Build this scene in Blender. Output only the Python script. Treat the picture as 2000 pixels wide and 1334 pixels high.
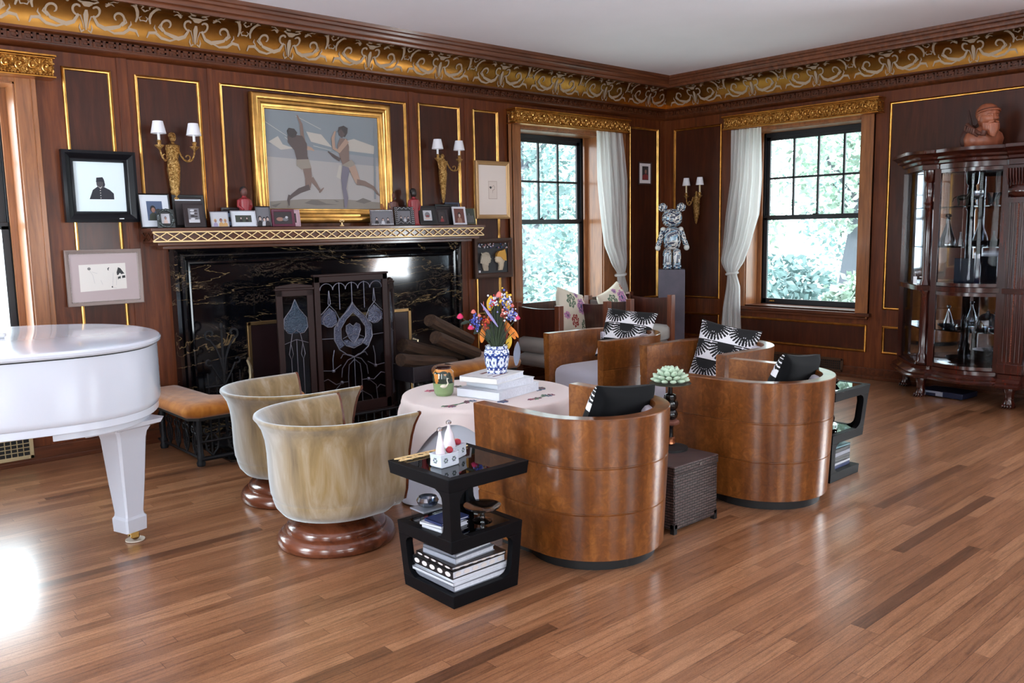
import bpy, math, random
from mathutils import Matrix, Vector
PI = math.pi
random.seed(7)
for _o in list(bpy.data.objects):
    bpy.data.objects.remove(_o)
SC = bpy.context.scene
COL = SC.collection

# ------------------------------------------------------------------ camera, world, lights, exposure
cam_d = bpy.data.cameras.new('camera')
cam = bpy.data.objects.new('camera', cam_d)
COL.objects.link(cam)
cam_d.sensor_width = 36.0
cam_d.lens = 1644.32 / 2000 * 36.0
cam_d.clip_start = 0.05
cam_d.clip_end = 200
_r = Vector((0.7468264, -0.6647737, -0.0180611))
_u = Vector((0.0991774, 0.0844815, 0.9914770))
_f = Vector((0.6575821, 0.7422525, -0.1290235))
cam.matrix_world = Matrix(((_r.x, _u.x, -_f.x, -8.05), (_r.y, _u.y, -_f.y, -6.33), (_r.z, _u.z, -_f.z, 1.5), (0, 0, 0, 1)))
SC.camera = cam
SC.view_settings.view_transform = 'Standard'
SC.view_settings.look = 'None'
SC.view_settings.gamma = 1.0
SC.view_settings.use_curve_mapping = False
SC.view_settings.exposure = 0.1

world = bpy.data.worlds.new('overcast_sky')
SC.world = world
world.use_nodes = True
_wn = world.node_tree.nodes
_bg = _wn['Background']
_bg.inputs['Color'].default_value = (0.86, 0.94, 1.0, 1)
_bg.inputs['Strength'].default_value = 7.0

def window_light(name, loc, rot, sx, sy, power, color=(0.9, 0.95, 1.0), portal=False):
    d = bpy.data.lights.new(name, 'AREA')
    d.shape = 'RECTANGLE'
    d.size = sx
    d.size_y = sy
    d.energy = power
    d.color = color
    if portal:
        d.cycles.is_portal = True
    o = bpy.data.objects.new(name, d)
    o.location = loc
    o.rotation_euler = rot
    COL.objects.link(o)
    return o
# portals at the two windows in view (they emit nothing, they only guide sampling of the sky)
window_light('portal_right_window', (0.45, -1.8, 1.57), (0, PI/2, 0), 1.8, 1.4, 1, portal=True)
window_light('portal_back_window', (-1.77, 0.45, 1.57), (-PI/2, 0, 0), 1.4, 1.8, 1, portal=True)
window_light('daylight_piano_window', (-7.38, 0.50, 1.62), (-PI/2, 0, 0), 1.4, 2.0, 110, (0.86, 0.94, 1.0))  # added emitting panel outside the window, standing in for brighter sky
# daylight added for unseen windows behind and beside the camera, tilted toward the ceiling
window_light('daylight_rear_a', (-6.6, -8.98, 1.55), (PI/2 + 0.5, 0, 0), 1.3, 1.8, 50)
window_light('daylight_rear_b', (-4.0, -8.98, 1.55), (PI/2 + 0.5, 0, 0), 1.3, 1.8, 50)
window_light('daylight_rear_c', (-9.0, -8.98, 1.55), (PI/2 + 0.5, 0, 0), 1.3, 1.8, 50)
window_light('daylight_side', (0.45, -6.0, 1.58), (0, PI/2 + 0.5, 0), 1.8, 1.25, 290)
window_light('daylight_left_a', (-10.55, -2.6, 1.45), (0, -PI/2 - 0.2, 0), 2.0, 1.3, 230, (0.82, 0.92, 1.0))
window_light('daylight_left_b', (-10.55, -6.0, 1.45), (0, -PI/2 - 0.3, 0), 2.0, 1.3, 80)

# ------------------------------------------------------------------ materials
def lin(c):
    out = []
    for v in c:
        v = v / 255.0
        out.append(v / 12.92 if v <= 0.04045 else ((v + 0.055) / 1.055) ** 2.4)
    return tuple(out) + (1.0,)
MATS = {}
class NT:
    def __init__(s, name):
        s.m = bpy.data.materials.new(name)
        s.m.use_nodes = True
        s.t = s.m.node_tree
        s.p = s.t.nodes['Principled BSDF']
        s.co = None
    def n(s, kind, **kw):
        n = s.t.nodes.new(kind)
        for k, v in kw.items():
            setattr(n, k, v)
        return n
    def l(s, a, b):
        s.t.links.new(a, b)
    def coord(s, scale=(1, 1, 1), rot=(0, 0, 0), kind='Object'):
        if s.co is None:
            s.co = s.n('ShaderNodeTexCoord')
        mp = s.n('ShaderNodeMapping')
        mp.inputs['Scale'].default_value = scale
        mp.inputs['Rotation'].default_value = rot
        s.l(s.co.outputs[kind], mp.inputs['Vector'])
        return mp.outputs['Vector']
    def noise(s, vec, scale, detail=4, rough=0.55, dist=0.0):
        t = s.n('ShaderNodeTexNoise')
        t.inputs['Scale'].default_value = scale
        t.inputs['Detail'].default_value = detail
        t.inputs['Roughness'].default_value = rough
        t.inputs['Distortion'].default_value = dist
        s.l(vec, t.inputs['Vector'])
        return t.outputs['Fac']
    def ramp(s, fac, stops):
        r = s.n('ShaderNodeValToRGB')
        e = r.color_ramp.elements
        while len(e) < len(stops):
            e.new(0.5)
        for i, (p, c) in enumerate(stops):
            e[i].position = p
            e[i].color = lin(c) if len(c) == 3 else c
        s.l(fac, r.inputs['Fac'])
        return r.outputs['Color']
    def math(s, op, a, b=None):
        n = s.n('ShaderNodeMath', operation=op)
        for i, v in enumerate((a, b)):
            if v is None:
                continue
            if isinstance(v, (int, float)):
                n.inputs[i].default_value = v
            else:
                s.l(v, n.inputs[i])
        return n.outputs[0]
    def mix(s, fac, a, b):
        n = s.n('ShaderNodeMix', data_type='RGBA')
        for sock, v in ((n.inputs[0], fac), (n.inputs[6], a), (n.inputs[7], b)):
            if isinstance(v, (int, float)):
                sock.default_value = v
            elif isinstance(v, tuple):
                sock.default_value = v
            else:
                s.l(v, sock)
        return n.outputs[2]
    def bump(s, h, strength=0.2, dist=0.01):
        b = s.n('ShaderNodeBump')
        b.inputs['Strength'].default_value = strength
        b.inputs['Distance'].default_value = dist
        s.l(h, b.inputs['Height'])
        s.l(b.outputs['Normal'], s.p.inputs['Normal'])

def plain(name, c, rough=0.5, metal=0.0, coat=0.0, var=0.0, vscale=8, bump=0.0, bscale=60, sheen=0.0, spec=0.5):
    if name in MATS:
        return MATS[name]
    s = NT(name)
    s.p.inputs['Base Color'].default_value = lin(c)
    s.p.inputs['Roughness'].default_value = rough
    s.p.inputs['Metallic'].default_value = metal
    s.p.inputs['Coat Weight'].default_value = coat
    s.p.inputs['Coat Roughness'].default_value = 0.08
    s.p.inputs['Sheen Weight'].default_value = sheen
    s.p.inputs['Specular IOR Level'].default_value = spec
    if var > 0:
        v = s.coord()
        f = s.noise(v, vscale)
        a = tuple(max(0, int(x * (1 - var))) for x in c)
        b = tuple(min(255, int(x * (1 + var))) for x in c)
        s.l(s.ramp(f, [(0.3, a), (0.7, b)]), s.p.inputs['Base Color'])
    if bump > 0:
        s.bump(s.noise(s.coord(), bscale, 3), bump, 0.004)
    MATS[name] = s.m
    return s.m

def wood(name, dark, mid, light, axis='z', rough=0.35, scale=3.0, coat=0.0, stretch=14.0, burl=False, coatr=0.12, spec=0.5):
    s = NT(name)
    sc = {'x': (1, stretch, stretch), 'y': (stretch, 1, stretch), 'z': (stretch, stretch, 1)}[axis]
    v = s.coord(sc)
    f1 = s.noise(v, scale, 6, 0.6, 0.6)
    f2 = s.noise(s.coord(), 1.3, 2)
    f = s.math('ADD', s.math('MULTIPLY', f1, 0.75), s.math('MULTIPLY', f2, 0.25))
    if burl:
        f3 = s.noise(s.coord((1, 1, 1)), 26, 5, 0.6, 1.2)
        f = s.math('ADD', s.math('MULTIPLY', f, 0.6), s.math('MULTIPLY', f3, 0.4))
    c = s.ramp(f, [(0.33, dark), (0.5, mid), (0.68, light)])
    if burl:
        sp = s.n('ShaderNodeSeparateXYZ'); s.l(s.coord(), sp.inputs[0])
        seg = s.math('FLOOR', s.math('MULTIPLY', s.math('ARCTAN2', sp.outputs[1], sp.outputs[0]), 4.1))
        row = s.math('FLOOR', s.math('MULTIPLY', s.math('SUBTRACT', sp.outputs[2], 0.059), 4.76))
        cb = s.n('ShaderNodeCombineXYZ'); s.l(seg, cb.inputs[0]); s.l(row, cb.inputs[1])
        wn = s.n('ShaderNodeTexWhiteNoise', noise_dimensions='2D'); s.l(cb.outputs[0], wn.inputs['Vector'])
        tone = s.ramp(wn.outputs['Value'], [(0.0, (214, 206, 200)), (1.0, (255, 255, 255))])
        mm = s.n('ShaderNodeMix', data_type='RGBA', blend_type='MULTIPLY'); mm.inputs[0].default_value = 1
        s.l(c, mm.inputs[6]); s.l(tone, mm.inputs[7]); c = mm.outputs[2]
    s.l(c, s.p.inputs['Base Color'])
    s.p.inputs['Specular IOR Level'].default_value = spec
    s.p.inputs['Roughness'].default_value = rough
    s.p.inputs['Coat Weight'].default_value = coat
    s.p.inputs['Coat Roughness'].default_value = coatr
    MATS[name] = s.m
    return s.m

W_WALL = wood('walnut_panelling', (66, 28, 9), (90, 41, 15), (114, 58, 24), 'z', 0.4, 2.2, 0.1, 12, coatr=0.2, spec=0.3)
W_FIELD = wood('dark_walnut_field', (44, 17, 7), (60, 25, 11), (78, 35, 16), 'z', 0.4, 2.2, 0.22, 10, coatr=0.12, spec=0.25)
W_RAILX = wood('walnut_rail', (58, 25, 10), (80, 38, 16), (102, 52, 25), 'x', 0.4, 2.2, 0.1, 12, coatr=0.2, spec=0.3)
W_CROWN = wood('walnut_cornice', (70, 34, 18), (98, 52, 30), (124, 70, 42), 'x', 0.4, 2.2, 0.2, 12)
W_CASE = wood('oak_casing', (104, 60, 30), (136, 82, 44), (160, 102, 58), 'z', 0.35, 2.6, 0.3, 12)
W_BURL = wood('burl_veneer', (82, 42, 15), (122, 70, 28), (164, 104, 50), 'z', 0.3, 2.0, 0.4, 5, burl=True, coatr=0.1)
W_CHAIR = wood('dark_mahogany', (38, 14, 9), (58, 24, 16), (84, 40, 26), 'z', 0.3, 2.5, 0.4, 12)
W_POST = wood('mahogany_post', (74, 34, 18), (104, 52, 30), (130, 72, 44), 'z', 0.35, 2.5, 0.3, 14)
W_TURN = wood('turned_mahogany', (62, 26, 14), (86, 42, 24), (112, 60, 38), 'x', 0.25, 2.2, 0.5, 6)
W_CAB = wood('cherry_cabinet', (34, 10, 6), (54, 18, 11), (80, 30, 18), 'z', 0.22, 2.5, 0.7, 10)
W_LOG = wood('split_firewood', (40, 26, 18), (62, 42, 29), (88, 62, 44), 'x', 0.95, 4, 0, 10)
W_BUST = wood('carved_wood', (110, 56, 34), (142, 78, 52), (168, 100, 70), 'z', 0.42, 2.5, 0.15, 5)
W_SHELF = wood('mantel_wood', (60, 30, 16), (84, 44, 26), (104, 58, 36), 'x', 0.3, 2.5, 0.5, 12)

GOLD = plain('gilt', (196, 138, 66), 0.28, 1.0, var=0.12, vscale=14)
GOLD_LEAF = plain('gilt_bright', (214, 164, 92), 0.3, 1.0, var=0.12, vscale=10)
GOLD_LAT = plain('gilt_lattice', (246, 212, 156), 0.4, 0.2)
BRASS = plain('brass', (200, 160, 90), 0.25, 1.0)
BRONZE = plain('gilt_bronze', (196, 156, 100), 0.3, 1.0, bump=0.6, bscale=90)
IRON = plain('wrought_iron', (26, 26, 30), 0.5, 0.6, bump=0.3)
BLACK = plain('black_lacquer', (9, 8, 10), 0.2, 0, coat=0.2)
BLACKM = plain('matte_black', (16, 15, 17), 0.6)
NAVY = plain('black_wood_table', (8, 8, 12), 0.5, 0, spec=0.12)
WHITE = plain('white_paper', (232, 232, 236), 0.8)
PAPER = plain('book_pages', (206, 208, 218), 0.85, var=0.04, vscale=90)
SHADE = plain('white_lampshade', (222, 220, 226), 0.9)
CANDLE = plain('candle_sleeve', (214, 196, 158), 0.7)
CREAMW = plain('cream_card', (226, 218, 212), 0.85)
PIANO = plain('white_piano_lacquer', (204, 208, 220), 0.2, 0, coat=0.6)
SASH = plain('black_window_sash', (20, 24, 30), 0.4)
CEIL = plain('ceiling_plaster', (246, 240, 248), 0.9, var=0.01, vscale=1.5)
GREYUP = plain('grey_linen', (176, 172, 184), 0.95, sheen=0.3, bump=0.25, bscale=300)
TAUPE = plain('taupe_seat', (150, 142, 136), 0.95, sheen=0.2, bump=0.25, bscale=300)
CHAR = plain('charcoal_velvet', (8, 8, 11), 0.9, spec=0.2)
PINKRED = plain('red_figure', (140, 44, 50), 0.4)
DARKSKIN = plain('dark_figure', (38, 28, 26), 0.4)
TERRA = plain('brown_figure', (98, 60, 54), 0.5)
CHROME = plain('chrome', (210, 210, 216), 0.08, 1.0)

def glass(name, tint=(255, 255, 255), refl=0.1, rough=0.02, boost=1.45):
    s = NT(name)
    t = s.t
    t.nodes.remove(s.p)
    out = t.nodes['Material Output']
    tr = s.n('ShaderNodeBsdfTransparent')
    tr.inputs['Color'].default_value = lin(tint)
    gl = s.n('ShaderNodeBsdfGlossy')
    gl.inputs['Roughness'].default_value = rough
    fr = s.n('ShaderNodeFresnel')
    fr.inputs['IOR'].default_value = boost
    mx = s.n('ShaderNodeMixShader')
    a = s.math('ADD', fr.outputs[0], refl)
    s.l(a, mx.inputs[0])
    s.l(tr.outputs[0], mx.inputs[1])
    s.l(gl.outputs[0], mx.inputs[2])
    s.l(mx.outputs[0], out.inputs['Surface'])
    MATS[name] = s.m
    return s.m
GLASS = glass('window_glass', (246, 252, 252), 0.0)
GLASSC = glass('cabinet_glass', (238, 242, 244), 0.0, boost=1.22)
CRYSTAL = glass('cut_crystal', (206, 216, 228), 0.3, 0.12)
GLASST = glass('dark_table_glass', (40, 44, 50), 0.06, 0.02)
LEADG = glass('leaded_glass', (120, 132, 150), 0.0, 0.08)
MIRROR = plain('mirror_back', (200, 204, 210), 0.03, 1.0)

def textured_pane(name, c):
    s = NT(name)
    s.p.inputs['Base Color'].default_value = lin(c)
    s.p.inputs['Roughness'].default_value = 0.15
    s.p.inputs['Transmission Weight'].default_value = 0.35
    v = s.n('ShaderNodeTexVoronoi')
    v.inputs['Scale'].default_value = 110
    s.l(s.coord(), v.inputs['Vector'])
    s.bump(v.outputs['Distance'], 1.0, 0.01)
    MATS[name] = s.m
    return s.m
ROUGHG = textured_pane('pebbled_glass', (96, 100, 124))
BLUEG = textured_pane('blue_pebbled_glass', (66, 84, 104))

def m_marble():
    s = NT('black_gold_vein_marble')
    v = s.coord((0.45, 1, 1.9))
    w = s.noise(v, 1.1, 6, 0.62, 0.9)
    r = s.math('ABSOLUTE', s.math('SUBTRACT', w, 0.5))
    w2 = s.noise(s.coord((0.7, 1, 1.6)), 5, 8, 0.75, 2.2)
    r2 = s.math('ABSOLUTE', s.math('SUBTRACT', w2, 0.52))
    vein1 = s.ramp(r, [(0.0, (124, 104, 74)), (0.002, (50, 40, 28)), (0.005, (8, 8, 12))])
    vein2 = s.ramp(r2, [(0.0, (120, 102, 80)), (0.006, (26, 22, 22)), (0.014, (0, 0, 0))])
    gate = s.ramp(s.noise(s.coord((1, 1, 3)), 2.0, 2), [(0.50, (0, 0, 0)), (0.62, (255, 255, 255))])
    v2 = s.n('ShaderNodeMix', data_type='RGBA', blend_type='MULTIPLY')
    v2.inputs[0].default_value = 1
    s.l(vein2, v2.inputs[6]); s.l(gate, v2.inputs[7])
    ad = s.n('ShaderNodeMix', data_type='RGBA', blend_type='ADD')
    ad.inputs[0].default_value = 1
    s.l(vein1, ad.inputs[6]); s.l(v2.outputs[2], ad.inputs[7])
    s.l(ad.outputs[2], s.p.inputs['Base Color'])
    s.p.inputs['Roughness'].default_value = 0.07
    return s.m
MARBLE = m_marble()

def m_floor():
    s = NT('oak_strip_floor')
    if s.co is None:
        s.co = s.n('ShaderNodeTexCoord')
    sep = s.n('ShaderNodeSeparateXYZ')
    s.l(s.co.outputs['Object'], sep.inputs[0])
    W = 0.057
    row = s.math('FLOOR', s.math('DIVIDE', sep.outputs[1], W))
    wn = s.n('ShaderNodeTexWhiteNoise', noise_dimensions='1D')
    s.l(row, wn.inputs['W'])
    xs = s.math('ADD', sep.outputs[0], s.math('MULTIPLY', wn.outputs['Value'], 9.0))
    col = s.math('FLOOR', s.math('DIVIDE', xs, 1.15))
    cb = s.n('ShaderNodeCombineXYZ')
    s.l(row, cb.inputs[0]); s.l(col, cb.inputs[1])
    wn2 = s.n('ShaderNodeTexWhiteNoise', noise_dimensions='2D')
    s.l(cb.outputs[0], wn2.inputs['Vector'])
    base = s.ramp(wn2.outputs['Value'], [(0.0, (106, 70, 48)), (0.05, (138, 94, 65)), (0.5, (157, 109, 77)), (1.0, (176, 128, 94))])
    # grain: fine streaks along the board plus ray fleck
    cb2 = s.n('ShaderNodeCombineXYZ')
    s.l(s.math('MULTIPLY', xs, 2.2), cb2.inputs[0])
    s.l(s.math('MULTIPLY', sep.outputs[1], 42.0), cb2.inputs[1])
    s.l(s.math('MULTIPLY', wn2.outputs['Value'], 30.0), cb2.inputs[2])
    g = s.noise(cb2.outputs[0], 1.6, 6, 0.65, 0.8)
    grain = s.ramp(g, [(0.3, (176, 168, 160)), (0.52, (236, 232, 228)), (0.7, (255, 255, 255))])
    cb3 = s.n('ShaderNodeCombineXYZ')
    s.l(s.math('MULTIPLY', xs, 16.0), cb3.inputs[0])
    s.l(s.math('MULTIPLY', sep.outputs[1], 26.0), cb3.inputs[1])
    s.l(s.math('MULTIPLY', wn2.outputs['Value'], 90.0), cb3.inputs[2])
    wv = s.noise(cb3.outputs[0], 2.2, 3, 0.5, 3.0)
    fleck = s.ramp(wv, [(0.44, (255, 255, 255)), (0.5, (206, 194, 184)), (0.56, (255, 255, 255))])
    m1 = s.n('ShaderNodeMix', data_type='RGBA', blend_type='MULTIPLY'); m1.inputs[0].default_value = 1
    s.l(base, m1.inputs[6]); s.l(grain, m1.inputs[7])
    m2 = s.n('ShaderNodeMix', data_type='RGBA', blend_type='MULTIPLY'); m2.inputs[0].default_value = 0.7
    s.l(m1.outputs[2], m2.inputs[6]); s.l(fleck, m2.inputs[7])
    # seams
    fr = s.math('FRACT', s.math('DIVIDE', sep.outputs[1], W))
    e = s.math('MINIMUM', fr, s.math('SUBTRACT', 1.0, fr))
    fx = s.math('FRACT', s.math('DIVIDE', xs, 1.15))
    ex = s.math('MULTIPLY', s.math('MINIMUM', fx, s.math('SUBTRACT', 1.0, fx)), 20.0)
    ee = s.math('MINIMUM', e, ex)
    seam = s.ramp(ee, [(0.0, (120, 96, 84)), (0.025, (255, 255, 255))])
    m3 = s.n('ShaderNodeMix', data_type='RGBA', blend_type='MULTIPLY'); m3.inputs[0].default_value = 1
    s.l(m2.outputs[2], m3.inputs[6]); s.l(seam, m3.inputs[7])
    s.l(m3.outputs[2], s.p.inputs['Base Color'])
    s.p.inputs['Roughness'].default_value = 0.3
    s.p.inputs['Coat Weight'].default_value = 0.5
    s.p.inputs['Coat Roughness'].default_value = 0.2
    s.bump(g, 0.05, 0.002)
    return s.m
FLOORM = m_floor()

def m_velvet(name, dark, light, gold, sh=1.0):
    s = NT(name)
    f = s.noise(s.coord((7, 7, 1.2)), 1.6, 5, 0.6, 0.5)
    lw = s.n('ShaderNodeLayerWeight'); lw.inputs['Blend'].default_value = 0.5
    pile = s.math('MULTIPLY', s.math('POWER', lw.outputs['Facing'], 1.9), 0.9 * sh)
    s.l(s.mix(pile, s.ramp(f, [(0.3, dark), (0.5, gold), (0.72, light)]), lin((196, 203, 210))), s.p.inputs['Base Color'])  # pale cool sheen at grazing angles painted into the base colour
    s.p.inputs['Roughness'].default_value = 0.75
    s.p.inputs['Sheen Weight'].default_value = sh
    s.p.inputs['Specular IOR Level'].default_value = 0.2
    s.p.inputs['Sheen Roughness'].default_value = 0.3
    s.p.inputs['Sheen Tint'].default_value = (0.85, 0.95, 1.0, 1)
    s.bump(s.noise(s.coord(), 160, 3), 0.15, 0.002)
    return s.m
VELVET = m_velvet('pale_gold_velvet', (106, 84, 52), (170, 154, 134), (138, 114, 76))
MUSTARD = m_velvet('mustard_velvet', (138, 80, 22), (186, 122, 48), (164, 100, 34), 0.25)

def m_curtain():
    s = NT('sheer_white_curtain')
    t = s.t
    out = t.nodes['Material Output']
    t.nodes.remove(s.p)
    di = s.n('ShaderNodeBsdfDiffuse'); di.inputs['Color'].default_value = (0.86, 0.86, 0.86, 1)
    tl = s.n('ShaderNodeBsdfTranslucent'); tl.inputs['Color'].default_value = (0.86, 0.86, 0.84, 1)
    tr = s.n('ShaderNodeBsdfTransparent')
    m1 = s.n('ShaderNodeMixShader'); m1.inputs[0].default_value = 0.6
    s.l(di.outputs[0], m1.inputs[1]); s.l(tl.outputs[0], m1.inputs[2])
    m2 = s.n('ShaderNodeMixShader'); m2.inputs[0].default_value = 0.12
    s.l(m1.outputs[0], m2.inputs[1]); s.l(tr.outputs[0], m2.inputs[2])
    s.l(m2.outputs[0], out.inputs['Surface'])
    return s.m
CURTAIN = m_curtain()

def m_cove():
    s = NT('gilded_cove')
    f = s.noise(s.coord((1, 1, 1)), 2.2, 4)
    s.l(s.ramp(f, [(0.3, (132, 86, 34)), (0.7, (172, 122, 60))]), s.p.inputs['Base Color'])
    s.p.inputs['Metallic'].default_value = 1.0
    s.p.inputs['Roughness'].default_value = 0.33
    return s.m
COVE = m_cove()
COVEORN = plain('silvery_stencil', (168, 146, 124), 0.6, 0.3)

def m_wicker():
    s = NT('dark_wicker')
    b = s.n('ShaderNodeTexBrick')
    b.inputs['Scale'].default_value = 1.0
    b.inputs['Brick Width'].default_value = 0.04
    b.inputs['Row Height'].default_value = 0.014
    b.inputs['Mortar Size'].default_value = 0.003
    b.inputs['Mortar Smooth'].default_value = 0.6
    b.inputs['Color1'].default_value = lin((62, 48, 48)); b.inputs['Color2'].default_value = lin((84, 66, 64))
    b.inputs['Mortar'].default_value = lin((14, 10, 10))
    mp = s.coord((1, 1, 1), (0, 0, 0))
    sep = s.n('ShaderNodeSeparateXYZ'); s.l(mp, sep.inputs[0])
    cb = s.n('ShaderNodeCombineXYZ')
    s.l(s.math('ADD', sep.outputs[0], sep.outputs[1]), cb.inputs[0]); s.l(sep.outputs[2], cb.inputs[1])
    s.l(cb.outputs[0], b.inputs['Vector'])
    s.l(b.outputs['Color'], s.p.inputs['Base Color'])
    s.p.inputs['Roughness'].default_value = 0.45
    inv = s.math('SUBTRACT', 1.0, b.outputs['Fac'])
    s.bump(inv, 0.8, 0.004)
    return s.m
WICKER = m_wicker()

def m_bronze():
    s = NT('gilt_bronze_figure')
    f = s.noise(s.coord(), 75, 5, 0.6, 1.0)
    s.l(s.ramp(f, [(0.36, (110, 74, 34)), (0.5, (190, 146, 84)), (0.64, (236, 200, 140))]), s.p.inputs['Base Color'])  # crevice shade put into the colour, dark where the bump is low
    s.p.inputs['Metallic'].default_value = 1.0
    s.p.inputs['Roughness'].default_value = 0.3
    s.bump(f, 1.0, 0.012)
    return s.m
BRONZE = m_bronze()

def m_carved():
    s = NT('carved_gilt_valance')
    f = s.noise(s.coord(), 42, 4, 0.6, 1.5)
    s.l(s.ramp(f, [(0.35, (92, 50, 16)), (0.5, (178, 116, 46)), (0.66, (232, 184, 104))]), s.p.inputs['Base Color'])
    s.p.inputs['Metallic'].default_value = 0.9
    s.p.inputs['Roughness'].default_value = 0.36
    s.bump(f, 1.0, 0.02)
    return s.m
CARVED = m_carved()

# ------------------------------------------------------------------ mesh builder
class MB:
    def __init__(s):
        s.v = []; s.f = []; s.m = []
        s.T = None
    def add(s, vs, fs, mi=0):
        k = len(s.v)
        if s.T is not None:
            vs = [tuple(s.T @ Vector(p)) for p in vs]
        s.v += [tuple(p) for p in vs]
        for i, f in enumerate(fs):
            s.f.append([k + a for a in f])
            s.m.append(mi[i] if isinstance(mi, list) else mi)
        return s
    def box(s, x0, y0, z0, x1, y1, z1, mi=0):
        vs = [(x0, y0, z0), (x1, y0, z0), (x1, y1, z0), (x0, y1, z0), (x0, y0, z1), (x1, y0, z1), (x1, y1, z1), (x0, y1, z1)]
        return s.add(vs, [(0, 3, 2, 1), (4, 5, 6, 7), (0, 1, 5, 4), (1, 2, 6, 5), (2, 3, 7, 6), (3, 0, 4, 7)], mi)
    def cbox(s, c, d, mi=0, rz=0.0):
        x, y, z = c; a, b, h = d[0] / 2, d[1] / 2, d[2] / 2
        old = s.T
        M = Matrix.Translation((x, y, z)) @ Matrix.Rotation(rz, 4, 'Z')
        s.T = M if old is None else old @ M
        s.box(-a, -b, -h, a, b, h, mi)
        s.T = old
        return s
    def frustum(s, c, z0, z1, a0, b0, a1, b1, mi=0):
        x, y = c
        vs = [(x + i * a0, y + j * b0, z0) for i, j in ((-1, -1), (1, -1), (1, 1), (-1, 1))] + [(x + i * a1, y + j * b1, z1) for i, j in ((-1, -1), (1, -1), (1, 1), (-1, 1))]
        return s.add(vs, [(0, 3, 2, 1), (4, 5, 6, 7), (0, 1, 5, 4), (1, 2, 6, 5), (2, 3, 7, 6), (3, 0, 4, 7)], mi)
    def lathe(s, prof, n=24, c=(0, 0, 0), mi=0, cap=True, wob=None):
        vs = []; fs = []
        for (r, z) in prof:
            for i in range(n):
                a = 2 * PI * i / n
                k = r * (1 + (wob(a, z) if wob else 0))
                vs.append((c[0] + k * math.cos(a), c[1] + k * math.sin(a), c[2] + z))
        for j in range(len(prof) - 1):
            for i in range(n):
                fs.append((j * n + i, j * n + (i + 1) % n, (j + 1) * n + (i + 1) % n, (j + 1) * n + i))
        if cap:
            fs.append(tuple(range(n - 1, -1, -1)))
            fs.append(tuple((len(prof) - 1) * n + i for i in range(n)))
        return s.add(vs, fs, mi)
    def tube(s, pts, r, n=8, mi=0, cap=True, closed=False, flat=1.0):
        pts = [Vector(p) for p in pts]
        N = len(pts)
        rr = r if isinstance(r, (list, tuple)) else [r] * N
        vs = []; fs = []
        up = None
        for i in range(N):
            if closed:
                t = pts[(i + 1) % N] - pts[i - 1]
            else:
                t = pts[min(i + 1, N - 1)] - pts[max(i - 1, 0)]
            if t.length < 1e-9:
                t = Vector((0, 0, 1))
            t.normalize()
            if up is None:
                up = Vector((0, 0, 1)) if abs(t.z) < 0.9 else Vector((0, 1, 0))
            a = t.cross(up)
            if a.length < 1e-6:
                a = t.cross(Vector((1, 0, 0)))
            a.normalize()
            b = a.cross(t).normalized()
            up = b
            for k in range(n):
                w = 2 * PI * k / n
                vs.append(tuple(pts[i] + a * (rr[i] * math.cos(w) * flat) + b * (rr[i] * math.sin(w))))
        for i in range(N - 1 + (1 if closed else 0)):
            j = (i + 1) % N
            for k in range(n):
                fs.append((i * n + k, i * n + (k + 1) % n, j * n + (k + 1) % n, j * n + k))
        if cap and not closed:
            fs.append(tuple(range(n - 1, -1, -1)))
            fs.append(tuple((N - 1) * n + k for k in range(n)))
        return s.add(vs, fs, mi)
    def prism(s, poly, z0, z1, mi=0, ax='z'):
        n = len(poly)
        def P(a, b, c):
            return {'z': (a, b, c), 'y': (a, c, b), 'x': (c, a, b)}[ax]
        vs = [P(x, y, z0) for x, y in poly] + [P(x, y, z1) for x, y in poly]
        fs = [tuple(range(n - 1, -1, -1)), tuple(range(n, 2 * n))]
        for i in range(n):
            j = (i + 1) % n
            fs.append((i, j, n + j, n + i))
        return s.add(vs, fs, mi)
    def ball(s, c, r, nu=14, nv=9, mi=0, fn=None):
        if isinstance(r, (int, float)):
            r = (r, r, r)
        vs = []; fs = []
        for j in range(nv + 1):
            th = PI * j / nv
            for i in range(nu):
                ph = 2 * PI * i / nu
                d = (math.sin(th) * math.cos(ph), math.sin(th) * math.sin(ph), math.cos(th))
                k = fn(d) if fn else 1.0
                vs.append((c[0] + r[0] * d[0] * k, c[1] + r[1] * d[1] * k, c[2] + r[2] * d[2] * k))
        for j in range(nv):
            for i in range(nu):
                fs.append((j * nu + i, (j + 1) * nu + i, (j + 1) * nu + (i + 1) % nu, j * nu + (i + 1) % nu))
        return s.add(vs, fs, mi)
    def grid(s, fn, nu, nv, mi=0, mfn=None, wrap=False):
        vs = []; fs = []; ms = []
        W = nu if wrap else nu + 1
        for j in range(nv + 1):
            for i in range(W):
                vs.append(fn(i / nu, j / nv))
        for j in range(nv):
            for i in range(nu):
                a = j * W + i; b = j * W + (i + 1) % W
                fs.append((a, b, b + W, a + W))
                ms.append(mfn((i + .5) / nu, (j + .5) / nv) if mfn else mi)
        return s.add(vs, fs, ms)
    def rings(s, rings, mi=0, cap0=True, cap1=True, closed=True):
        n = len(rings[0]); vs = [p for r in rings for p in r]; fs = []
        for j in range(len(rings) - 1):
            for i in range(n if closed else n - 1):
                k = (i + 1) % n
                fs.append((j * n + i, j * n + k, (j + 1) * n + k, (j + 1) * n + i))
        if cap0:
            fs.append(tuple(range(n - 1, -1, -1)))
        if cap1:
            fs.append(tuple((len(rings) - 1) * n + i for i in range(n)))
        return s.add(vs, fs, mi)
    def poly(s, pts, mi=0):
        return s.add(pts, [tuple(range(len(pts)))], mi)
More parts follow.
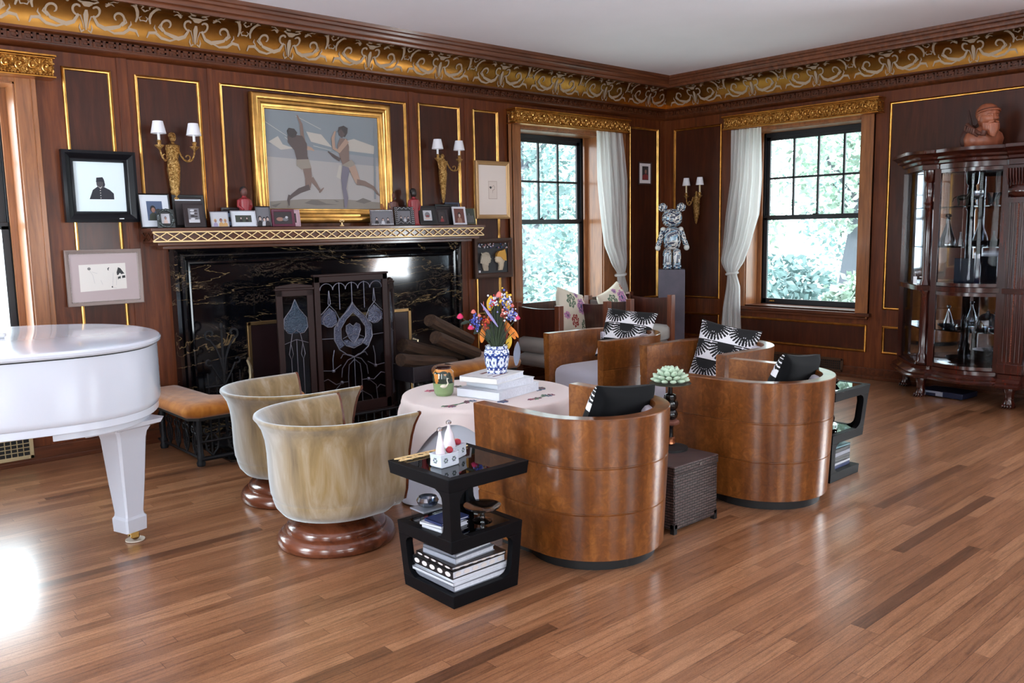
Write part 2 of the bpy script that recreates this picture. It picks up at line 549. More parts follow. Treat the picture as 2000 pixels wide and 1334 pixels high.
    def build(s, name, mats, parent=None, loc=None, rz=0.0, rot=None, bevel=0.0, ang=38, fix=True, seg=2):
        me = bpy.data.meshes.new(name)
        me.from_pydata(s.v, [], s.f)
        if not isinstance(mats, (list, tuple)):
            mats = [mats]
        for m in mats:
            me.materials.append(m)
        me.polygons.foreach_set('material_index', s.m)
        me.polygons.foreach_set('use_smooth', [True] * len(s.f))
        me.update()
        if fix:
            import bmesh
            bm = bmesh.new(); bm.from_mesh(me)
            bmesh.ops.recalc_face_normals(bm, faces=bm.faces)
            bm.to_mesh(me); bm.free()
        me.set_sharp_from_angle(angle=math.radians(ang))
        o = bpy.data.objects.new(name, me)
        COL.objects.link(o)
        if parent is not None:
            o.parent = parent
        if loc is not None:
            o.location = loc
        o.rotation_euler = rot if rot is not None else (0, 0, rz)
        if bevel > 0:
            b = o.modifiers.new('bevel', 'BEVEL')
            b.width = bevel; b.segments = seg; b.limit_method = 'ANGLE'; b.angle_limit = math.radians(40)
            b.harden_normals = False
        return o

def thing(name, label, cat, loc=(0, 0, 0), rz=0.0, group=None, rot=None):
    o = bpy.data.objects.new(name, None)
    COL.objects.link(o)
    o.location = loc
    o.rotation_euler = rot if rot is not None else (0, 0, rz)
    o.empty_display_size = 0.1
    o['label'] = label; o['category'] = cat
    if group:
        o['group'] = group
    return o
def tag(o, label, cat, group=None, kind=None):
    if label:
        o['label'] = label
    if cat:
        o['category'] = cat
    if group:
        o['group'] = group
    if kind:
        o['kind'] = kind
    return o
def struct(name, mb, mats, **kw):
    o = mb.build(name, mats, **kw)
    o['kind'] = 'structure'
    return o
def copy_tree(root, loc=None, rz=None, label=None, parent=None, rot=None):
    c = root.copy()
    COL.objects.link(c)
    if parent is not None:
        c.parent = parent
    if loc is not None:
        c.location = loc
    if rz is not None:
        c.rotation_euler = (0, 0, rz)
    if rot is not None:
        c.rotation_euler = rot
    if label:
        c['label'] = label
    for ch in [o for o in bpy.data.objects if o.parent == root]:
        copy_tree(ch, parent=c)
    return c
def bez(p0, p1, p2, p3, n=12):
    out = []
    for i in range(n + 1):
        t = i / n; u = 1 - t
        out.append(tuple(u**3*a + 3*u*u*t*b + 3*u*t*t*c + t**3*d for a, b, c, d in zip(p0, p1, p2, p3)))
    return out
def spiral(cx, cy, r0, r1, a0, a1, n=14):
    return [(cx + (r0 + (r1 - r0) * i / n) * math.cos(a0 + (a1 - a0) * i / n), cy + (r0 + (r1 - r0) * i / n) * math.sin(a0 + (a1 - a0) * i / n)) for i in range(n + 1)]
# ================================================================== THE ROOM
XL, YN, HC = -10.3, -8.8, 3.19          # left wall x, near wall y, ceiling height
TH = 0.32
OZ0, OZ1 = 0.66, 2.52                   # window openings
def wall_cells(a0, a1, holes, z1=HC + 0.1):
    xs = sorted(set([a0, a1] + [h[0] for h in holes] + [h[1] for h in holes]))
    zs = sorted(set([0, z1] + [h[2] for h in holes] + [h[3] for h in holes]))
    out = []
    for i in range(len(xs) - 1):
        col = []
        for j in range(len(zs) - 1):
            cx, cz = (xs[i] + xs[i+1]) / 2, (zs[j] + zs[j+1]) / 2
            if any(h[0] < cx < h[1] and h[2] < cz < h[3] for h in holes):
                continue
            if col and abs(col[-1][3] - zs[j]) < 1e-6:
                col[-1][3] = zs[j+1]
            else:
                col.append([xs[i], xs[i+1], zs[j], zs[j+1]])
        out += col
    return out
holesA = [(-2.44, -1.08, OZ0, OZ1), (-8.05, -6.71, OZ0, OZ1)]
holesB = [(-2.44, -1.12, OZ0, OZ1), (-6.65, -5.35, OZ0, OZ1)]
holesD = [(-7.25, -5.95, OZ0, OZ1), (-4.65, -3.35, OZ0, OZ1), (-9.65, -8.35, OZ0, OZ1)]
holesC = [(-3.25, -1.95, 0.45, OZ1), (-6.65, -5.35, 0.45, OZ1)]
b = MB()
for x0, x1, z0, z1 in wall_cells(XL, TH, holesA):
    b.box(x0, 0, z0, x1, TH, z1)
struct('wall_back', b, W_WALL)
b = MB()
for y0, y1, z0, z1 in wall_cells(YN, 0, holesB):
    b.box(0, y0, z0, TH, y1, z1)
struct('wall_right', b, W_WALL)
b = MB()
for x0, x1, z0, z1 in wall_cells(XL, TH, holesD):
    b.box(x0, YN - TH, z0, x1, YN, z1)
struct('wall_near', b, W_WALL)
b = MB()
for y0, y1, z0, z1 in wall_cells(YN - TH, TH, holesC):
    b.box(XL - TH, y0, z0, XL, y1, z1)
struct('wall_left', b, W_WALL)
struct('floor', MB().box(XL - TH, YN - TH, -0.12, TH, TH, 0), FLOORM)
struct('ceiling', MB().box(XL - TH, YN - TH, HC, TH, TH, HC + 0.12), CEIL)

def rect_sweep(prof, mi=0, mb=None):
    """profile points (distance from wall, height) swept round the four walls with mitred corners"""
    mb = mb or MB()
    R = []
    for d, z in prof:
        R.append([(XL + d, -d, z), (-d, -d, z), (-d, YN + d, z), (XL + d, YN + d, z)])
    return mb.rings(R, mi, cap0=False, cap1=False)
crown = [(0.215, 3.085), (0.225, 3.07), (0.24, 3.072), (0.243, 3.09), (0.25, 3.10), (0.262, 3.105), (0.266, 3.125), (0.272, 3.135), (0.287, 3.14), (0.292, 3.158), (0.305, 3.165), (0.312, HC), (0.0, HC)]
struct('trim_1', rect_sweep(crown), W_CROWN)
NCV = 12
def cove_pt(t):
    a = t * PI / 2
    return (0.062 + 0.155 * (1 - math.cos(a)), 2.868 + 0.215 * math.sin(a))
b = rect_sweep([cove_pt(i / NCV) for i in range(NCV + 1)])
# stencilled scrollwork on the cove, walls back and right
def ornament(mb, mapf, strokes):
    for pts, w0, w1 in strokes:
        n = len(pts)
        L = []; Rr = []
        for i in range(n):
            p = pts[i]; q = pts[min(i + 1, n - 1)]; o = pts[max(i - 1, 0)]
            dx, dy = q[0] - o[0], q[1] - o[1]
            k = math.hypot(dx, dy) or 1
            t = i / (n - 1)
            w = 0.95 * (w0 + (w1 - w0) * t) * (math.sin(PI * (0.12 + 0.83 * t)) ** 0.6)
            nx, ny = -dy / k * w / 2, dx / k * w / 2
            L.append(mapf(p[0] + nx, p[1] + ny)); Rr.append(mapf(p[0] - nx, p[1] - ny))
        vs = L + Rr
        fs = [(i, i + 1, n + i + 1, n + i) for i in range(n - 1)]
        mb.add(vs, fs, 1)
def mirror(st):
    return st + [([(-x, y) for x, y in p], a, c) for p, a, c in st]
# all in metres along the wall (x) and along the curve of the cove (y, 0..0.29)
big = mirror([
    (spiral(0.052, 0.135, 0.012, 0.045, 2.6, -2.0, 16) + [(0.02, 0.06), (0.012, 0.03)], 0.02, 0.012),
    (spiral(0.20, 0.105, 0.012, 0.05, 4.2, -0.9, 14)[::-1], 0.018, 0.014),
    ([(0.045, 0.10), (0.075, 0.055), (0.12, 0.04), (0.17, 0.05), (0.215, 0.062), (0.235, 0.09)], 0.026, 0.022),
    ([(0.12, 0.04), (0.18, 0.022), (0.24, 0.03), (0.28, 0.055), (0.325, 0.05), (0.34, 0.022)], 0.012, 0.024),
    ([(0.235, 0.07), (0.26, 0.09), (0.25, 0.11)], 0.014, 0.01),
    ([(0.27, 0.06), (0.29, 0.082), (0.285, 0.10)], 0.014, 0.008),
    ([(0.012, 0.02), (0.03, 0.01), (0.04, 0.03), (0.035, 0.05)], 0.014, 0.01),
    ([(0.0, 0.185), (0.04, 0.18), (0.066, 0.196), (0.05, 0.21), (0.02, 0.204)], 0.018, 0.012),
    ([(0.02, 0.215), (0.055, 0.222), (0.07, 0.24), (0.03, 0.248)], 0.015, 0.012),
    ([(0.115, 0.17), (0.135, 0.19), (0.125, 0.21)], 0.028, 0.012),
    ([(0.11, 0.19), (0.15, 0.195), (0.17, 0.18)], 0.014, 0.01),
    ([(0.135, 0.205), (0.155, 0.225), (0.18, 0.22), (0.185, 0.24)], 0.014, 0.01),
]) + [([(0, 0.15), (0, 0.17), (0, 0.185)], 0.06, 0.09), ([(0, 0.02), (0, 0.06), (0, 0.10), (0, 0.13)], 0.012, 0.05)]
small = mirror([
    ([(0.05, 0.10), (0.04, 0.13), (0.046, 0.165), (0.062, 0.20), (0.085, 0.22), (0.10, 0.215)], 0.02, 0.026),
    ([(0.03, 0.20), (0.02, 0.225), (0.035, 0.24), (0.05, 0.23)], 0.014, 0.012),
    ([(0.0, 0.175), (0.012, 0.19), (0.026, 0.196)], 0.016, 0.01),
    ([(0.0, 0.115), (0.02, 0.112), (0.028, 0.13), (0.012, 0.142)], 0.011, 0.009),
    ([(0.06, 0.20), (0.07, 0.235), (0.085, 0.24)], 0.016, 0.01),
])
def cove_map(wall, s0, sc=1.0):
    def f(x, y):
        t = max(0.0, min(1.0, y / 0.265))
        d, z = cove_pt(t)
        a = t * PI / 2
        d += 0.003 * math.cos(a) + 0.002; z -= 0.003 * math.sin(a)
        s = s0 + x * sc
        return (s, -d, z) if wall == 'A' else (-d, s, z)
    return f
k = 0
x = -0.385
while x > -9.2:
    ornament(b, cove_map('A', x), big)
    ornament(b, cove_map('A', x - 0.3675), small)
    x -= 0.735
y = -0.486
while y > -5.6:
    ornament(b, cove_map('B', y), big)
    ornament(b, cove_map('B', y - 0.36), small)
    y -= 0.725
struct('trim_2', b, [COVE, COVEORN], fix=False)
# fret band under the cove
b = rect_sweep([(0.0, 2.745), (0.012, 2.75), (0.03, 2.772), (0.034, 2.785), (0.034, 2.845), (0.05, 2.85), (0.062, 2.858), (0.066, 2.872), (0.0, 2.872)])
p = 0.085
def fret(fn, s0, s1):
    s = s0
    while s < s1:
        for (u0, v0, u1, v1) in ((0.0, 0.0, 0.013, 0.052), (0.0, 0.040, 0.062, 0.052), (0.050, 0.014, 0.062, 0.052), (0.026, 0.014, 0.062, 0.024), (0.013, 0.0, p, 0.006)):
            fn(s + u0, 2.789 + v0, s + u1, 2.789 + v1)
        s += p
fret(lambda a, z0, c, z1: b.box(a, -0.043, z0, c, -0.03, z1), -8.6, -0.1)
fret(lambda a, z0, c, z1: b.box(-0.043, a, z0, -0.03, c, z1), -5.6, -0.1)
struct('trim_3', b, W_RAILX)
# skirting and plinth rail
for nm, bb in (('baseboard_back', MB().box(XL, -0.022, 0, 0, 0, 0.11).box(XL, -0.03, 0, 0, 0, 0.03)),
               ('baseboard_right', MB().box(-0.022, YN, 0, 0, -0.022, 0.11).box(-0.03, YN, 0, 0, -0.03, 0.03)),
               ('baseboard_near', MB().box(XL, YN, 0, 0, YN + 0.022, 0.11)),
               ('baseboard_left', MB().box(XL, YN, 0, XL + 0.022, 0, 0.11))):
    struct(nm, bb, W_RAILX, bevel=0.004)
# panel fields and gilt mouldings
def panel(wall, a0, a1, z0, z1, mb_f, mb_g, w=0.026, gilt=True):
    if wall == 'A':
        P = lambda a, d, z: (a, -d, z)
    else:
        P = lambda a, d, z: (-d, a, z)
    q = [P(a0, 0.002, z0), P(a1, 0.002, z0), P(a1, 0.002, z1), P(a0, 0.002, z1)]
    mb_f.poly(q)
    prof = [(0.0, 0.002), (0.003, 0.014), (0.010, 0.019), (0.014, 0.012), (0.021, 0.010), (w, 0.002)]
    R = []
    for o, d in prof:
        R.append([P(a0 + o, d, z0 + o), P(a1 - o, d, z0 + o), P(a1 - o, d, z1 - o), P(a0 + o, d, z1 - o)])
    mb_g.rings(R, 0, cap0=False, cap1=False)
bf = MB(); bg = MB(); bp = MB()
for a0, a1, z0, z1 in ((-6.425, -6.109, 0.70, 2.655), (-5.958, -5.49, 1.63, 2.65), (-5.346, -3.651, 1.63, 2.655), (-3.527, -3.048, 1.63, 2.662),
                       (-2.896, -2.577, 0.70, 2.658), (-0.638, -0.122, 0.70, 2.65), (-9.6, -8.4, 0.70, 2.655)):
    panel('A', a0, a1, z0, z1, bf, bg)
for a0, a1 in ((-2.896, -2.577), (-0.638, -0.122), (-6.425, -6.109), (-2.40, -1.05)):
    panel('A', a0, a1, 0.26, 0.536, bf, bg)
struct('trim_4', bf, W_FIELD, fix=False); struct('trim_5', bg, GOLD_LEAF)
bf = MB(); bg = MB()
for a0, a1, z0, z1 in ((-0.797, -0.142, 0.705, 2.64), (-5.15, -2.645, 0.69, 2.642), (-8.4, -6.9, 0.69, 2.642)):
    panel('B', a0, a1, z0, z1, bf, bg)
for a0, a1 in ((-0.797, -0.142), (-2.50, -1.0), (-5.15, -2.652)):
    panel('B', a0, a1, 0.26, 0.536, bf, bg)
struct('trim_6', bf, W_FIELD, fix=False)
struct('trim_7', bg, GOLD)
# flat stiles that stand a little proud: between the panels on the back wall, and the corner pilaster
bs = MB()
for a0, a1 in ((-6.07, -6.0), (-5.43, -5.39), (-3.62, -3.56), (-2.99, -2.94), (-0.075, 0.0)):
    bs.box(a0, -0.007, 0.11, a1, 0, 2.75)
bs.box(-0.007, -0.095, 0.11, 0, 0.0, 2.75)
struct('trim_8', bs, W_WALL, bevel=0.002)

# ---- windows
def window(name, x0, x1, z0, z1, cols, loc, rz, view=True, cas_l=0.12, cas_r=0.12, glass_x=None):
    """local: x along the wall, +y outward, z up; opening x0..x1"""
    e = bpy.data.objects.new(name, None); COL.objects.link(e)
    e.location = loc; e.rotation_euler = (0, 0, rz); e['kind'] = 'structure'
    yd = 0.27
    cs = MB()
    cs.box(x0 - cas_l, -0.022, z0 - 0.02, x0, 0, z1 + 0.12)
    cs.box(x1, -0.022, z0 - 0.02, x1 + cas_r, 0, z1 + 0.12)
    cs.box(x0, -0.022, z1, x1, 0, z1 + 0.12)
    for a in (x0 - cas_l, x1 + cas_r - 0.03):
        cs.box(a, -0.034, z0 - 0.02, a + 0.03, 0, z1 + 0.12)
    struct('window_casing', cs, W_CASE, parent=e, bevel=0.003)
    rv = MB()
    rv.box(x0 - 0.004, 0, z0, x0 + 0.010, yd + 0.04, z1); rv.box(x1 - 0.010, 0, z0, x1 + 0.004, yd + 0.04, z1)
    rv.box(x0, 0, z1 - 0.010, x1, yd + 0.04, z1 + 0.004)
    rv.box(x1 - 0.05, yd - 0.05, z0, x1 - 0.010, yd - 0.03, z1); rv.box(x0 + 0.010, yd - 0.05, z0, x0 + 0.05, yd - 0.03, z1)
    struct('window_reveal', rv, W_CASE, parent=e)
    si = MB()
    si.box(x0 - cas_l - 0.03, -0.055, z0 - 0.045, x1 + cas_r + 0.03, 0.0, z0 - 0.012)
    si.box(x0, 0, z0 - 0.03, x1, yd + 0.03, z0 + 0.004)
    si.box(x0 - cas_l, -0.03, z0 - 0.075, x1 + cas_r, 0, z0 - 0.045)
    struct('window_sill', si, W_RAILX, parent=e, bevel=0.004)
    fr = MB()
    g0, g1 = x0 + 0.02, x1 - 0.02
    fr.box(g0, yd, z0, g0 + 0.035, yd + 0.05, z1 - 0.01); fr.box(g1 - 0.035, yd, z0, g1, yd + 0.05, z1 - 0.01)
    fr.box(g0, yd, z1 - 0.055, g1, yd + 0.05, z1 - 0.01); fr.box(g0, yd, z0, g1, yd + 0.05, z0 + 0.012)
    a0, a1 = g0 + 0.035, g1 - 0.035
    zm = 1.602
    struct('window_frame', fr, SASH, parent=e, bevel=0.002)
    up = MB()
    up.box(a0, yd + 0.018, zm - 0.02, a1, yd + 0.045, zm + 0.02)
    up.box(a0, yd + 0.018, z1 - 0.09, a1, yd + 0.045, z1 - 0.05)
    up.box(a0, yd + 0.018, zm, a0 + 0.045, yd + 0.045, z1 - 0.05); up.box(a1 - 0.045, yd + 0.018, zm, a1, yd + 0.045, z1 - 0.05)
    c0, c1 = a0 + 0.045, a1 - 0.045
    for i in range(1, cols):
        xx = c0 + (c1 - c0) * i / cols
        up.box(xx - 0.011, yd + 0.02, zm, xx + 0.011, yd + 0.043, z1 - 0.06)
    up.box(c0, yd + 0.02, 2.026 - 0.011, c1, yd + 0.043, 2.026 + 0.011)
    struct('window_upper_sash', up, SASH, parent=e, bevel=0.002)
    lo = MB()
    lo.box(a0, yd - 0.012, zm - 0.025, a1, yd + 0.016, zm + 0.025)
    lo.box(a0, yd - 0.012, z0 + 0.012, a1, yd + 0.016, z0 + 0.062)
    lo.box(a0, yd - 0.012, z0 + 0.012, a0 + 0.045, yd + 0.016, zm); lo.box(a1 - 0.045, yd - 0.012, z0 + 0.012, a1, yd + 0.016, zm)
    struct('window_lower_sash', lo, SASH, parent=e, bevel=0.002)
    struct('window_latch', MB().box((a0+a1)/2 - 0.03, yd - 0.01, zm + 0.025, (a0+a1)/2 + 0.03, yd + 0.02, zm + 0.035).tube([((a0+a1)/2, yd, zm + 0.03), ((a0+a1)/2 + 0.02, yd - 0.01, zm + 0.05)], 0.006), BLACKM, parent=e)
    struct('window_lift', MB().box(a0 + 0.10, yd - 0.02, z0 + 0.03, a0 + 0.16, yd - 0.012, z0 + 0.042).box(a0 + 0.10, yd - 0.03, z0 + 0.03, a0 + 0.11, yd - 0.012, z0 + 0.042).box(a0 + 0.15, yd - 0.03, z0 + 0.03, a0 + 0.16, yd - 0.012, z0 + 0.042), BRASS, parent=e)
    g = MB()
    g.poly([(c0, yd + 0.032, zm), (c1, yd + 0.032, zm), (c1, yd + 0.032, z1 - 0.08), (c0, yd + 0.032, z1 - 0.08)])
    g.poly([(a0 + 0.04, yd + 0.002, z0 + 0.05), (a1 - 0.04, yd + 0.002, z0 + 0.05), (a1 - 0.04, yd + 0.002, zm), (a0 + 0.04, yd + 0.002, zm)])
    struct('window_pane', g, GLASS, parent=e, fix=False)
    return e
window('window_1', -8.05, -6.71, OZ0, OZ1, 4, (0, 0, 0), 0)
window('window_2', -2.44, -1.08, OZ0, OZ1, 4, (0, 0, 0), 0, cas_l=0.02, cas_r=0.36)
window('window_3', 1.12, 2.44, OZ0, OZ1, 4, (0, 0, 0), -PI/2, cas_l=0.13, cas_r=0.07)
window('window_4', 5.35, 6.65, OZ0, OZ1, 4, (0, 0, 0), -PI/2)
for i, (h0, h1, _a, _b) in enumerate(holesD):
    window('window_%d' % (5 + i), -h1, -h0, OZ0, OZ1, 4, (0, YN, 0), PI)
for i, (h0, h1, _a, _b) in enumerate(holesC):
    window('window_%d' % (8 + i), h0, h1, 0.45, OZ1, 4, (XL, 0, 0), PI/2)
# left edge of the back window is covered by a plain casing board
struct('trim_9', MB().box(-2.417, -0.03, 0.6, -2.304, 0.0, 2.55).box(-2.417, -0.04, 0.6, -2.40, 0, 2.55).box(-2.325, 0, 0.66, -2.304, 0.05, 2.52), W_CASE, bevel=0.003)
struct('trim_10', MB().box(-0.03, -2.515, 0.6, 0.0, -2.385, 2.55).box(-0.04, -2.515, 0.6, 0, -2.497, 2.55), W_CASE, bevel=0.003)
# floor grilles in the skirting
def grille(name, label, wall, a0, a1, z0, z1, rim, nx, nz):
    t = thing(name, label, 'vent', (0, 0, 0))
    P = (lambda a, d, z: (a, -d, z)) if wall == 'A' else (lambda a, d, z: (-d, a, z))
    def bx(mb, u0, d0, w0, u1, d1, w1):
        p, q = P(u0, d0, w0), P(u1, d1, w1)
        mb.box(min(p[0], q[0]), min(p[1], q[1]), min(p[2], q[2]), max(p[0], q[0]), max(p[1], q[1]), max(p[2], q[2]))
    f = MB()
    r = 0.025
    bx(f, a0, 0.022, z0, a1, 0.032, z0 + r); bx(f, a0, 0.022, z1 - r, a1, 0.032, z1); bx(f, a0, 0.022, z0, a0 + r, 0.032, z1); bx(f, a1 - r, 0.022, z0, a1, 0.032, z1)
    f.build('frame', rim, t, bevel=0.003)
    g = MB()
    for i in range(1, nx):
        u = a0 + r + (a1 - a0 - 2 * r) * i / nx
        bx(g, u - 0.0025, 0.023, z0 + r, u + 0.0025, 0.029, z1 - r)
    for i in range(1, nz):
        u = z0 + r + (z1 - z0 - 2 * r) * i / nz
        bx(g, a0 + r, 0.023, u - 0.0025, a1 - r, 0.029, u + 0.0025)
    g.build('grid', rim, t)
    h = MB(); bx(h, a0 + 0.01, 0.0, z0 + 0.01, a1 - 0.01, 0.0225, z1 - 0.01)
    h.build('backing', BLACKM, t)
TAN = plain('painted_grille', (176, 156, 118), 0.5)
BRN = plain('brown_grille', (78, 52, 34), 0.5, 0.4)
grille('floor_vent', 'cream painted wall grille low on the back wall under the piano', 'A', -7.35, -6.795, 0.045, 0.205, TAN, 14, 4)
grille('wall_register', 'wide brown wall grille under the right window', 'B', -2.28, -1.35, 0.04, 0.178, BRN, 40, 4)

# ================================================================== GARDEN seen through the windows
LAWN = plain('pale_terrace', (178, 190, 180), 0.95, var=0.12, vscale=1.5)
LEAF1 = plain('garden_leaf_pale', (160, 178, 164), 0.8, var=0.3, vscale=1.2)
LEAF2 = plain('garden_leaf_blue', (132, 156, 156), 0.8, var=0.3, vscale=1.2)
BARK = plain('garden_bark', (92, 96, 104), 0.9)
struct('ground', MB().box(-25, 0.6, -0.9, 40, 40, -0.7).box(0.6, -30, -0.9, 40, 0.6, -0.7), LAWN)
def leaf_cards(f, c0, R, n, rnd, s0=0.05, s1=0.115, hollow=0.3):
    for i in range(int(n * 1.9)):
        while True:
            p = (rnd.uniform(-1, 1), rnd.uniform(-1, 1), rnd.uniform(-1, 1))
            L = math.sqrt(sum(a * a for a in p))
            if hollow < L < 1:
                break
        w = 1 + 0.22 * math.sin(5 * p[0] + n) * math.cos(4 * p[2])
        c = Vector((c0[0] + p[0] * R[0] * w, c0[1] + p[1] * R[1] * w, c0[2] + p[2] * R[2]))
        s = rnd.uniform(s0, s1)
        a = Vector((rnd.uniform(-1, 1), rnd.uniform(-1, 1), rnd.uniform(-.7, .7))).normalized()
        d = a.cross(Vector((rnd.uniform(-1, 1), rnd.uniform(-1, 1), rnd.uniform(-1, 1)))).normalized()
        f.add([tuple(c - a * s), tuple(c + d * s * .5), tuple(c + a * s), tuple(c - d * s * .5)], [(0, 1, 2, 3)])
def tree(loc, h, r, label, mat, n=700, seed=1, lean=0.0, base=0.62, hv=0.42):
    rnd = random.Random(seed)
    t = thing('garden_tree', label, 'tree', loc, group='trees outside the windows')
    tk = MB()
    tk.tube([(-lean, 0, -0.1), (-lean * .4, 0.05, h * 0.3), (0.0, 0, h * 0.55), (0.1, 0, h * 0.8)], [0.2, 0.15, 0.1, 0.05], 9)
    for a in range(5):
        q = a * 1.3
        tk.tube([(0, 0, h * (0.35 + 0.07 * a)), (0.5 * r * math.cos(q), 0.5 * r * math.sin(q), h * (0.5 + 0.08 * a))], [0.07, 0.03], 6)
    tk.build('trunk', BARK, t)
    f = MB()
    leaf_cards(f, (0, 0, h * base), (r, r, h * hv), n, rnd)
    f.build('foliage', mat, t, fix=False)
def shrub(loc, r, h, label, mat, n, seed):
    f = MB(); leaf_cards(f, (0, 0, h * 0.5), (r, r, h * 0.55), n, random.Random(seed), 0.06, 0.12)
    o = f.build('garden_shrub', mat, loc=loc, fix=False); tag(o, label, 'shrub', 'shrubs outside the windows')
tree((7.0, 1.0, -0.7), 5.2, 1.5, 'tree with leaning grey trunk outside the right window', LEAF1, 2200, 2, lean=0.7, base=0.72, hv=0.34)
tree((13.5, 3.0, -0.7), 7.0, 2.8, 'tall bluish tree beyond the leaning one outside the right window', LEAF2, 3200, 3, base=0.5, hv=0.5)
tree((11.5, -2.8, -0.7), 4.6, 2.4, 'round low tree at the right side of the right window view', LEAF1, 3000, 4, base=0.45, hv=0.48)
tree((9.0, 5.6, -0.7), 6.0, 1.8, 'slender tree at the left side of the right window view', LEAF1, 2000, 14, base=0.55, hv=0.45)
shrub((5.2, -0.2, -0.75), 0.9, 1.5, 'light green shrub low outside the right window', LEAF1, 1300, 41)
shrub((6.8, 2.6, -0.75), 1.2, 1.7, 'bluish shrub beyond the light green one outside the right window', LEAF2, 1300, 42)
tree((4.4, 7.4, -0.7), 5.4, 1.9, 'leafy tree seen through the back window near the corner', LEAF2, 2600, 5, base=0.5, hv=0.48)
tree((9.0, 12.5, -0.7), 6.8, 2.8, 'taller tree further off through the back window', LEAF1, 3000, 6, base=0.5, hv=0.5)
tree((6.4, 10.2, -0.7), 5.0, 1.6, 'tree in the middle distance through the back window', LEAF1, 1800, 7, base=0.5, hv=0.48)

# ================================================================== VALANCES AND CURTAINS
def valance(label, a0, a1, loc, rz):
    t = thing('gilt_valance', label, 'valance', loc, rz, group='gilt window valances')
    d = 0.13
    bx = MB()
    bx.box(a0, -d, 2.563, a1, 0, 2.668)
    bx.build('valance_box', CARVED, t, bevel=0.003)
    tr = MB()
    for z, r, dd in ((2.552, 0.012, 0.012), (2.672, 0.010, 0.012), (2.686, 0.014, 0.02)):
        tr.box(a0 - dd, -d - dd, z - r / 2, a1 + dd, 0, z + r / 2)
    tr.build('moulding', GOLD, t, bevel=0.003)
    c = MB()
    n = int((a1 - a0) / 0.075)
    rnd = random.Random(3)
    for i in range(n):
        x = a0 + 0.04 + (a1 - a0 - 0.08) * i / (n - 1)
        sg = 1 if i % 2 else -1
        c.tube([(x + px, -d - 0.006, 2.615 + sg * pz) for px, pz in spiral(0, 0, 0.006, 0.034, 0, 4.6, 12)], [0.004] * 13, 5)
        c.ball((x, -d - 0.006, 2.615), (0.011, 0.009, 0.011), 8, 5)
        c.ball((x + 0.036, -d - 0.004, 2.615 + 0.022 * sg), (0.014, 0.007, 0.007), 6, 4)
        c.ball((x + 0.036, -d - 0.004, 2.615 - 0.026 * sg), (0.008, 0.007, 0.012), 6, 4)
    for s, xx in ((-1, a0), (1, a1)):
        c.ball((xx + s * 0.004, -d / 2, 2.615), (0.008, 0.03, 0.03), 8, 6)
        for q in range(6):
            c.ball((xx + s * 0.004, -d / 2 + 0.04 * math.cos(q * PI / 3), 2.615 + 0.032 * math.sin(q * PI / 3)), (0.007, 0.012, 0.009), 6, 4)
    c.build('carving', GOLD_LEAF, t)
    bd = MB()
    m = int((a1 - a0) / 0.018)
    for i in range(m):
        bd.ball((a0 + 0.009 + i * (a1 - a0 - 0.018) / (m - 1), -d - 0.012, 2.563), 0.0055, 6, 4)
    bd.build('beading', GOLD_LEAF, t)
    return t
valance('carved gilt valance over the window behind the piano', -8.35, -6.50, (0, 0, 0), 0)
valance('carved gilt valance over the window nearest the fireplace wall corner, left of the corner', -2.455, -0.785, (0, 0, 0), 0)
valance('carved gilt valance over the window on the right-hand wall', 0.90, 2.585, (0, 0, 0), -PI/2)

def curtain(label, rows, loc, rz, seed):
    """rows: (z, left, right); local x along wall, pleats in y"""
    t = thing('sheer_curtain', label, 'curtain', loc, rz, group='sheer tied-back curtains')
    def interp(z):
        for i in range(len(rows) - 1):
            if rows[i][0] >= z >= rows[i+1][0]:
                k = (rows[i][0] - z) / (rows[i][0] - rows[i+1][0])
                k = k * k * (3 - 2 * k) if False else k
                return rows[i][1] + k * (rows[i+1][1] - rows[i][1]), rows[i][2] + k * (rows[i+1][2] - rows[i][2])
        return rows[-1][1], rows[-1][2]
    ztop, zbot = rows[0][0], rows[-1][0]
    def fn(u, v):
        z = ztop + (zbot - ztop) * v
        a, c = interp(z)
        w = c - a
        amp = min(0.028, 0.045 * w + 0.006)
        y = amp * math.sin(u * 2 * PI * 8 + seed + 1.2 * math.sin(v * 4)) + amp * 0.5 * math.sin(u * 2 * PI * 3.3 + v * 5 + seed)
        puff = 0.05 * math.exp(-((z - 1.16) / 0.16) ** 2)
        x = a + w * u + 0.006 * math.sin(u * 31 + v * 9)
        return (x, -0.095 - y - puff * math.sin(PI * u), z)
    MB().grid(fn, 96, 70).build('cloth', CURTAIN, t, fix=False, ang=180)
    zt = 1.005; a, c = interp(zt)
    tie = MB()
    tie.tube([((a + c) / 2 + (c - a) * 0.52 * math.cos(q * PI / 8), -0.095 + 0.052 * math.sin(q * PI / 8), zt + 0.01 * math.cos(q * PI / 8)) for q in range(16)], 0.014, 8, closed=True)
    tie.build('tieback', CURTAIN, t)
    return t
curtain('white sheer curtain tied back at the right side of the window left of the corner',
        [(2.56, -1.294, -0.88), (2.05, -1.265, -0.807), (1.66, -1.203, -0.79), (1.33, -1.147, -0.79), (1.12, -1.04, -0.80), (1.05, -0.97, -0.815), (1.01, -0.946, -0.83), (0.96, -0.945, -0.81), (0.87, -0.93, -0.773), (0.64, -0.913, -0.72), (0.30, -0.90, -0.70)], (0, 0, 0), 0, 0.4)
curtain('white sheer curtain tied back at the left side of the window on the right-hand wall',
        [(2.54, 0.996, 1.352), (2.02, 0.98, 1.357), (1.64, 0.921, 1.335), (1.31, 0.894, 1.236), (1.13, 0.872, 1.17), (1.06, 0.91, 1.11), (1.00, 0.955, 1.07), (0.95, 0.955, 1.09), (0.86, 0.945, 1.124), (0.63, 0.905, 1.135), (0.40, 0.889, 1.146), (0.10, 0.88, 1.15)], (0, 0, 0), -PI/2, 1.7)

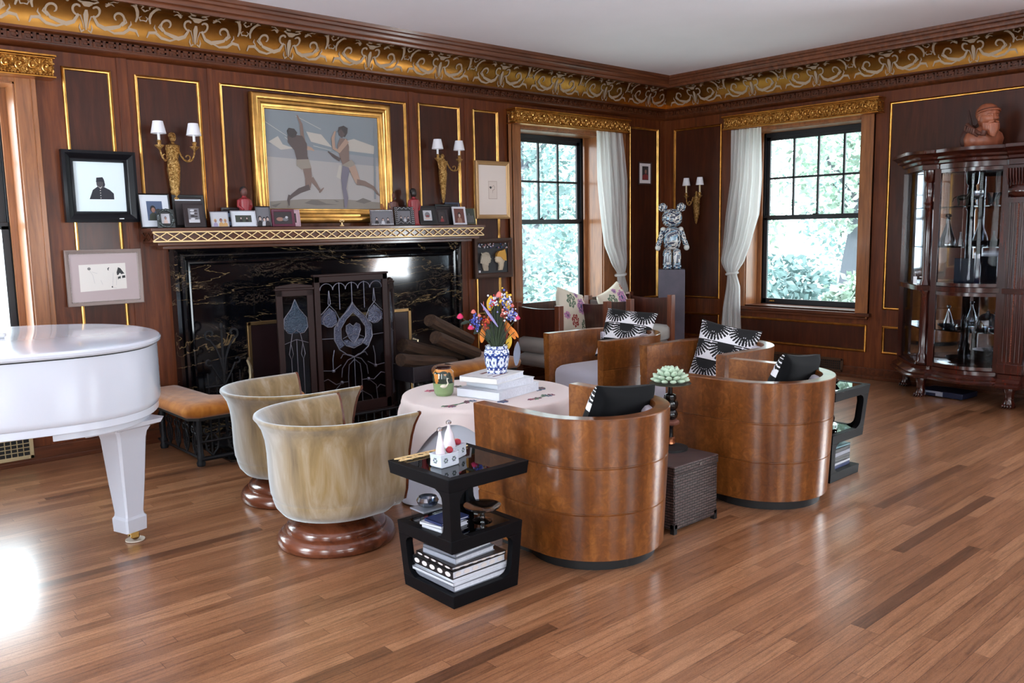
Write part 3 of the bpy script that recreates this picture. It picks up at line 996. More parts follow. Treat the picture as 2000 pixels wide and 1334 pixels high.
# ================================================================== FIREPLACE
FX0, FX1 = -5.80, -3.14
FC = (FX0 + FX1) / 2
OX0, OX1, OZT = -5.27, -3.73, 0.84
t = thing('fireplace', 'wide black marble fireplace surround with gold veining under the mantel', 'fireplace', (FC, 0, 0))
hw = (FX1 - FX0) / 2
m = MB()
o0, o1 = OX0 - FC, OX1 - FC
m.box(-hw + 0.12, -0.075, 0, o0, 0, 1.33); m.box(o1, -0.075, 0, hw - 0.12, 0, 1.33); m.box(o0, -0.075, OZT, o1, 0, 1.33)
m.build('marble_slab', MARBLE, t)
mo = MB()
prof = [(0.0, 0.0), (0.0, 0.10), (0.022, 0.115), (0.03, 0.108), (0.036, 0.13), (0.052, 0.138), (0.068, 0.128), (0.076, 0.10), (0.09, 0.092), (0.098, 0.102), (0.11, 0.104), (0.12, 0.096), (0.125, 0.075)]
R = []
for o, d in prof:
    R.append([(-hw + o, -d, 0), (-hw + o, -d, 1.42 - o), (hw - o, -d, 1.42 - o), (hw - o, -d, 0)])
mo.rings(R, 0, cap0=False, cap1=False, closed=False)
mo.box(-hw, -0.02, 1.40, hw, 0, 1.42)
mo.build('moulding', MARBLE, t, ang=25)
fb = MB()
fb.box(o0, 0.0, 0, o0 + 0.01, 0.30, OZT).box(o1 - 0.01, 0, 0, o1, 0.30, OZT).box(o0, 0.28, 0, o1, 0.30, OZT).box(o0, 0, OZT - 0.01, o1, 0.3, OZT)
fb.build('firebox', BLACKM, t)
bf_ = MB()
for (a, z0, c, z1) in ((o0, 0, o0 + 0.028, OZT), (o1 - 0.028, 0, o1, OZT), (o0, OZT - 0.028, o1, OZT)):
    bf_.box(a, -0.095, z0, c, -0.075, z1)
bf_.build('brass_frame', plain('aged_brass', (150, 118, 78), 0.35, 0.9), t, bevel=0.003)
dmat = plain('dark_fire_door', (40, 20, 20), 0.35, 0.2)
for s, (a, c) in ((0, (o0 + 0.028, o0 + 0.62)), (1, (o1 - 0.62, o1 - 0.028))):
    d = MB().box(a, -0.088, 0.02, c, -0.076, OZT - 0.03).build('door', dmat, t, bevel=0.002)
    hx = o0 - 0.005 if s == 0 else o1 + 0.005
    sg = -1 if s == 0 else 1
    h = MB()
    h.tube([(hx, -0.10, 0.56), (hx + sg * 0.03, -0.135, 0.55), (hx + sg * 0.012, -0.14, 0.50), (hx + sg * 0.012, -0.14, 0.42), (hx + sg * 0.03, -0.135, 0.37), (hx, -0.10, 0.36)], [0.012, 0.010, 0.014, 0.014, 0.010, 0.012], 8)
    h.ball((hx, -0.115, 0.46), (0.02, 0.018, 0.03))
    h.build('handle', plain('pale_brass_handle', (214, 196, 160), 0.3, 0.8), d)
he = MB().box(-hw - 0.02, -0.95, 0.0, hw + 0.02, -0.14, 0.012).build('hearth_slab', MARBLE, loc=(FC, 0, 0)); tag(he, 'black marble hearth slab on the floor in front of the fireplace', 'hearth')

SX0, SX1, SD = -5.975, -2.955, 0.21
SC_ = (SX0 + SX1) / 2; sw = (SX1 - SX0) / 2
t = thing('mantel_shelf', 'long dark wooden mantel shelf with gilt lattice front above the marble fireplace', 'mantel', (SC_, 0, 0))
m = MB()
m.box(-sw - 0.012, -SD - 0.012, 1.548, sw + 0.012, 0, 1.572)
m.box(-sw + 0.01, -SD + 0.012, 1.47, sw - 0.01, 0, 1.548)
m.box(-sw + 0.04, -SD + 0.02, 1.445, sw - 0.04, 0, 1.47)
m.box(-sw + 0.09, -SD + 0.07, 1.42, sw - 0.09, 0, 1.445)
m.build('shelf', W_SHELF, t, bevel=0.004)
def lattice(mb, L, H, z0, P, th=0.006, bar=0.008, period=0.098):
    """diamond fretwork between two rails; P(a,d,z)"""
    def bx(a0, z_0, a1, z_1, d0=0, d1=th):
        p, q = P(a0, d0, z_0), P(a1, d1, z_1)
        mb.box(min(p[0], q[0]), min(p[1], q[1]), min(p[2], q[2]), max(p[0], q[0]), max(p[1], q[1]), max(p[2], q[2]))
    bx(0, z0, L, z0 + bar * 1.1); bx(0, z0 + H - bar * 1.1, L, z0 + H)
    n = max(1, round(L / period)); pw = L / n
    for i in range(n):
        for s in (0, 1):
            a = i * pw + 0.0; c = a + pw
            zA, zB = (z0 + bar, z0 + H - bar) if s == 0 else (z0 + H - bar, z0 + bar)
            w = bar * 0.75
            q = []
            for (aa, zz) in ((a, zA), (c, zB)):
                q.append((aa, zz))
            vs = [P(q[0][0] - w, 0, q[0][1]), P(q[0][0] + w, 0, q[0][1]), P(q[1][0] + w, 0, q[1][1]), P(q[1][0] - w, 0, q[1][1]),
                  P(q[0][0] - w, th, q[0][1]), P(q[0][0] + w, th, q[0][1]), P(q[1][0] + w, th, q[1][1]), P(q[1][0] - w, th, q[1][1])]
            mb.add(vs, [(0, 1, 2, 3), (7, 6, 5, 4), (0, 4, 5, 1), (1, 5, 6, 2), (2, 6, 7, 3), (3, 7, 4, 0)])
l = MB(); lattice(l, 2 * sw, 0.076, 1.472, lambda a, d, z: (-sw + a, -SD + 0.004 - d, z)); l.build('lattice_front', GOLD_LAT, t)
for sg_ in (-1, 1):
    l = MB(); lattice(l, SD, 0.076, 1.472, lambda a, d, z: (sg_ * (sw - 0.004 + d), -SD + a, z)); l.build('lattice_end', W_SHELF, t)

# fire screen
t = thing('fire_screen', 'three-panel mahogany fire screen with leaded heart-patterned glass before the fireplace', 'fire screen', (-4.635, -0.6, 0))
FS = plain('screen_mahogany', (40, 19, 16), 0.5, 0, coat=0.0, spec=0.3)
LEAD = plain('lead_came', (112, 110, 122), 0.4, 0.8)
def screen_panel(x0, x1, z0, z1, T, name, peak=False):
    f = MB(); f.T = T
    s = 0.045
    f.box(x0, -0.015, z0, x0 + s, 0.015, z1); f.box(x1 - s, -0.015, z0, x1, 0.015, z1)
    f.box(x0, -0.015, z1 - s, x1, 0.015, z1); f.box(x0, -0.015, z0, x1, 0.015, z0 + 0.08)
    f.box(x0 - 0.008, -0.02, z1, x1 + 0.008, 0.02, z1 + 0.016)
    if peak:
        f.prism([(x0, z1 + 0.016), (x1, z1 + 0.016), (x1, z1 + 0.03), ((x0 + x1) / 2, z1 + 0.05), (x0, z1 + 0.03)], -0.012, 0.012, ax='y')
    f.box(x0, -0.03, z0 - 0.03, x1, 0.03, z0)
    fo = f.build(name, FS, t, bevel=0.003)
    g = MB(); g.T = T
    g.poly([(x0 + s, 0, z0 + 0.07), (x1 - s, 0, z0 + 0.07), (x1 - s, 0, z1 - s), (x0 + s, 0, z1 - s)])
    g.build('leaded_glass', LEADG, fo, fix=False)
    return fo
I = Matrix.Identity(4)
cp = screen_panel(-0.325, 0.325, 0.11, 1.19, I, 'centre_panel')
ld = MB(); W_ = 0.275
def lt(pts, r=0.0035):
    ld.tube([(x, -0.004, z) for x, z in pts], r, 5)
def both(pts, r=0.0035):
    lt(pts, r); lt([(-x, z) for x, z in pts], r)
zt = 1.14
for i in range(5):
    c = -W_ + W_ * 2 * (i + .5) / 5
    lt([(c + 0.055 * math.cos(a * PI / 8), zt - 0.055 + 0.05 * math.sin(a * PI / 8)) for a in range(9)])
for xx in (-0.11, 0.0, 0.11):
    lt([(xx, zt), (xx, 0.93 if xx else 0.96)])
both([(0.20, 0.90)] + [(0.20 + 0.06 * math.cos(a), 0.85 + 0.05 * math.sin(a)) for a in (1.2, 0.6, 0, -0.6, -1.2, -1.8)] + [(0.13, 0.83)])
both([(0.20, 1.08), (0.19, 0.98), (0.24, 0.93), (0.275, 0.90)]); both([(0.20, 1.08), (0.21, 0.98), (0.15, 0.92), (0.12, 0.86), (0.14, 0.80)])
# big pear-shaped crescent and heart
both([(0, 0.98), (0.03, 0.93), (0.10, 0.87), (0.165, 0.79), (0.17, 0.70), (0.13, 0.62), (0.06, 0.57), (0, 0.55)], 0.005)
both([(0, 0.90), (0.06, 0.85), (0.11, 0.78), (0.11, 0.70), (0.07, 0.645), (0, 0.62)], 0.004)
both([(0, 0.79), (0.03, 0.815), (0.06, 0.80), (0.065, 0.76), (0.04, 0.70), (0, 0.655)], 0.004)
both([(0, 0.73), (0.05, 0.72), (0.095, 0.70)], 0.003)
both([(0, 0.55), (0.04, 0.57), (0.10, 0.58), (0.12, 0.55)]); both([(0, 0.55), (0.06, 0.53), (0.11, 0.47), (0.12, 0.40)]); both([(0, 0.53), (0.05, 0.49), (0.06, 0.40), (0.06, 0.18)])
lt([(0, 0.55), (0, 0.18)])
both([(0.175, 0.71), (0.275, 0.715)]); both([(0.12, 0.50), (0.19, 0.46), (0.275, 0.47)]); both([(0.06, 0.36), (0.12, 0.36), (0.19, 0.30), (0.20, 0.18)])
both([(0.12, 0.36), (0.17, 0.35), (0.24, 0.40), (0.275, 0.39)]); both([(0.19, 0.46), (0.19, 0.55), (0.175, 0.62)])
both([(0.275, 0.28), (0.23, 0.30), (0.19, 0.27)]); both([(0, 0.24), (0.06, 0.27), (0.14, 0.22), (0.16, 0.18)])
for xx, zz in ((0.19, 0.46), (0.12, 0.36)):
    for sg in (-1, 1):
        ld.ball((sg * xx, -0.006, zz), 0.014, 8, 6)
ld.build('lead_lines', LEAD, cp)
pc = MB()
def sym_piece(out, inn):
    for sg in (1, -1):
        n = len(out)
        vs = [(sg * x, -0.002, z) for x, z in out] + [(sg * x, -0.002, z) for x, z in inn]
        pc.add(vs, [(i, i + 1, n + i + 1, n + i) for i in range(n - 1)])
sym_piece([(0.0, 0.98), (0.10, 0.87), (0.165, 0.79), (0.17, 0.70), (0.13, 0.62)], [(0.0, 0.90), (0.06, 0.85), (0.11, 0.78), (0.11, 0.70), (0.08, 0.65)])
sym_piece([(0.0, 0.79), (0.03, 0.815), (0.06, 0.80), (0.065, 0.76), (0.04, 0.70), (0, 0.655)], [(0, 0.79), (0, 0.78), (0, 0.76), (0, 0.73), (0, 0.70), (0, 0.655)])
sym_piece([(0.13, 0.80), (0.15, 0.91), (0.20, 0.95), (0.25, 0.91), (0.275, 0.88)], [(0.13, 0.80), (0.15, 0.82), (0.20, 0.80), (0.25, 0.82), (0.275, 0.83)])
sym_piece([(0.0, 0.66), (0.05, 0.69), (0.09, 0.69)], [(0, 0.63), (0.05, 0.64), (0.08, 0.66)])
pc.build('pebbled_pieces', ROUGHG, cp, fix=False)
TL = Matrix.Translation((-0.325, 0, 0)) @ Matrix.Rotation(math.radians(-12), 4, 'Z')
lp = screen_panel(-0.285, -0.01, 0.11, 1.10, TL, 'side_panel', True)
TR = Matrix.Translation((0.325, 0, 0)) @ Matrix.Rotation(math.radians(48), 4, 'Z')
rp = screen_panel(0.01, 0.285, 0.11, 1.10, TR, 'side_panel', True)
for T, p_, c in ((TL, lp, -0.1475), (TR, rp, 0.1475)):
    h = MB(); h.T = T
    n = 12
    heart = [(0.0, 1.03), (0.03, 0.96), (0.085, 0.89), (0.09, 0.82), (0.06, 0.78), (0.03, 0.775), (0.0, 0.80)]
    vs = [(c + x, -0.002, z) for x, z in heart] + [(c - x, -0.002, z) for x, z in heart]
    k = len(heart)
    h.add(vs, [(i, i + 1, k + i + 1, k + i) for i in range(k - 1)])
    h.build('pebbled_pieces', BLUEG, p_, fix=False)
    q = MB(); q.T = T
    for sg in (1, -1):
        q.tube([(c + sg * x, -0.004, z) for x, z in heart], 0.003, 5)
        q.tube([(c + sg * 0.03, -0.004, 0.775), (c + sg * 0.045, -0.004, 0.70), (c + sg * 0.06, -0.004, 0.62), (c + sg * 0.045, -0.004, 0.58), (c + sg * 0.03, -0.004, 0.62), (c + sg * 0.045, -0.004, 0.70)], 0.003, 5)
        q.tube([(c + sg * 0.045, -0.004, 0.58), (c + sg * 0.045, -0.004, 0.18)], 0.003, 5)
    q.tube([(c - 0.09, -0.004, 0.70), (c, -0.004, 0.73), (c + 0.09, -0.004, 0.70)], 0.003, 5)
    q.tube([(c, -0.004, 0.73), (c, -0.004, 0.18)], 0.003, 5)
    q.build('lead_lines', LEAD, p_)
ft = MB()
for xx in (-0.28, 0.28):
    ft.box(xx - 0.02, -0.13, 0.012, xx + 0.02, 0.13, 0.04); ft.box(xx - 0.018, -0.03, 0.04, xx + 0.018, 0.03, 0.09)
ft.build('foot', FS, t, bevel=0.004)

# ================================================================== CLUB FENDER with mustard corner seats
FEX0, FEX1, FEY = -6.12, -3.20, -1.03
t = thing('club_fender', 'wrought iron club fender with mustard velvet corner seats round the hearth', 'fender', ((FEX0 + FEX1) / 2, -0.5, 0))
fc = (FEX0 + FEX1) / 2
def L2(x, y):
    return (x - fc, y + 0.5)
for side in (-1, 1):
    ox = (FEX0 if side < 0 else FEX1)
    w = 0.30; fl = 0.82
    pts = [(0, 0.95), (0, 0.07), (0.07, 0.0), (fl, 0.0), (fl + 0.02, 0.05), (fl, w - 0.04), (fl - 0.04, w - 0.02), (w + 0.10, w - 0.02), (w + 0.02, w + 0.06), (w, 0.95)]
    poly = [L2(ox - side * px, FEY + py) for px, py in pts]
    cx = sum(p[0] for p in poly) / len(poly); cy = sum(p[1] for p in poly) / len(poly)
    R = []
    def inset(k):
        out = []
        n = len(poly)
        for i in range(n):
            p0, p1, p2 = Vector(poly[i-1]), Vector(poly[i]), Vector(poly[(i+1) % n])
            e1 = (p1 - p0).normalized(); e2 = (p2 - p1).normalized()
            sgn = 1 if side < 0 else -1
            n1 = Vector((-e1.y, e1.x)); n2 = Vector((-e2.y, e2.x))
            b_ = (n1 + n2)
            b_ = b_ / max(0.5, b_.length ** 2 / 2)
            out.append(tuple(p1 + b_ * k * sgn))
        return out
    for k, z in ((0.02, 0.345), (0.0, 0.36), (-0.008, 0.385), (0.0, 0.405), (0.02, 0.422), (0.06, 0.434), (0.11, 0.438)):
        R.append([(x, y, z) for x, y in inset(k)])
    c_ = MB().rings(R)
    co = c_.build('velvet_seat', MUSTARD, t, ang=50)
    fr = MB()
    fr.rings([[(x, y, 0.325) for x, y in inset(0.03)], [(x, y, 0.347) for x, y in inset(0.03)]])
    fr.build('seat_board', BLACKM, t)
    for (px, py) in ((0.12, 0.14), (0.12, 0.82), (fl - 0.08, 0.12)):
        lx, ly = L2(ox - side * px, FEY + py)
        g = MB()
        g.lathe([(0.026, 0.0), (0.03, 0.02), (0.022, 0.04), (0.028, 0.06), (0.02, 0.08), (0.018, 0.2), (0.024, 0.25), (0.018, 0.28), (0.022, 0.326)], 12, (lx, ly, 0))
        g.build('leg', IRON, t)
    # scroll work panels: outer side and front
    s = MB()
    def scroll_run(pa, pb):
        a = Vector((*L2(*pa), 0)); c2 = Vector((*L2(*pb), 0)); L = (c2 - a).length; d = (c2 - a).normalized()
        s.tube([a + Vector((0, 0, 0.05)), c2 + Vector((0, 0, 0.05))], 0.010, 6)
        s.tube([a + Vector((0, 0, 0.31)), c2 + Vector((0, 0, 0.31))], 0.010, 6)
        n = max(2, int(L / 0.13))
        for i in range(n):
            m0 = a + d * (L * (i + .5) / n)
            for sg in (1, -1):
                s.tube([m0 + d * (sg * px) + Vector((0, 0, pz)) for px, pz in ([(0.0, 0.06), (0.035, 0.10), (0.045, 0.16), (0.02, 0.20)] + spiral(0.03, 0.235, 0.03, 0.012, -2.4, 2.5, 8))], 0.0065, 6)
                s.tube([m0 + d * (sg * px) + Vector((0, 0, pz)) for px, pz in spiral(0.028, 0.11, 0.02, 0.006, 2.0, -3.0, 8)], 0.005, 6)
            s.tube([m0 + Vector((0, 0, 0.05)), m0 + Vector((0, 0, 0.31))], 0.006, 6)
    scroll_run((ox - side * 0.12, FEY + 0.14), (ox - side * 0.12, FEY + 0.92))
    scroll_run((ox - side * 0.12, FEY + 0.13), (ox - side * (fl - 0.08), FEY + 0.13))
    s.build('scrollwork', IRON, t)
r_ = MB()
for z, r in ((0.045, 0.016), (0.16, 0.010)):
    r_.tube([(*L2(FEX0 + 0.12, FEY + 0.13), z), (*L2(FEX1 - 0.12, FEY + 0.13), z)], r, 8)
for i in range(23):
    xx = FEX0 + 0.7 + (FEX1 - FEX0 - 1.4) * i / 22
    r_.tube([(*L2(xx, FEY + 0.13), 0.045), (*L2(xx, FEY + 0.13), 0.16)], 0.005, 5)
r_.build('front_rail', IRON, t)

# wrought iron scroll andiron / log stand at left
t = thing('iron_tool_stand', 'tall wrought iron stand with curling scroll tops at the left of the hearth', 'fire tools', (-5.615, -0.42, 0.012))
m = MB()
for sg in (-1, 1):
    m.tube([(sg * x, 0, z) for x, z in ([(0.0, 0.50), (0.02, 0.62), (0.05, 0.70), (0.09, 0.76)] + spiral(0.085, 0.80, 0.042, 0.012, -1.0, 3.9, 10))], 0.008, 6)
    m.tube([(sg * x, 0, z) for x, z in ([(0.0, 0.42), (0.05, 0.50), (0.09, 0.58)] + spiral(0.105, 0.60, 0.03, 0.01, -2.2, 2.8, 8))], 0.007, 6)
    m.tube([(sg * 0.06, 0, 0.05), (sg * 0.06, 0, 0.50)], 0.006, 6)
    m.tube([(sg * 0.12, 0, 0.05), (sg * 0.12, 0, 0.52)], 0.006, 6)
m.tube([(0, 0, 0.0), (0, 0, 0.84)], [0.014, 0.008], 8)
m.ball((0, 0, 0.85), (0.014, 0.014, 0.028), 8, 6)
m.tube([(-0.14, 0, 0.42), (0.14, 0, 0.42)], 0.008, 6)
m.tube([(-0.14, 0, 0.12), (0.14, 0, 0.12)], 0.008, 6)
m.build('scroll_frame', IRON, t)
MB().lathe([(0.14, 0), (0.14, 0.012), (0.06, 0.03), (0.03, 0.06)], 20).build('base', IRON, t)

# firewood holder and logs
t = thing('log_holder', 'black open log holder beside the fire screen', 'log holder', (-3.86, -0.62, 0.0))
m = MB()
m.box(-0.34, -0.16, 0.30, 0.34, 0.16, 0.32); m.box(-0.34, -0.165, 0.32, 0.34, -0.15, 0.43); m.box(-0.34, 0.15, 0.32, 0.34, 0.165, 0.43)
m.box(-0.345, -0.165, 0.30, -0.33, 0.165, 0.43); m.box(0.33, -0.165, 0.30, 0.345, 0.165, 0.43)
m.build('tray', plain('dark_iron_tray', (44, 38, 44), 0.5), t, bevel=0.004)
for x in (-0.3, 0.3):
    for y in (-0.13, 0.13):
        MB().box(x - 0.012, y - 0.012, 0.012, x + 0.012, y + 0.012, 0.30).build('leg', BLACKM, t)
rnd = random.Random(5)
logs = [((-4.0, -0.70, 0.455), (0, 0.16, 0.05), 0.56, 0.06, 'split log with a pale sawn end, lowest and leftmost in the log holder'),
        ((-3.72, -0.73, 0.56), (0, 0.40, 0.10), 0.50, 0.062, 'split log lying across the front of the log holder'),
        ((-3.84, -0.54, 0.50), (0, 0.30, -0.06), 0.60, 0.07, 'thick dark log at the back of the log holder'),
        ((-3.70, -0.62, 0.68), (0, 0.45, 0.1), 0.50, 0.062, 'topmost dark log in the log holder')]
for (lc, rot, L, r, lab) in logs:
    m = MB()
    sec = [(r * 1.2 * math.cos(a), r * math.sin(a) * (0.75 if a < PI else 1.0)) for a in [i * PI / 5 for i in range(10)]]
    R = []
    for i in range(7):
        x = -L / 2 + L * i / 6
        R.append([(x, p[0] * (1 + rnd.uniform(-.06, .06)), p[1] * (1 + rnd.uniform(-.06, .06))) for p in sec])
    m.rings(R)
    o = m.build('firewood_log', W_LOG, loc=lc, rot=rot, ang=25)
    tag(o, lab, 'log', 'logs in the holder')
# ================================================================== PICTURES ON THE WALLS
def ell(cx, cz, rx, rz, n=18, a=0.0):
    return [(cx + rx * math.cos(t) * math.cos(a) - rz * math.sin(t) * math.sin(a), cz + rx * math.cos(t) * math.sin(a) + rz * math.sin(t) * math.cos(a)) for t in [2 * PI * i / n for i in range(n)]]
def limb(pts, ws):
    """outline polygon of a tapering bent limb"""
    L = []; R = []
    n = len(pts)
    for i in range(n):
        p = pts[i]; q = pts[min(i + 1, n - 1)]; o = pts[max(i - 1, 0)]
        dx, dy = q[0] - o[0], q[1] - o[1]; k = math.hypot(dx, dy) or 1
        L.append((p[0] - dy / k * ws[i] / 2, p[1] + dx / k * ws[i] / 2)); R.append((p[0] + dy / k * ws[i] / 2, p[1] - dx / k * ws[i] / 2))
    return L + R[::-1]
class Pic:
    def __init__(s, w, h, bg):
        s.mb = MB(); s.w = w; s.h = h; s.mats = [bg]; s.k = 0
        s.mb.poly([(-w/2, 0, -h/2), (w/2, 0, -h/2), (w/2, 0, h/2), (-w/2, 0, h/2)], 0)
    def add(s, poly, mat):
        if mat not in s.mats:
            s.mats.append(mat)
        s.k += 1
        y = -0.0002 * s.k
        w, h = s.w / 2, s.h / 2
        s.mb.poly([(max(-w, min(w, x)), y, max(-h, min(h, z))) for x, z in poly], s.mats.index(mat))
        return s
    def build(s, parent, name='picture', y=0.0, z=0.0):
        return s.mb.build(name, s.mats, parent, loc=(0, y, z), fix=False)
def frame_mb(w, h, fw, prof=None, d=0.02):
    """outer size w x h, prof list of (inset, depth)"""
    prof = prof or [(0, 0), (0, d), (fw * 0.15, d * 1.1), (fw * 0.6, d * 0.9), (fw, d * 0.5), (fw, 0)]
    R = []
    for o, dd in prof:
        R.append([(-w/2 + o, -dd, -h/2 + o), (w/2 - o, -dd, -h/2 + o), (w/2 - o, -dd, h/2 - o), (-w/2 + o, -dd, h/2 - o)])
    return MB().rings(R, 0, cap0=False, cap1=False)
def P_(name, c, r=0.6):
    return plain(name, c, r)
c_grey1 = P_('paint_grey', (136, 136, 140)); c_grey2 = P_('paint_pale_grey', (158, 152, 150)); c_sky = P_('paint_sky', (122, 128, 134))
c_cloud = P_('paint_cloud', (172, 164, 156)); c_sand = P_('paint_sand', (128, 120, 112)); c_dune = P_('paint_dune', (104, 96, 92))
c_sk1 = P_('paint_skin_dark', (86, 74, 72)); c_sk2 = P_('paint_skin_mid', (118, 98, 90)); c_sk3 = P_('paint_skin_light', (160, 132, 116)); c_sk0 = P_('paint_hair', (66, 60, 60))
c_short = P_('paint_cloth', (138, 128, 118)); c_leg = P_('paint_blue_leg', (110, 104, 116)); c_line = P_('paint_line', (176, 172, 166))

# the large oil painting: two athletes
PX0, PX1, PZ0, PZ1 = -5.12, -3.855, 1.60, 2.605
cx, cz = (PX0 + PX1) / 2, (PZ0 + PZ1) / 2
w, h = PX1 - PX0, PZ1 - PZ0
t = thing('framed_painting', 'large gilt-framed painting of two running figures above the mantel', 'painting', (cx, -0.012, cz))
fw = 0.118
frame_mb(w, h, fw, [(0, 0), (0, 0.05), (0.012, 0.062), (0.03, 0.070), (0.045, 0.062), (0.052, 0.05), (0.058, 0.052), (0.07, 0.054), (0.078, 0.042), (0.084, 0.036), (0.094, 0.038), (0.102, 0.03), (0.108, 0.026), (0.114, 0.028), (fw, 0.022), (fw, 0)]).build('frame', GOLD_LEAF, t, ang=60)
pw, ph = w - 2 * fw + 0.01, h - 2 * fw + 0.01
pic = Pic(pw, ph, c_grey1)
def uv(px, py):   # zoomed photo pixel -> canvas coordinates
    return ((px - 730) / 1085 * pw * 1.0, (700 - py) / 960 * ph)
def U(lst, skew=0.085):
    return [uv(x, y - skew * (x - 730)) for x, y in lst]
def UL(lst, ws, k=0.88):
    return limb([uv(x, y - 0.085 * (x - 730)) for x, y in lst], [q * k / 1085 * pw for q in ws])
pic.add([(-pw/2, 0.12), (pw/2, 0.05), (pw/2, ph/2), (-pw/2, ph/2)], c_sky)
pic.add([(-pw/2, -ph/2), (pw/2, -ph/2), (pw/2, -0.02), (-pw/2, 0.02)], c_grey2)
pic.add(U([(200, 1060), (500, 1060), (900, 1090), (1270, 1150), (1270, 1260), (200, 1160)]), c_sand)
for q in ([(510, 1100), (580, 1072), (640, 1078), (720, 1120), (840, 1140), (620, 1130)], [(205, 1100), (300, 1080), (250, 1120)], [(1010, 1120), (1090, 1090), (1180, 1130), (1100, 1150)], [(790, 1085), (850, 1110), (820, 1112)]):
    pic.add(U(q), c_dune)
for q in ([(215, 490), (300, 440), (340, 520), (440, 560), (320, 570)], [(930, 500), (1020, 480), (1230, 560), (1220, 640), (960, 600)], [(560, 400), (700, 430), (800, 560), (600, 500)], [(860, 740), (980, 760), (900, 900), (830, 860)]):
    pic.add(U(q), c_cloud)
for pts in ([(190, 300), (380, 440)], [(470, 250), (700, 380)], [(620, 540), (790, 590)], [(360, 450), (560, 640)]):
    pic.add(UL(pts, [5, 4]), c_line)
pic.add(UL([(1240, 330), (1215, 1110)], [16, 22]), c_sky)
# left figure
pic.add(UL([(480, 240), (515, 330), (520, 440), (530, 520)], [14, 30, 38, 50]), c_sk2)
pic.add(U([(385, 440), (440, 430), (520, 440), (560, 520), (560, 640), (575, 690), (460, 680), (440, 580), (385, 500)]), c_sk1)
pic.add(U([(380, 390), (400, 362), (450, 372), (475, 410), (460, 450), (430, 460), (390, 440)]), c_sk0)
pic.add(UL([(560, 560), (600, 570), (625, 590)], [40, 26, 12]), c_sk3)
pic.add(U([(455, 670), (570, 670), (592, 760), (500, 770), (455, 730)]), c_short)
pic.add(UL([(550, 760), (560, 860), (550, 950)], [90, 74, 56]), c_sk2)
pic.add(UL([(565, 945), (470, 975), (400, 1020), (372, 1050)], [52, 50, 34, 22]), c_sk1)
pic.add(UL([(375, 1010), (365, 1060), (368, 1115)], [22, 30, 10]), c_sk1)
pic.add(UL([(585, 860), (630, 930), (660, 985)], [50, 34, 18]), c_sk2)
pic.add(UL([(655, 1005), (675, 985), (700, 960)], [14, 20, 8]), c_sk2)
# right figure
pic.add(U([(870, 360), (920, 345), (960, 370), (955, 420), (930, 460), (880, 450), (862, 400)]), c_sk0)
pic.add(U([(865, 400), (895, 380), (930, 430), (900, 470), (870, 440)]), c_sk1)
pic.add(U([(880, 470), (950, 480), (965, 560), (960, 690), (985, 720), (895, 740), (860, 620), (850, 540)]), c_sk2)
pic.add(UL([(950, 495), (860, 600), (815, 570), (810, 470), (835, 400)], [50, 44, 36, 34, 16]), c_sk3)
pic.add(UL([(870, 690), (800, 640), (755, 600)], [36, 28, 12]), c_sk1)
pic.add(U([(890, 740), (985, 690), (1015, 730), (1010, 770), (905, 760)]), c_short)
pic.add(UL([(930, 760), (905, 880), (900, 980), (915, 1080), (905, 1180)], [90, 74, 46, 50, 24]), c_leg)
pic.add(UL([(985, 760), (1020, 860), (1045, 930)], [80, 74, 56]), c_sk3)
pic.add(UL([(1030, 920), (1110, 940), (1200, 990), (1262, 1080)], [58, 50, 32, 14]), c_sk2)
pic.build(t, 'canvas', y=-0.018)

# black-framed portrait print
w, h = 0.475, 0.485
t = thing('framed_portrait', 'black-framed print of a uniformed bust on white, upper left of the mantel', 'picture', (-6.245, -0.022, 1.86))
frame_mb(w, h, 0.075, [(0, 0), (0, 0.045), (0.02, 0.05), (0.045, 0.038), (0.055, 0.03), (0.066, 0.034), (0.075, 0.02), (0.075, 0)]).build('frame', plain('black_frame', (12, 13, 18), 0.28, 0, spec=0.25), t, ang=30)
pic = Pic(w - 0.145, h - 0.145, plain('pale_print_paper', (214, 226, 230), 0.85))
c_uni = P_('print_navy', (28, 30, 40)); c_face = P_('print_face', (66, 62, 66)); c_bt = P_('print_button', (190, 186, 180))
pic.add([(-0.075, -0.085), (0.085, -0.085), (0.085, -0.045), (0.06, -0.02), (0.022, 0.0), (-0.02, 0.0), (-0.05, -0.022)], c_uni)
pic.add(ell(0.002, 0.022, 0.026, 0.034), c_face)
pic.add([(-0.026, 0.03), (-0.022, 0.062), (0.018, 0.066), (0.026, 0.05), (0.03, 0.03), (0.0, 0.036)], c_uni)
pic.add([(0.024, 0.04), (0.032, 0.02), (0.028, 0.0), (0.016, 0.004)], c_uni)
pic.add([(-0.02, 0.008), (-0.002, -0.006), (0.014, 0.006), (0.0, -0.014)], c_bt)
for i in range(4):
    pic.add(ell(-0.002, -0.025 - i * 0.017, 0.0035, 0.0035, 8), c_bt)
pic.build(t, 'print', y=-0.016)
MB().box(0.10, -0.052, -0.222, 0.13, -0.048, -0.215).build('name_plate', plain('silver_plate', (200, 200, 204), 0.4, 0.5), t)

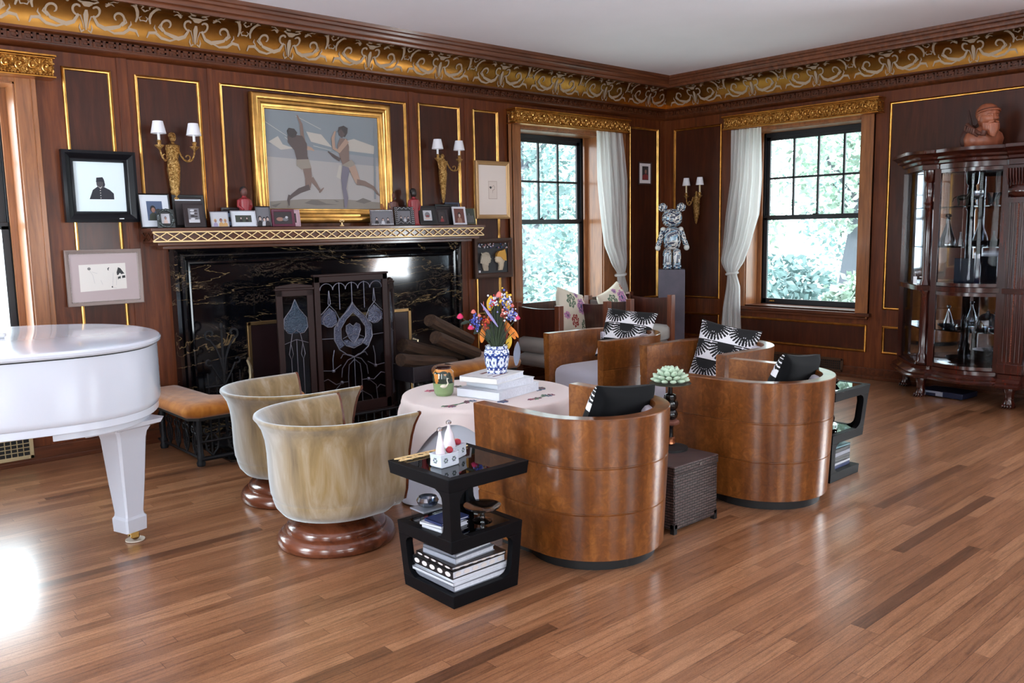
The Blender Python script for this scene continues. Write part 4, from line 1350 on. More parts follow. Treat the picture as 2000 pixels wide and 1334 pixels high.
# ink drawing in beaded grey frame
w, h = 0.50, 0.385
t = thing('framed_drawing', 'grey beaded frame with pale ink drawing hung below the black-framed portrait', 'picture', (-6.26, -0.022, 1.238))
GR = plain('silver_grey_frame', (138, 122, 116), 0.45, 0.3)
frame_mb(w, h, 0.03, d=0.022).build('frame', GR, t)
m = MB()
n = 46
for i in range(n):
    for sz in (-1, 1):
        m.ball((-w/2 + 0.026 + (w - 0.052) * i / (n - 1), -0.018, sz * (h/2 - 0.026)), 0.0035, 6, 4)
for i in range(34):
    for sx in (-1, 1):
        m.ball((sx * (w/2 - 0.026), -0.018, -h/2 + 0.026 + (h - 0.052) * i / 33), 0.0035, 6, 4)
m.build('beading', plain('bead_silver', (190, 180, 176), 0.4, 0.4), t)
pic = Pic(w - 0.055, h - 0.055, plain('mauve_mat', (176, 160, 160), 0.9))
ink = P_('ink', (46, 46, 48)); fnt = P_('faint_pencil', (190, 186, 184))
pic.add([(-0.165, -0.095), (0.14, -0.085), (0.14, 0.095), (-0.165, 0.09)], plain('drawing_paper', (214, 208, 202), 0.9))
pic.add([(0.078, 0.03), (0.09, 0.066), (0.105, 0.058), (0.13, 0.02), (0.108, 0.016), (0.10, 0.026), (0.088, 0.012), (0.08, 0.01)], ink)
pic.add([(0.084, -0.002), (0.104, 0.004), (0.103, -0.014), (0.09, -0.014), (0.084, -0.022)], ink)
pic.add([(0.112, -0.012), (0.134, -0.01), (0.134, 0.008), (0.113, 0.006)], ink)
pic.add(ell(-0.10, 0.062, 0.011, 0.010), P_('ink_grey', (120, 118, 118)))
pic.add(limb([(0.03, 0.066), (0.022, 0.058), (0.024, 0.045)], [0.006, 0.008, 0.004]), ink)
for q in ([(-0.10, 0.05), (-0.08, 0.02), (-0.07, -0.04)], [(-0.085, 0.04), (-0.05, 0.028)], [(0.055, 0.03), (0.05, -0.02), (0.045, -0.07)], [(0.075, 0.0), (0.07, -0.06)], [(-0.03, -0.02), (-0.02, -0.05)], [(0.04, -0.074), (0.07, -0.08)]):
    pic.add(limb(q, [0.003] * len(q)), fnt)
pic.add(ell(0.042, -0.07, 0.005, 0.006, 8), ink)
pic.build(t, 'drawing', y=-0.012)

# small sketch in gilt frame, right of the mantel
w, h = 0.425, 0.55
t = thing('framed_sketch', 'pale gilt frame with tiny sketch on cream mount beside the right-hand wall lamp', 'picture', (-2.685, -0.022, 1.905))
frame_mb(w, h, 0.04, [(0, 0), (0, 0.022), (0.008, 0.028), (0.022, 0.02), (0.03, 0.022), (0.04, 0.012), (0.04, 0)]).build('frame', plain('soft_gilt_frame', (186, 148, 104), 0.4, 0.5), t)
pic = Pic(w - 0.075, h - 0.075, plain('cream_mount', (226, 212, 204), 0.9))
pic.add([(-0.055, -0.085), (0.055, -0.085), (0.055, 0.085), (-0.055, 0.085)], P_('sketch_border', (176, 150, 138)))
pic.add([(-0.051, -0.081), (0.051, -0.081), (0.051, 0.081), (-0.051, 0.081)], P_('sketch_paper', (218, 202, 192)))
pic.add([(-0.045, 0.03), (-0.02, 0.036), (-0.012, 0.02), (-0.03, 0.01)], ink)
pic.add(limb([(-0.01, 0.025), (0.01, 0.045), (0.025, 0.03), (0.02, 0.005), (0.0, 0.0)], [0.004] * 5), P_('sepia', (140, 110, 96)))
pic.add(limb([(0.0, 0.0), (-0.004, -0.03)], [0.004, 0.002]), P_('sepia', (140, 110, 96)))
pic.build(t, 'sketch', y=-0.012)

# relief plaque with two heads in profile
w, h = 0.485, 0.385
t = thing('relief_plaque', 'square dark framed relief of two facing profile heads under the small sketch', 'plaque', (-2.70, -0.022, 1.25))
frame_mb(w, h, 0.05, d=0.03).build('frame', plain('bronze_frame', (64, 40, 30), 0.45, 0.5, bump=0.6, bscale=120), t)
MB().box(-w/2 + 0.045, -0.008, -h/2 + 0.045, w/2 - 0.045, -0.002, h/2 - 0.045).build('panel', plain('plaque_black', (26, 24, 30), 0.5), t)
def head_relief(cx, flip, mat, crest):
    m = MB()
    prof = [(-0.03, -0.12), (-0.045, -0.08), (-0.05, -0.05), (-0.07, -0.02), (-0.066, 0.0), (-0.058, 0.03), (-0.03, 0.055), (0.0, 0.062), (0.03, 0.055), (0.046, 0.03), (0.05, 0.01), (0.064, -0.008), (0.054, -0.016), (0.056, -0.028), (0.046, -0.045), (0.02, -0.05), (0.012, -0.07), (0.02, -0.12)]
    pts = [(cx + flip * x, z) for x, z in prof]
    R = [[(x, -0.008, z) for x, z in pts], [(x, -0.02, z) for x, z in pts]]
    c = (sum(p[0] for p in pts) / len(pts), sum(p[1] for p in pts) / len(pts))
    R.append([(c[0] + (x - c[0]) * .85, -0.028, c[1] + (z - c[1]) * .85) for x, z in pts])
    R.append([(c[0] + (x - c[0]) * .4, -0.032, c[1] + (z - c[1]) * .4) for x, z in pts])
    m.rings(R)
    o = m.build('head_relief', mat, t, ang=50)
    k = MB()
    if crest:
        k.rings([[(cx + flip * x, y, z) for x, z in ((-0.07, -0.03), (-0.066, 0.03), (-0.05, 0.085), (-0.02, 0.07), (0.02, 0.068), (0.05, 0.045), (0.055, 0.015), (0.0, 0.01), (-0.03, -0.02))] for y in (-0.01, -0.038)])
        k.build('helmet', plain('plaque_gold', (196, 140, 60), 0.4, 0.6), o, ang=30)
    else:
        for i in range(7):
            k.tube([(cx + flip * (-0.07 + 0.015 * i + 0.012 * math.sin(j)), -0.032, 0.055 - 0.02 * j - 0.004 * i) for j in range(6)], 0.006, 5)
        k.build('hair', plain('plaque_silver', (190, 178, 160), 0.5, 0.2), o)
    return o
head_relief(-0.09, 1, plain('plaque_ivory', (170, 158, 140), 0.5), False)
head_relief(0.085, -1, plain('plaque_cream', (206, 186, 160), 0.5), True)
m = MB()
rnd = random.Random(9)
for i in range(34):
    m.ball((rnd.uniform(-0.18, 0.18), -0.014, rnd.uniform(0.095, 0.14)), rnd.uniform(0.005, 0.01), 6, 4, mi=rnd.choice([0, 1, 2]))
m.build('flower_border', [plain('plaque_white_dot', (196, 190, 196), 0.5), plain('plaque_blue_dot', (60, 70, 120), 0.5), plain('plaque_rose_dot', (150, 100, 100), 0.5)], t)
MB().box(-0.185, -0.018, -0.135, -0.165, -0.008, -0.115).build('signature_tile', WHITE, t)

# small framed photo near the corner
t = thing('framed_photo', 'small framed photo alone on the dark panel beside the corner', 'picture', (-0.372, -0.008, 2.138))
frame_mb(0.225, 0.255, 0.016, d=0.016).build('frame', plain('thin_dark_frame', (60, 34, 28), 0.4), t)
pic = Pic(0.2, 0.23, plain('white_mount', (220, 212, 214), 0.9))
pic.add([(-0.05, -0.075), (0.06, -0.075), (0.06, 0.08), (-0.05, 0.08)], P_('photo_dark', (52, 44, 46)))
pic.add([(-0.045, -0.07), (0.055, -0.07), (0.055, -0.02), (0.01, -0.005), (-0.045, -0.025)], P_('photo_red', (128, 44, 46)))
pic.add(ell(0.012, 0.02, 0.018, 0.024), P_('photo_skin', (150, 110, 96)))
pic.build(t, 'photo', y=-0.008)

# ================================================================== FRAMED PHOTOS ON THE MANTEL
ZS = 1.572
def ph_bits(kind, w, h):
    return dict(w=w, h=h, kind=kind)
SK = P_('photo_skin', (150, 110, 96)); SK2 = P_('photo_skin_light', (196, 170, 160)); HAIR = P_('photo_hair', (30, 26, 28)); DK = P_('photo_dark', (52, 44, 46))
BLU = P_('photo_blue', (74, 88, 116)); GRN = P_('photo_green', (60, 64, 56)); PALE = P_('photo_pale', (186, 186, 192)); RED = P_('photo_red', (128, 44, 46)); GLDN = P_('photo_gold', (190, 150, 96)); LIL = P_('photo_lilac', (150, 140, 170)); BRN2 = P_('photo_brown', (104, 56, 48)); MID = P_('photo_mid_grey', (110, 108, 114))
def draw_photo(pic, kind, w, h, cx=0, cz=0):
    A = pic.add
    def person(x, s, skin, cloth, hair):
        A([(x - .2*s, cz - h/2), (x + .2*s, cz - h/2), (x + .17*s, cz - h/2 + .26*s), (x + .05*s, cz - h/2 + .36*s), (x - .05*s, cz - h/2 + .36*s), (x - .17*s, cz - h/2 + .26*s)], cloth)
        A(ell(x, cz - h/2 + .52*s, .125*s, .16*s, 12), hair)
        A(ell(x + .01*s, cz - h/2 + .47*s, .085*s, .115*s, 12), skin)
    R_ = [(cx - w/2, cz - h/2), (cx + w/2, cz - h/2), (cx + w/2, cz + h/2), (cx - w/2, cz + h/2)]
    if kind == 'pair_blue':
        A(R_, BLU); person(cx - .12*w, h*1.15, SK, GRN, HAIR); person(cx + .22*w, h*.9, BRN2, DK, HAIR)
    elif kind == 'bw_pair':
        A(R_, GRN); person(cx - .16*w, h*1.2, SK2, HAIR, HAIR); person(cx + .2*w, h*1.15, SK2, HAIR, HAIR)
    elif kind == 'bw_group':
        A(R_, MID); person(cx - .26*w, h*.8, SK2, HAIR, HAIR); person(cx + .05*w, h*.7, SK2, PALE, HAIR); person(cx + .3*w, h*.75, SK2, DK, HAIR)
    elif kind == 'dark_single':
        A(R_, DK); person(cx, h*1.0, SK, RED, HAIR)
    elif kind == 'portrait':
        A(R_, BRN2); person(cx, h*1.1, SK2, SK, HAIR)
    elif kind == 'baby':
        A(R_, PALE); person(cx, h*1.1, SK, SK2, MID)
    elif kind == 'colour_group':
        A(R_, PALE); person(cx - .25*w, h*.8, SK, LIL, GLDN); person(cx + .08*w, h*.85, SK, GLDN, BRN2); person(cx + .33*w, h*.8, SK, GLDN, GLDN)
    elif kind == 'strip':
        A(R_, MID)
        for i in range(4):
            z = cz + h * (0.36 - i * 0.2)
            A(ell(cx - .1*w, z, .22*w, .07*h, 10), PALE if i != 2 else HAIR); A(ell(cx + .2*w, z - .03*h, .16*w, .06*h, 10), DK)
        A([(cx - w/2, cz - h/2), (cx + w/2, cz - h/2), (cx + w/2, cz - h*.28), (cx - w/2, cz - h*.28)], PALE)
    elif kind == 'lying':
        A(R_, DK); A(ell(cx - .18*w, cz - .1*h, .2*w, .16*h), SK); A(ell(cx + .12*w, cz - .12*h, .16*w, .14*h), MID); A(ell(cx + .2*w, cz + .05*h, .08*w, .1*h), PALE)
    elif kind == 'clown':
        A(R_, PALE); A(ell(cx, cz + .05*h, .3*w, .3*h), MID); A(ell(cx, cz - .05*h, .2*w, .08*h), RED); A(ell(cx, cz - .3*h, .35*w, .1*h), SK2)
    elif kind == 'night':
        A(R_, GRN)
        for i in range(7):
            A([(cx + w*(-.4 + i*.12), cz - .4*h), (cx + w*(-.34 + i*.12), cz - .4*h), (cx + w*(-.34 + i*.12), cz + h*(.1 + .1*math.sin(i*2))), (cx + w*(-.4 + i*.12), cz + h*(.1 + .1*math.sin(i*2)))], MID)
    else:
        A(R_, DK)
def shelf_frame(x, y, w, h, fw, fmat, label, kind, lean=10, turn=0, mat=None, matw=0.0, extra=None, d=0.012, rad=False):
    t = thing('photo_frame', label, 'photo frame', (x, y, ZS), group='framed photographs on the mantel shelf', rot=(math.radians(-lean), 0, math.radians(turn)))
    f = frame_mb(w, h, fw, d=d)
    f.T = None
    f.v = [(a, bb, c + h / 2 + d * math.tan(math.radians(lean)) * 1.05) for a, bb, c in f.v]
    zc = h / 2 + d * math.tan(math.radians(lean)) * 1.05
    f.box(-w/2 + 0.001, -0.001, zc - h/2 + 0.001, w/2 - 0.001, 0.003, zc + h/2 - 0.001)
    f.build('frame', fmat, t, ang=30)
    iw, ih = w - 2 * fw, h - 2 * fw
    pic = Pic(iw, ih, mat or DK)
    draw_photo(pic, kind, iw - 2 * matw, ih - 2 * matw)
    pic.build(t, 'photo', y=-0.004, z=zc)
    L = h * 0.55
    a = math.radians(lean)
    # rear strut reaching the shelf
    s = MB()
    zt = zc + h * 0.05
    bx_, bz_ = (L * math.sin(a + 0.35) + 0.01), 0
    p0 = Vector((0, 0.003, zt))
    dep = (zt * math.cos(a)) * math.tan(math.radians(20))
    q = Matrix.Rotation(a, 3, 'X') @ Vector((0, zt * math.sin(a) + dep, 0.002))
    s.add([(-0.015, 0.003, zt), (0.015, 0.003, zt), (0.02, q.y, q.z), (-0.02, q.y, q.z), (-0.015, 0.006, zt), (0.015, 0.006, zt), (0.02, q.y + 0.003, q.z), (-0.02, q.y + 0.003, q.z)], [(0, 1, 2, 3), (7, 6, 5, 4), (0, 4, 5, 1), (1, 5, 6, 2), (2, 6, 7, 3), (3, 7, 4, 0)])
    s.build('strut', BLACKM, t)
    if extra:
        extra(t, zc)
    return t
FB = plain('thin_black_frame', (13, 12, 13), 0.4); FSIL = plain('silver_photo_frame', (176, 172, 178), 0.3, 0.6); FW = plain('white_photo_frame', (206, 202, 210), 0.5)
FDK = plain('dark_wood_photo_frame', (36, 24, 26), 0.4); FPLUM = plain('plum_photo_frame', (92, 34, 56), 0.45); FBR = plain('tan_photo_frame', (150, 90, 44), 0.5); FMAR = plain('maroon_photo_frame', (70, 24, 28), 0.45)
WM = plain('white_photo_mount', (206, 210, 218), 0.9)
shelf_frame(-5.905, -0.10, 0.215, 0.245, 0.008, FB, 'tall black-edged photo with wide white mount, first from the left on the mantel', 'pair_blue', 9, 0, WM, 0.045)
shelf_frame(-5.655, -0.085, 0.235, 0.24, 0.02, FB, 'large black photo frame with dark mount behind the photo strip', 'dark', 9, 0, DK, 0.02,
            extra=lambda t, zc: MB().box(-0.095, -0.008, zc + 0.078, 0.095, -0.004, zc + 0.087).build('white_edge', WM, t))
def knot_rim(t, zc):
    m = MB(); rnd = random.Random(4)
    for i in range(34):
        q = 2 * PI * i / 34
        m.ball((0.052 * math.cos(q), -0.014, zc + 0.06 * math.sin(q)), rnd.uniform(0.006, 0.013), 7, 5)
    m.build('ornate_rim', plain('dark_pewter', (70, 74, 74), 0.35, 0.8), t)
shelf_frame(-5.865, -0.175, 0.12, 0.13, 0.03, plain('dark_pewter', (70, 74, 74), 0.35, 0.8), 'small ornate pewter frame with a face, in front of the first tall photo', 'baby', 8, 2, WM, 0.0, extra=knot_rim)
shelf_frame(-5.655, -0.165, 0.145, 0.175, 0.034, FDK, 'dark wooden frame holding a black and white photo strip with white foot', 'strip', 14, -8)
shelf_frame(-5.465, -0.16, 0.135, 0.115, 0.004, FSIL, 'small unmounted colour group photo with thin silver edge', 'colour_group', 12, -2)
shelf_frame(-5.39, -0.105, 0.19, 0.12, 0.013, plain('navy_photo_frame', (30, 34, 58), 0.4), 'navy frame with pale blue mount behind the colour group photo', 'dark', 8, 0, plain('pale_blue_mount', (140, 160, 196), 0.8), 0.03)
shelf_frame(-5.275, -0.155, 0.20, 0.125, 0.006, FSIL, 'silver-edged white-mounted photo of two dark-haired people', 'bw_pair', 10, 0, WM, 0.03)
shelf_frame(-5.285, -0.06, 0.24, 0.15, 0.02, FDK, 'low dark frame mostly hidden behind the silver-edged photo of two people', 'dark', 7, 0)
shelf_frame(-5.115, -0.155, 0.125, 0.158, 0.007, FDK, 'narrow dark frame with black and white group photo beside the left gilt frame edge', 'bw_group', 9, 2)
shelf_frame(-4.955, -0.165, 0.19, 0.135, 0.02, FPLUM, 'plum red frame with dark photo of reclining people', 'lying', 9, 0)
shelf_frame(-4.855, -0.12, 0.13, 0.135, 0.010, plain('pale_pink_frame', (200, 168, 178), 0.5), 'pale pink frame peeping out behind the plum red one', 'dark', 8, 0, plain('pale_pink_frame', (200, 168, 178), 0.5), 0.02)
def dots(t, zc):
    m = MB()
    for i in range(17):
        for z in (-0.058, 0.058):
            m.ball((-0.092 + 0.0115 * i, -0.014, zc + z), 0.004, 5, 4)
    m.build('dotted_border', WHITE, t)
shelf_frame(-4.045, -0.165, 0.205, 0.135, 0.013, plain('mottled_frame', (96, 88, 92), 0.5, var=0.4, vscale=120), 'dotted silver frame with sepia group photo, first right of the painting', 'bw_group', 11, -14, extra=dots)
shelf_frame(-3.90, -0.07, 0.15, 0.19, 0.05, FBR, 'tan wooden frame top standing behind the zigzag-patterned frame', 'dark', 10, -5)
def zig(t, zc):
    m = MB()
    for z0 in (-0.062, 0.062):
        for k in range(3):
            for o in (-0.006, 0.0, 0.006):
                pts = [(-0.06 + 0.02 * i, -0.0135, zc + z0 + o + (0.008 if i % 2 else -0.008)) for i in range(7)]
            m.tube(pts, 0.0016, 4)
    for sx in (-1, 1):
        for k in range(9):
            for dx in (-0.010, 0.004):
                m.tube([(sx * 0.078 + dx, -0.0135, zc - 0.07 + k * 0.017), (sx * 0.078 + dx + 0.007, -0.0135, zc - 0.062 + k * 0.017)], 0.0015, 4)
    m.build('zigzag_pattern', WHITE, t)
shelf_frame(-3.81, -0.16, 0.19, 0.16, 0.034, plain('black_pattern_frame', (34, 32, 36), 0.5), 'black and white zigzag-patterned frame with old group photo', 'bw_group', 9, -8, extra=zig)
shelf_frame(-3.665, -0.10, 0.10, 0.165, 0.03, FMAR, 'maroon frame partly hidden between the zigzag frame and the tall black one', 'dark', 9, 0)
shelf_frame(-3.555, -0.16, 0.165, 0.172, 0.040, FB, 'tall black frame with pale painted face photo and red mouth', 'clown', 13, -10)
shelf_frame(-3.40, -0.165, 0.125, 0.145, 0.028, plain('black_red_frame', (30, 18, 22), 0.35), 'black frame with dim portrait and pale flowers left of the white frame', 'dark_single', 12, -8)
shelf_frame(-3.30, -0.07, 0.20, 0.19, 0.02, FB, 'black frame at the back near the right end of the mantel', 'dark', 8, 0)
shelf_frame(-3.20, -0.165, 0.155, 0.165, 0.017, FW, 'white frame with reddish portrait near the right end of the mantel', 'portrait', 9, 3, DK, 0.0)
shelf_frame(-3.19, -0.055, 0.17, 0.21, 0.02, plain('slate_frame', (44, 46, 66), 0.45), 'slate frame rising behind the white frame', 'dark', 7, 0)
shelf_frame(-3.075, -0.135, 0.16, 0.155, 0.006, plain('thin_gilt_edge', (150, 132, 96), 0.4, 0.6), 'dark night photo with thin gilt edge, last on the right of the mantel', 'night', 11, -6)

# figurines on the mantel
def robed_figure(name, label, x, y, z0, h, robe, head, group=None):
    t = thing(name, label, 'figurine', (x, y, z0), group=group)
    s = h
    b_ = MB().lathe([(0.16*s, 0), (0.17*s, 0.02*s), (0.14*s, 0.05*s), (0.12*s, 0.3*s), (0.13*s, 0.45*s), (0.14*s, 0.55*s), (0.15*s, 0.64*s), (0.14*s, 0.69*s), (0.06*s, 0.73*s), (0.045*s, 0.77*s)], 14)
    for sg in (-1, 1):
        b_.tube([(sg*0.14*s, 0, 0.66*s), (sg*0.165*s, -0.02*s, 0.52*s), (sg*0.08*s, -0.12*s, 0.42*s)], [0.045*s, 0.04*s, 0.03*s], 8)
    b_.build('robe', robe, t)
    hd = MB()
    hd.ball((0, -0.005*s, 0.87*s), (0.085*s, 0.095*s, 0.115*s), 14, 10)
    hd.ball((0, -0.10*s, 0.855*s), (0.015*s, 0.02*s, 0.02*s), 6, 4)
    hd.lathe([(0.04*s, 0.74*s), (0.04*s, 0.80*s)], 8)
    hd.build('head', head, t)
    hr = MB(); hr.ball((0, 0.015*s, 0.91*s), (0.09*s, 0.095*s, 0.095*s), 12, 8)
    hr.build('hair', HAIR, t)
    return t
robed_figure('robed_figurine', 'red robed figurine standing left of the large painting', -5.235, -0.09, ZS, 0.31, PINKRED, TERRA)
robed_figure('robed_figurine', 'dark-headed red robed figurine right of the large painting', -3.683, -0.125, ZS, 0.325, PINKRED, DARKSKIN)
robed_figure('robed_figurine', 'brown figurine head showing behind the tan frame right of the painting', -3.862, -0.055, ZS, 0.30, TERRA, TERRA)
t = thing('gilt_finial', 'tiny gilt scroll ornament on the mantel below the middle of the painting', 'ornament', (-4.44, -0.17, ZS))
m = MB().lathe([(0.016, 0), (0.018, 0.006), (0.007, 0.014), (0.006, 0.03)], 12)
m.build('stem', GOLD_LAT, t)
m = MB()
for sg in (-1, 1):
    m.tube([(sg * x, 0, z) for x, z in spiral(0.012, 0.042, 0.012, 0.004, PI, -2.2, 10)], 0.003, 6)
m.build('scroll', GOLD_LAT, t)

# ================================================================== WALL LAMPS
def sconce(label, loc, rz, arm, figure=True, candle=0.05, sh=0.085, sr=0.052, drop=0.44, armout=0.13, cmat=None):
    t = thing('wall_sconce', label, 'wall lamp', loc, rz, group='two-armed gilt wall sconces')
    m = MB()
    # back figure / tapering term
    if figure:
        m.ball((0, -0.05, 0.135), (0.024, 0.027, 0.032), 12, 9)                 # head
        m.ball((0, -0.04, 0.150), (0.027, 0.027, 0.025), 12, 8)                # hair
        m.ball((0, -0.076, 0.132), (0.005, 0.006, 0.008), 6, 4)                # nose
        m.lathe([(0.012, 0.085), (0.012, 0.11)], 8, (0, -0.045, 0))
        body = [(0.013, 0.098), (0.05, 0.082), (0.052, 0.05), (0.045, 0.02), (0.036, -0.015), (0.044, -0.05), (0.048, -0.09), (0.042, -0.15), (0.034, -0.22), (0.03, -0.235), (0.036, -0.25), (0.022, -0.29), (0.026, -0.305), (0.012, -0.335)]
    else:
        body = [(0.008, 0.12), (0.022, 0.10), (0.016, 0.08), (0.04, 0.05), (0.044, 0.02), (0.038, -0.02), (0.042, -0.06), (0.034, -0.14), (0.026, -0.22), (0.028, -0.235), (0.02, -0.27), (0.018, -0.29), (0.006, -0.34)]
    k = drop / 0.44
    body = [(r, z * k if z < 0 else z) for r, z in body]
    vs = []
    n = 16
    R = []
    for r, z in body:
        R.append([(r * math.cos(2*PI*i/n) * (1 + 0.07 * math.sin(i * 3 + z * 90)), -0.035 + r * 0.8 * math.sin(2*PI*i/n), z) for i in range(n)])
    m.rings(R)
    m.box(-0.018, -0.012, -0.15, 0.018, 0.0, 0.06)
    m.build('backplate', BRONZE, t, ang=50)
    for sg in (-1, 1):
        am = MB()
        pts = [(sg*0.04, -0.045, 0.055), (sg*0.055, -0.06, 0.01), (sg*arm*0.62, -armout*0.9, -0.03), (sg*arm*0.92, -armout, 0.0), (sg*arm, -armout, 0.045)]
        p = bez(pts[0], (sg*0.05, -0.06, -0.03), (sg*arm*0.7, -armout, -0.07), pts[3], 12) + [pts[4]]
        am.tube(p, 0.0065, 8)
        am.tube([(sg*x, -armout*0.8, z) for x, z in spiral(arm*0.62, -0.005, 0.026, 0.008, -1.5, 3.2, 9)], 0.0045, 6)
        am.lathe([(0.008, 0.04), (0.016, 0.05), (0.03, 0.062), (0.034, 0.07), (0.012, 0.074), (0.014, 0.09), (0.018, 0.096), (0.012, 0.105)], 14, (sg*arm, -armout, 0))
        am.build('arm', BRONZE, t)
    for sg in (-1, 1):
        c = MB().lathe([(0.0095, 0.10), (0.0095, 0.10 + candle + 0.02)], 12, (sg*arm, -armout, 0))
        c.build('candle_sleeve', cmat or WHITE, t)
        z0 = 0.10 + candle
        s = MB()
        s.lathe([(sr, z0), (sr * 0.66, z0 + sh)], 28, (sg*arm, -armout, 0), cap=False, wob=lambda a, z: 0.012 * math.sin(a * 28))
        s.lathe([(sr * 0.97, z0), (sr * 0.64, z0 + sh)], 28, (sg*arm, -armout, 0), cap=False)
        s.build('lamp_shade', SHADE, t, fix=False)
    return t
sconce('gilt two-armed wall sconce with figure and white shades left of the painting', (-5.735, -0.006, 2.085), 0, 0.125, True)
sconce('gilt two-armed wall sconce with tapering back and white shades right of the painting', (-3.29, -0.006, 2.10), 0, 0.122, False, drop=0.42)
sconce('gilt two-armed wall sconce with tan candle sleeves on the right-hand wall near the corner', (-0.006, -0.49, 1.80), -PI/2, 0.092, False, candle=0.085, sh=0.085, sr=0.045, drop=0.32, armout=0.10, cmat=CANDLE)
# ================================================================== BARREL ARMCHAIRS (burl veneer)
def u_path(w, L, n=36, sq=1.0):
    pts = [(-w, L), (-w, L * 0.66), (-w, L * 0.33)]
    nrm = [(-1, 0)] * 3
    for i in range(n + 1):
        a = PI + PI * i / n
        pts.append((w * math.cos(a), w * sq * math.sin(a))); nrm.append((math.cos(a), math.sin(a)))
    pts += [(w, L * 0.33), (w, L * 0.66), (w, L)]
    nrm += [(1, 0)] * 3
    return pts, nrm
def sweep_u(mb, pts, nrm, prof, mi=0, lean=None, i0=0, i1=None):
    """prof: closed loop of (outward offset, z)"""
    i1 = len(pts) if i1 is None else i1
    R = []
    for i in range(i0, i1):
        row = []
        for o, z in prof:
            x = pts[i][0] + nrm[i][0] * o; y = pts[i][1] + nrm[i][1] * o
            if lean:
                k = max(0.0, min(1.0, (pts[i][1]) / max(1e-6, pts[-1][1]))) if pts[i][1] > 0 else 0
                y += lean(z) * k
            row.append((x, y, z))
        R.append(row)
    return mb.rings(R, mi)
def d_rings(w, L, levels, lean=0):
    """closed D outline rings (inset, z)"""
    out = []
    for ins, z in levels:
        r = []
        ww = w - ins
        for i in range(25):
            a = PI + PI * i / 24
            r.append((ww * math.cos(a), ww * math.sin(a), z))
        Lf = L - ins
        k = min(0.05, Lf * 0.3)
        r += [(ww, Lf - k, z), (ww - k * 0.35, Lf - k * 0.3, z), (ww - k, Lf + 0.0, z), (0.0, Lf + 0.012, z), (-ww + k, Lf, z), (-ww + k * 0.35, Lf - k * 0.3, z), (-ww, Lf - k, z)]
        out.append(r)
    return out
CW, CL, CT, CH = 0.37, 0.42, 0.075, 0.697
def barrel_chair():
    t = thing('barrel_armchair', 'x', 'armchair')
    pts, nrm = u_path(CW, CL)
    tp = lambda z: -0.034 * (1 - z / CH)
    g = 0.005
    prof = [(tp(0.055), 0.055), (tp(0.262), 0.262), (tp(0.265) - g, 0.265), (tp(0.271) - g, 0.271), (tp(0.274), 0.274), (tp(0.472), 0.472), (tp(0.475) - g, 0.475), (tp(0.481) - g, 0.481), (tp(0.484), 0.484), (-0.003, CH - 0.004), (-0.006, CH),
            (-CT + 0.004, CH), (-CT, CH - 0.006), (-CT, 0.055)]
    sh = MB(); sweep_u(sh, pts, nrm, prof)
    sh.build('shell', W_BURL, t, ang=30)
    ap = MB().box(-CW + CT - 0.002, CL - 0.06, 0.055, CW - CT + 0.002, CL - 0.02, 0.235)
    ap.build('front_rail', W_BURL, t, bevel=0.004)
    iw = CW - CT
    bk = MB()
    ins = -CT + 0.001
    bprof = [(ins, 0.40), (ins, 0.662), (ins - 0.01, 0.672), (ins - 0.035, 0.672), (ins - 0.055, 0.655), (ins - 0.075, 0.56), (ins - 0.075, 0.40)]
    sweep_u(bk, pts, nrm, bprof, 0, None, 7, len(pts) - 7)
    bk.build('back_pad', GREYUP, t, ang=60)
    d_ = d_rings(iw - 0.004, CL - 0.028, [(0.012, 0.225), (0.0, 0.245), (-0.0, 0.385), (0.008, 0.415), (0.03, 0.438), (0.08, 0.452), (0.16, 0.456)])
    MB().rings(d_).build('seat_cushion', GREYUP, t, ang=60)
    pl = MB().lathe([(0.30, 0.0), (0.30, 0.056)], 40)
    pl.box(-0.27, 0.0, 0.0, 0.27, 0.34, 0.056)
    pl.build('plinth', BLACKM, t)
    return t
ch = barrel_chair()
GR_ = 'burl veneered barrel armchairs'
specs = [((-5.201, -3.665), 0.022, 'burl barrel armchair seen from behind, nearest the camera'),
         ((-3.906, -3.793), 0.04, 'burl barrel armchair seen from behind, to the right of the wicker cube'),
         ((-3.061, -1.913), 1.452, 'burl barrel armchair facing left beyond the round table, farthest back'),
         ((-3.096, -2.927), 1.519, 'burl barrel armchair facing left, just behind the second near armchair')]
for i, ((x, y), a, lab) in enumerate(specs):
    c = ch if i == 0 else copy_tree(ch)
    c.location = (x, y, 0); c.rotation_euler = (0, 0, a); c['label'] = lab; c['group'] = GR_

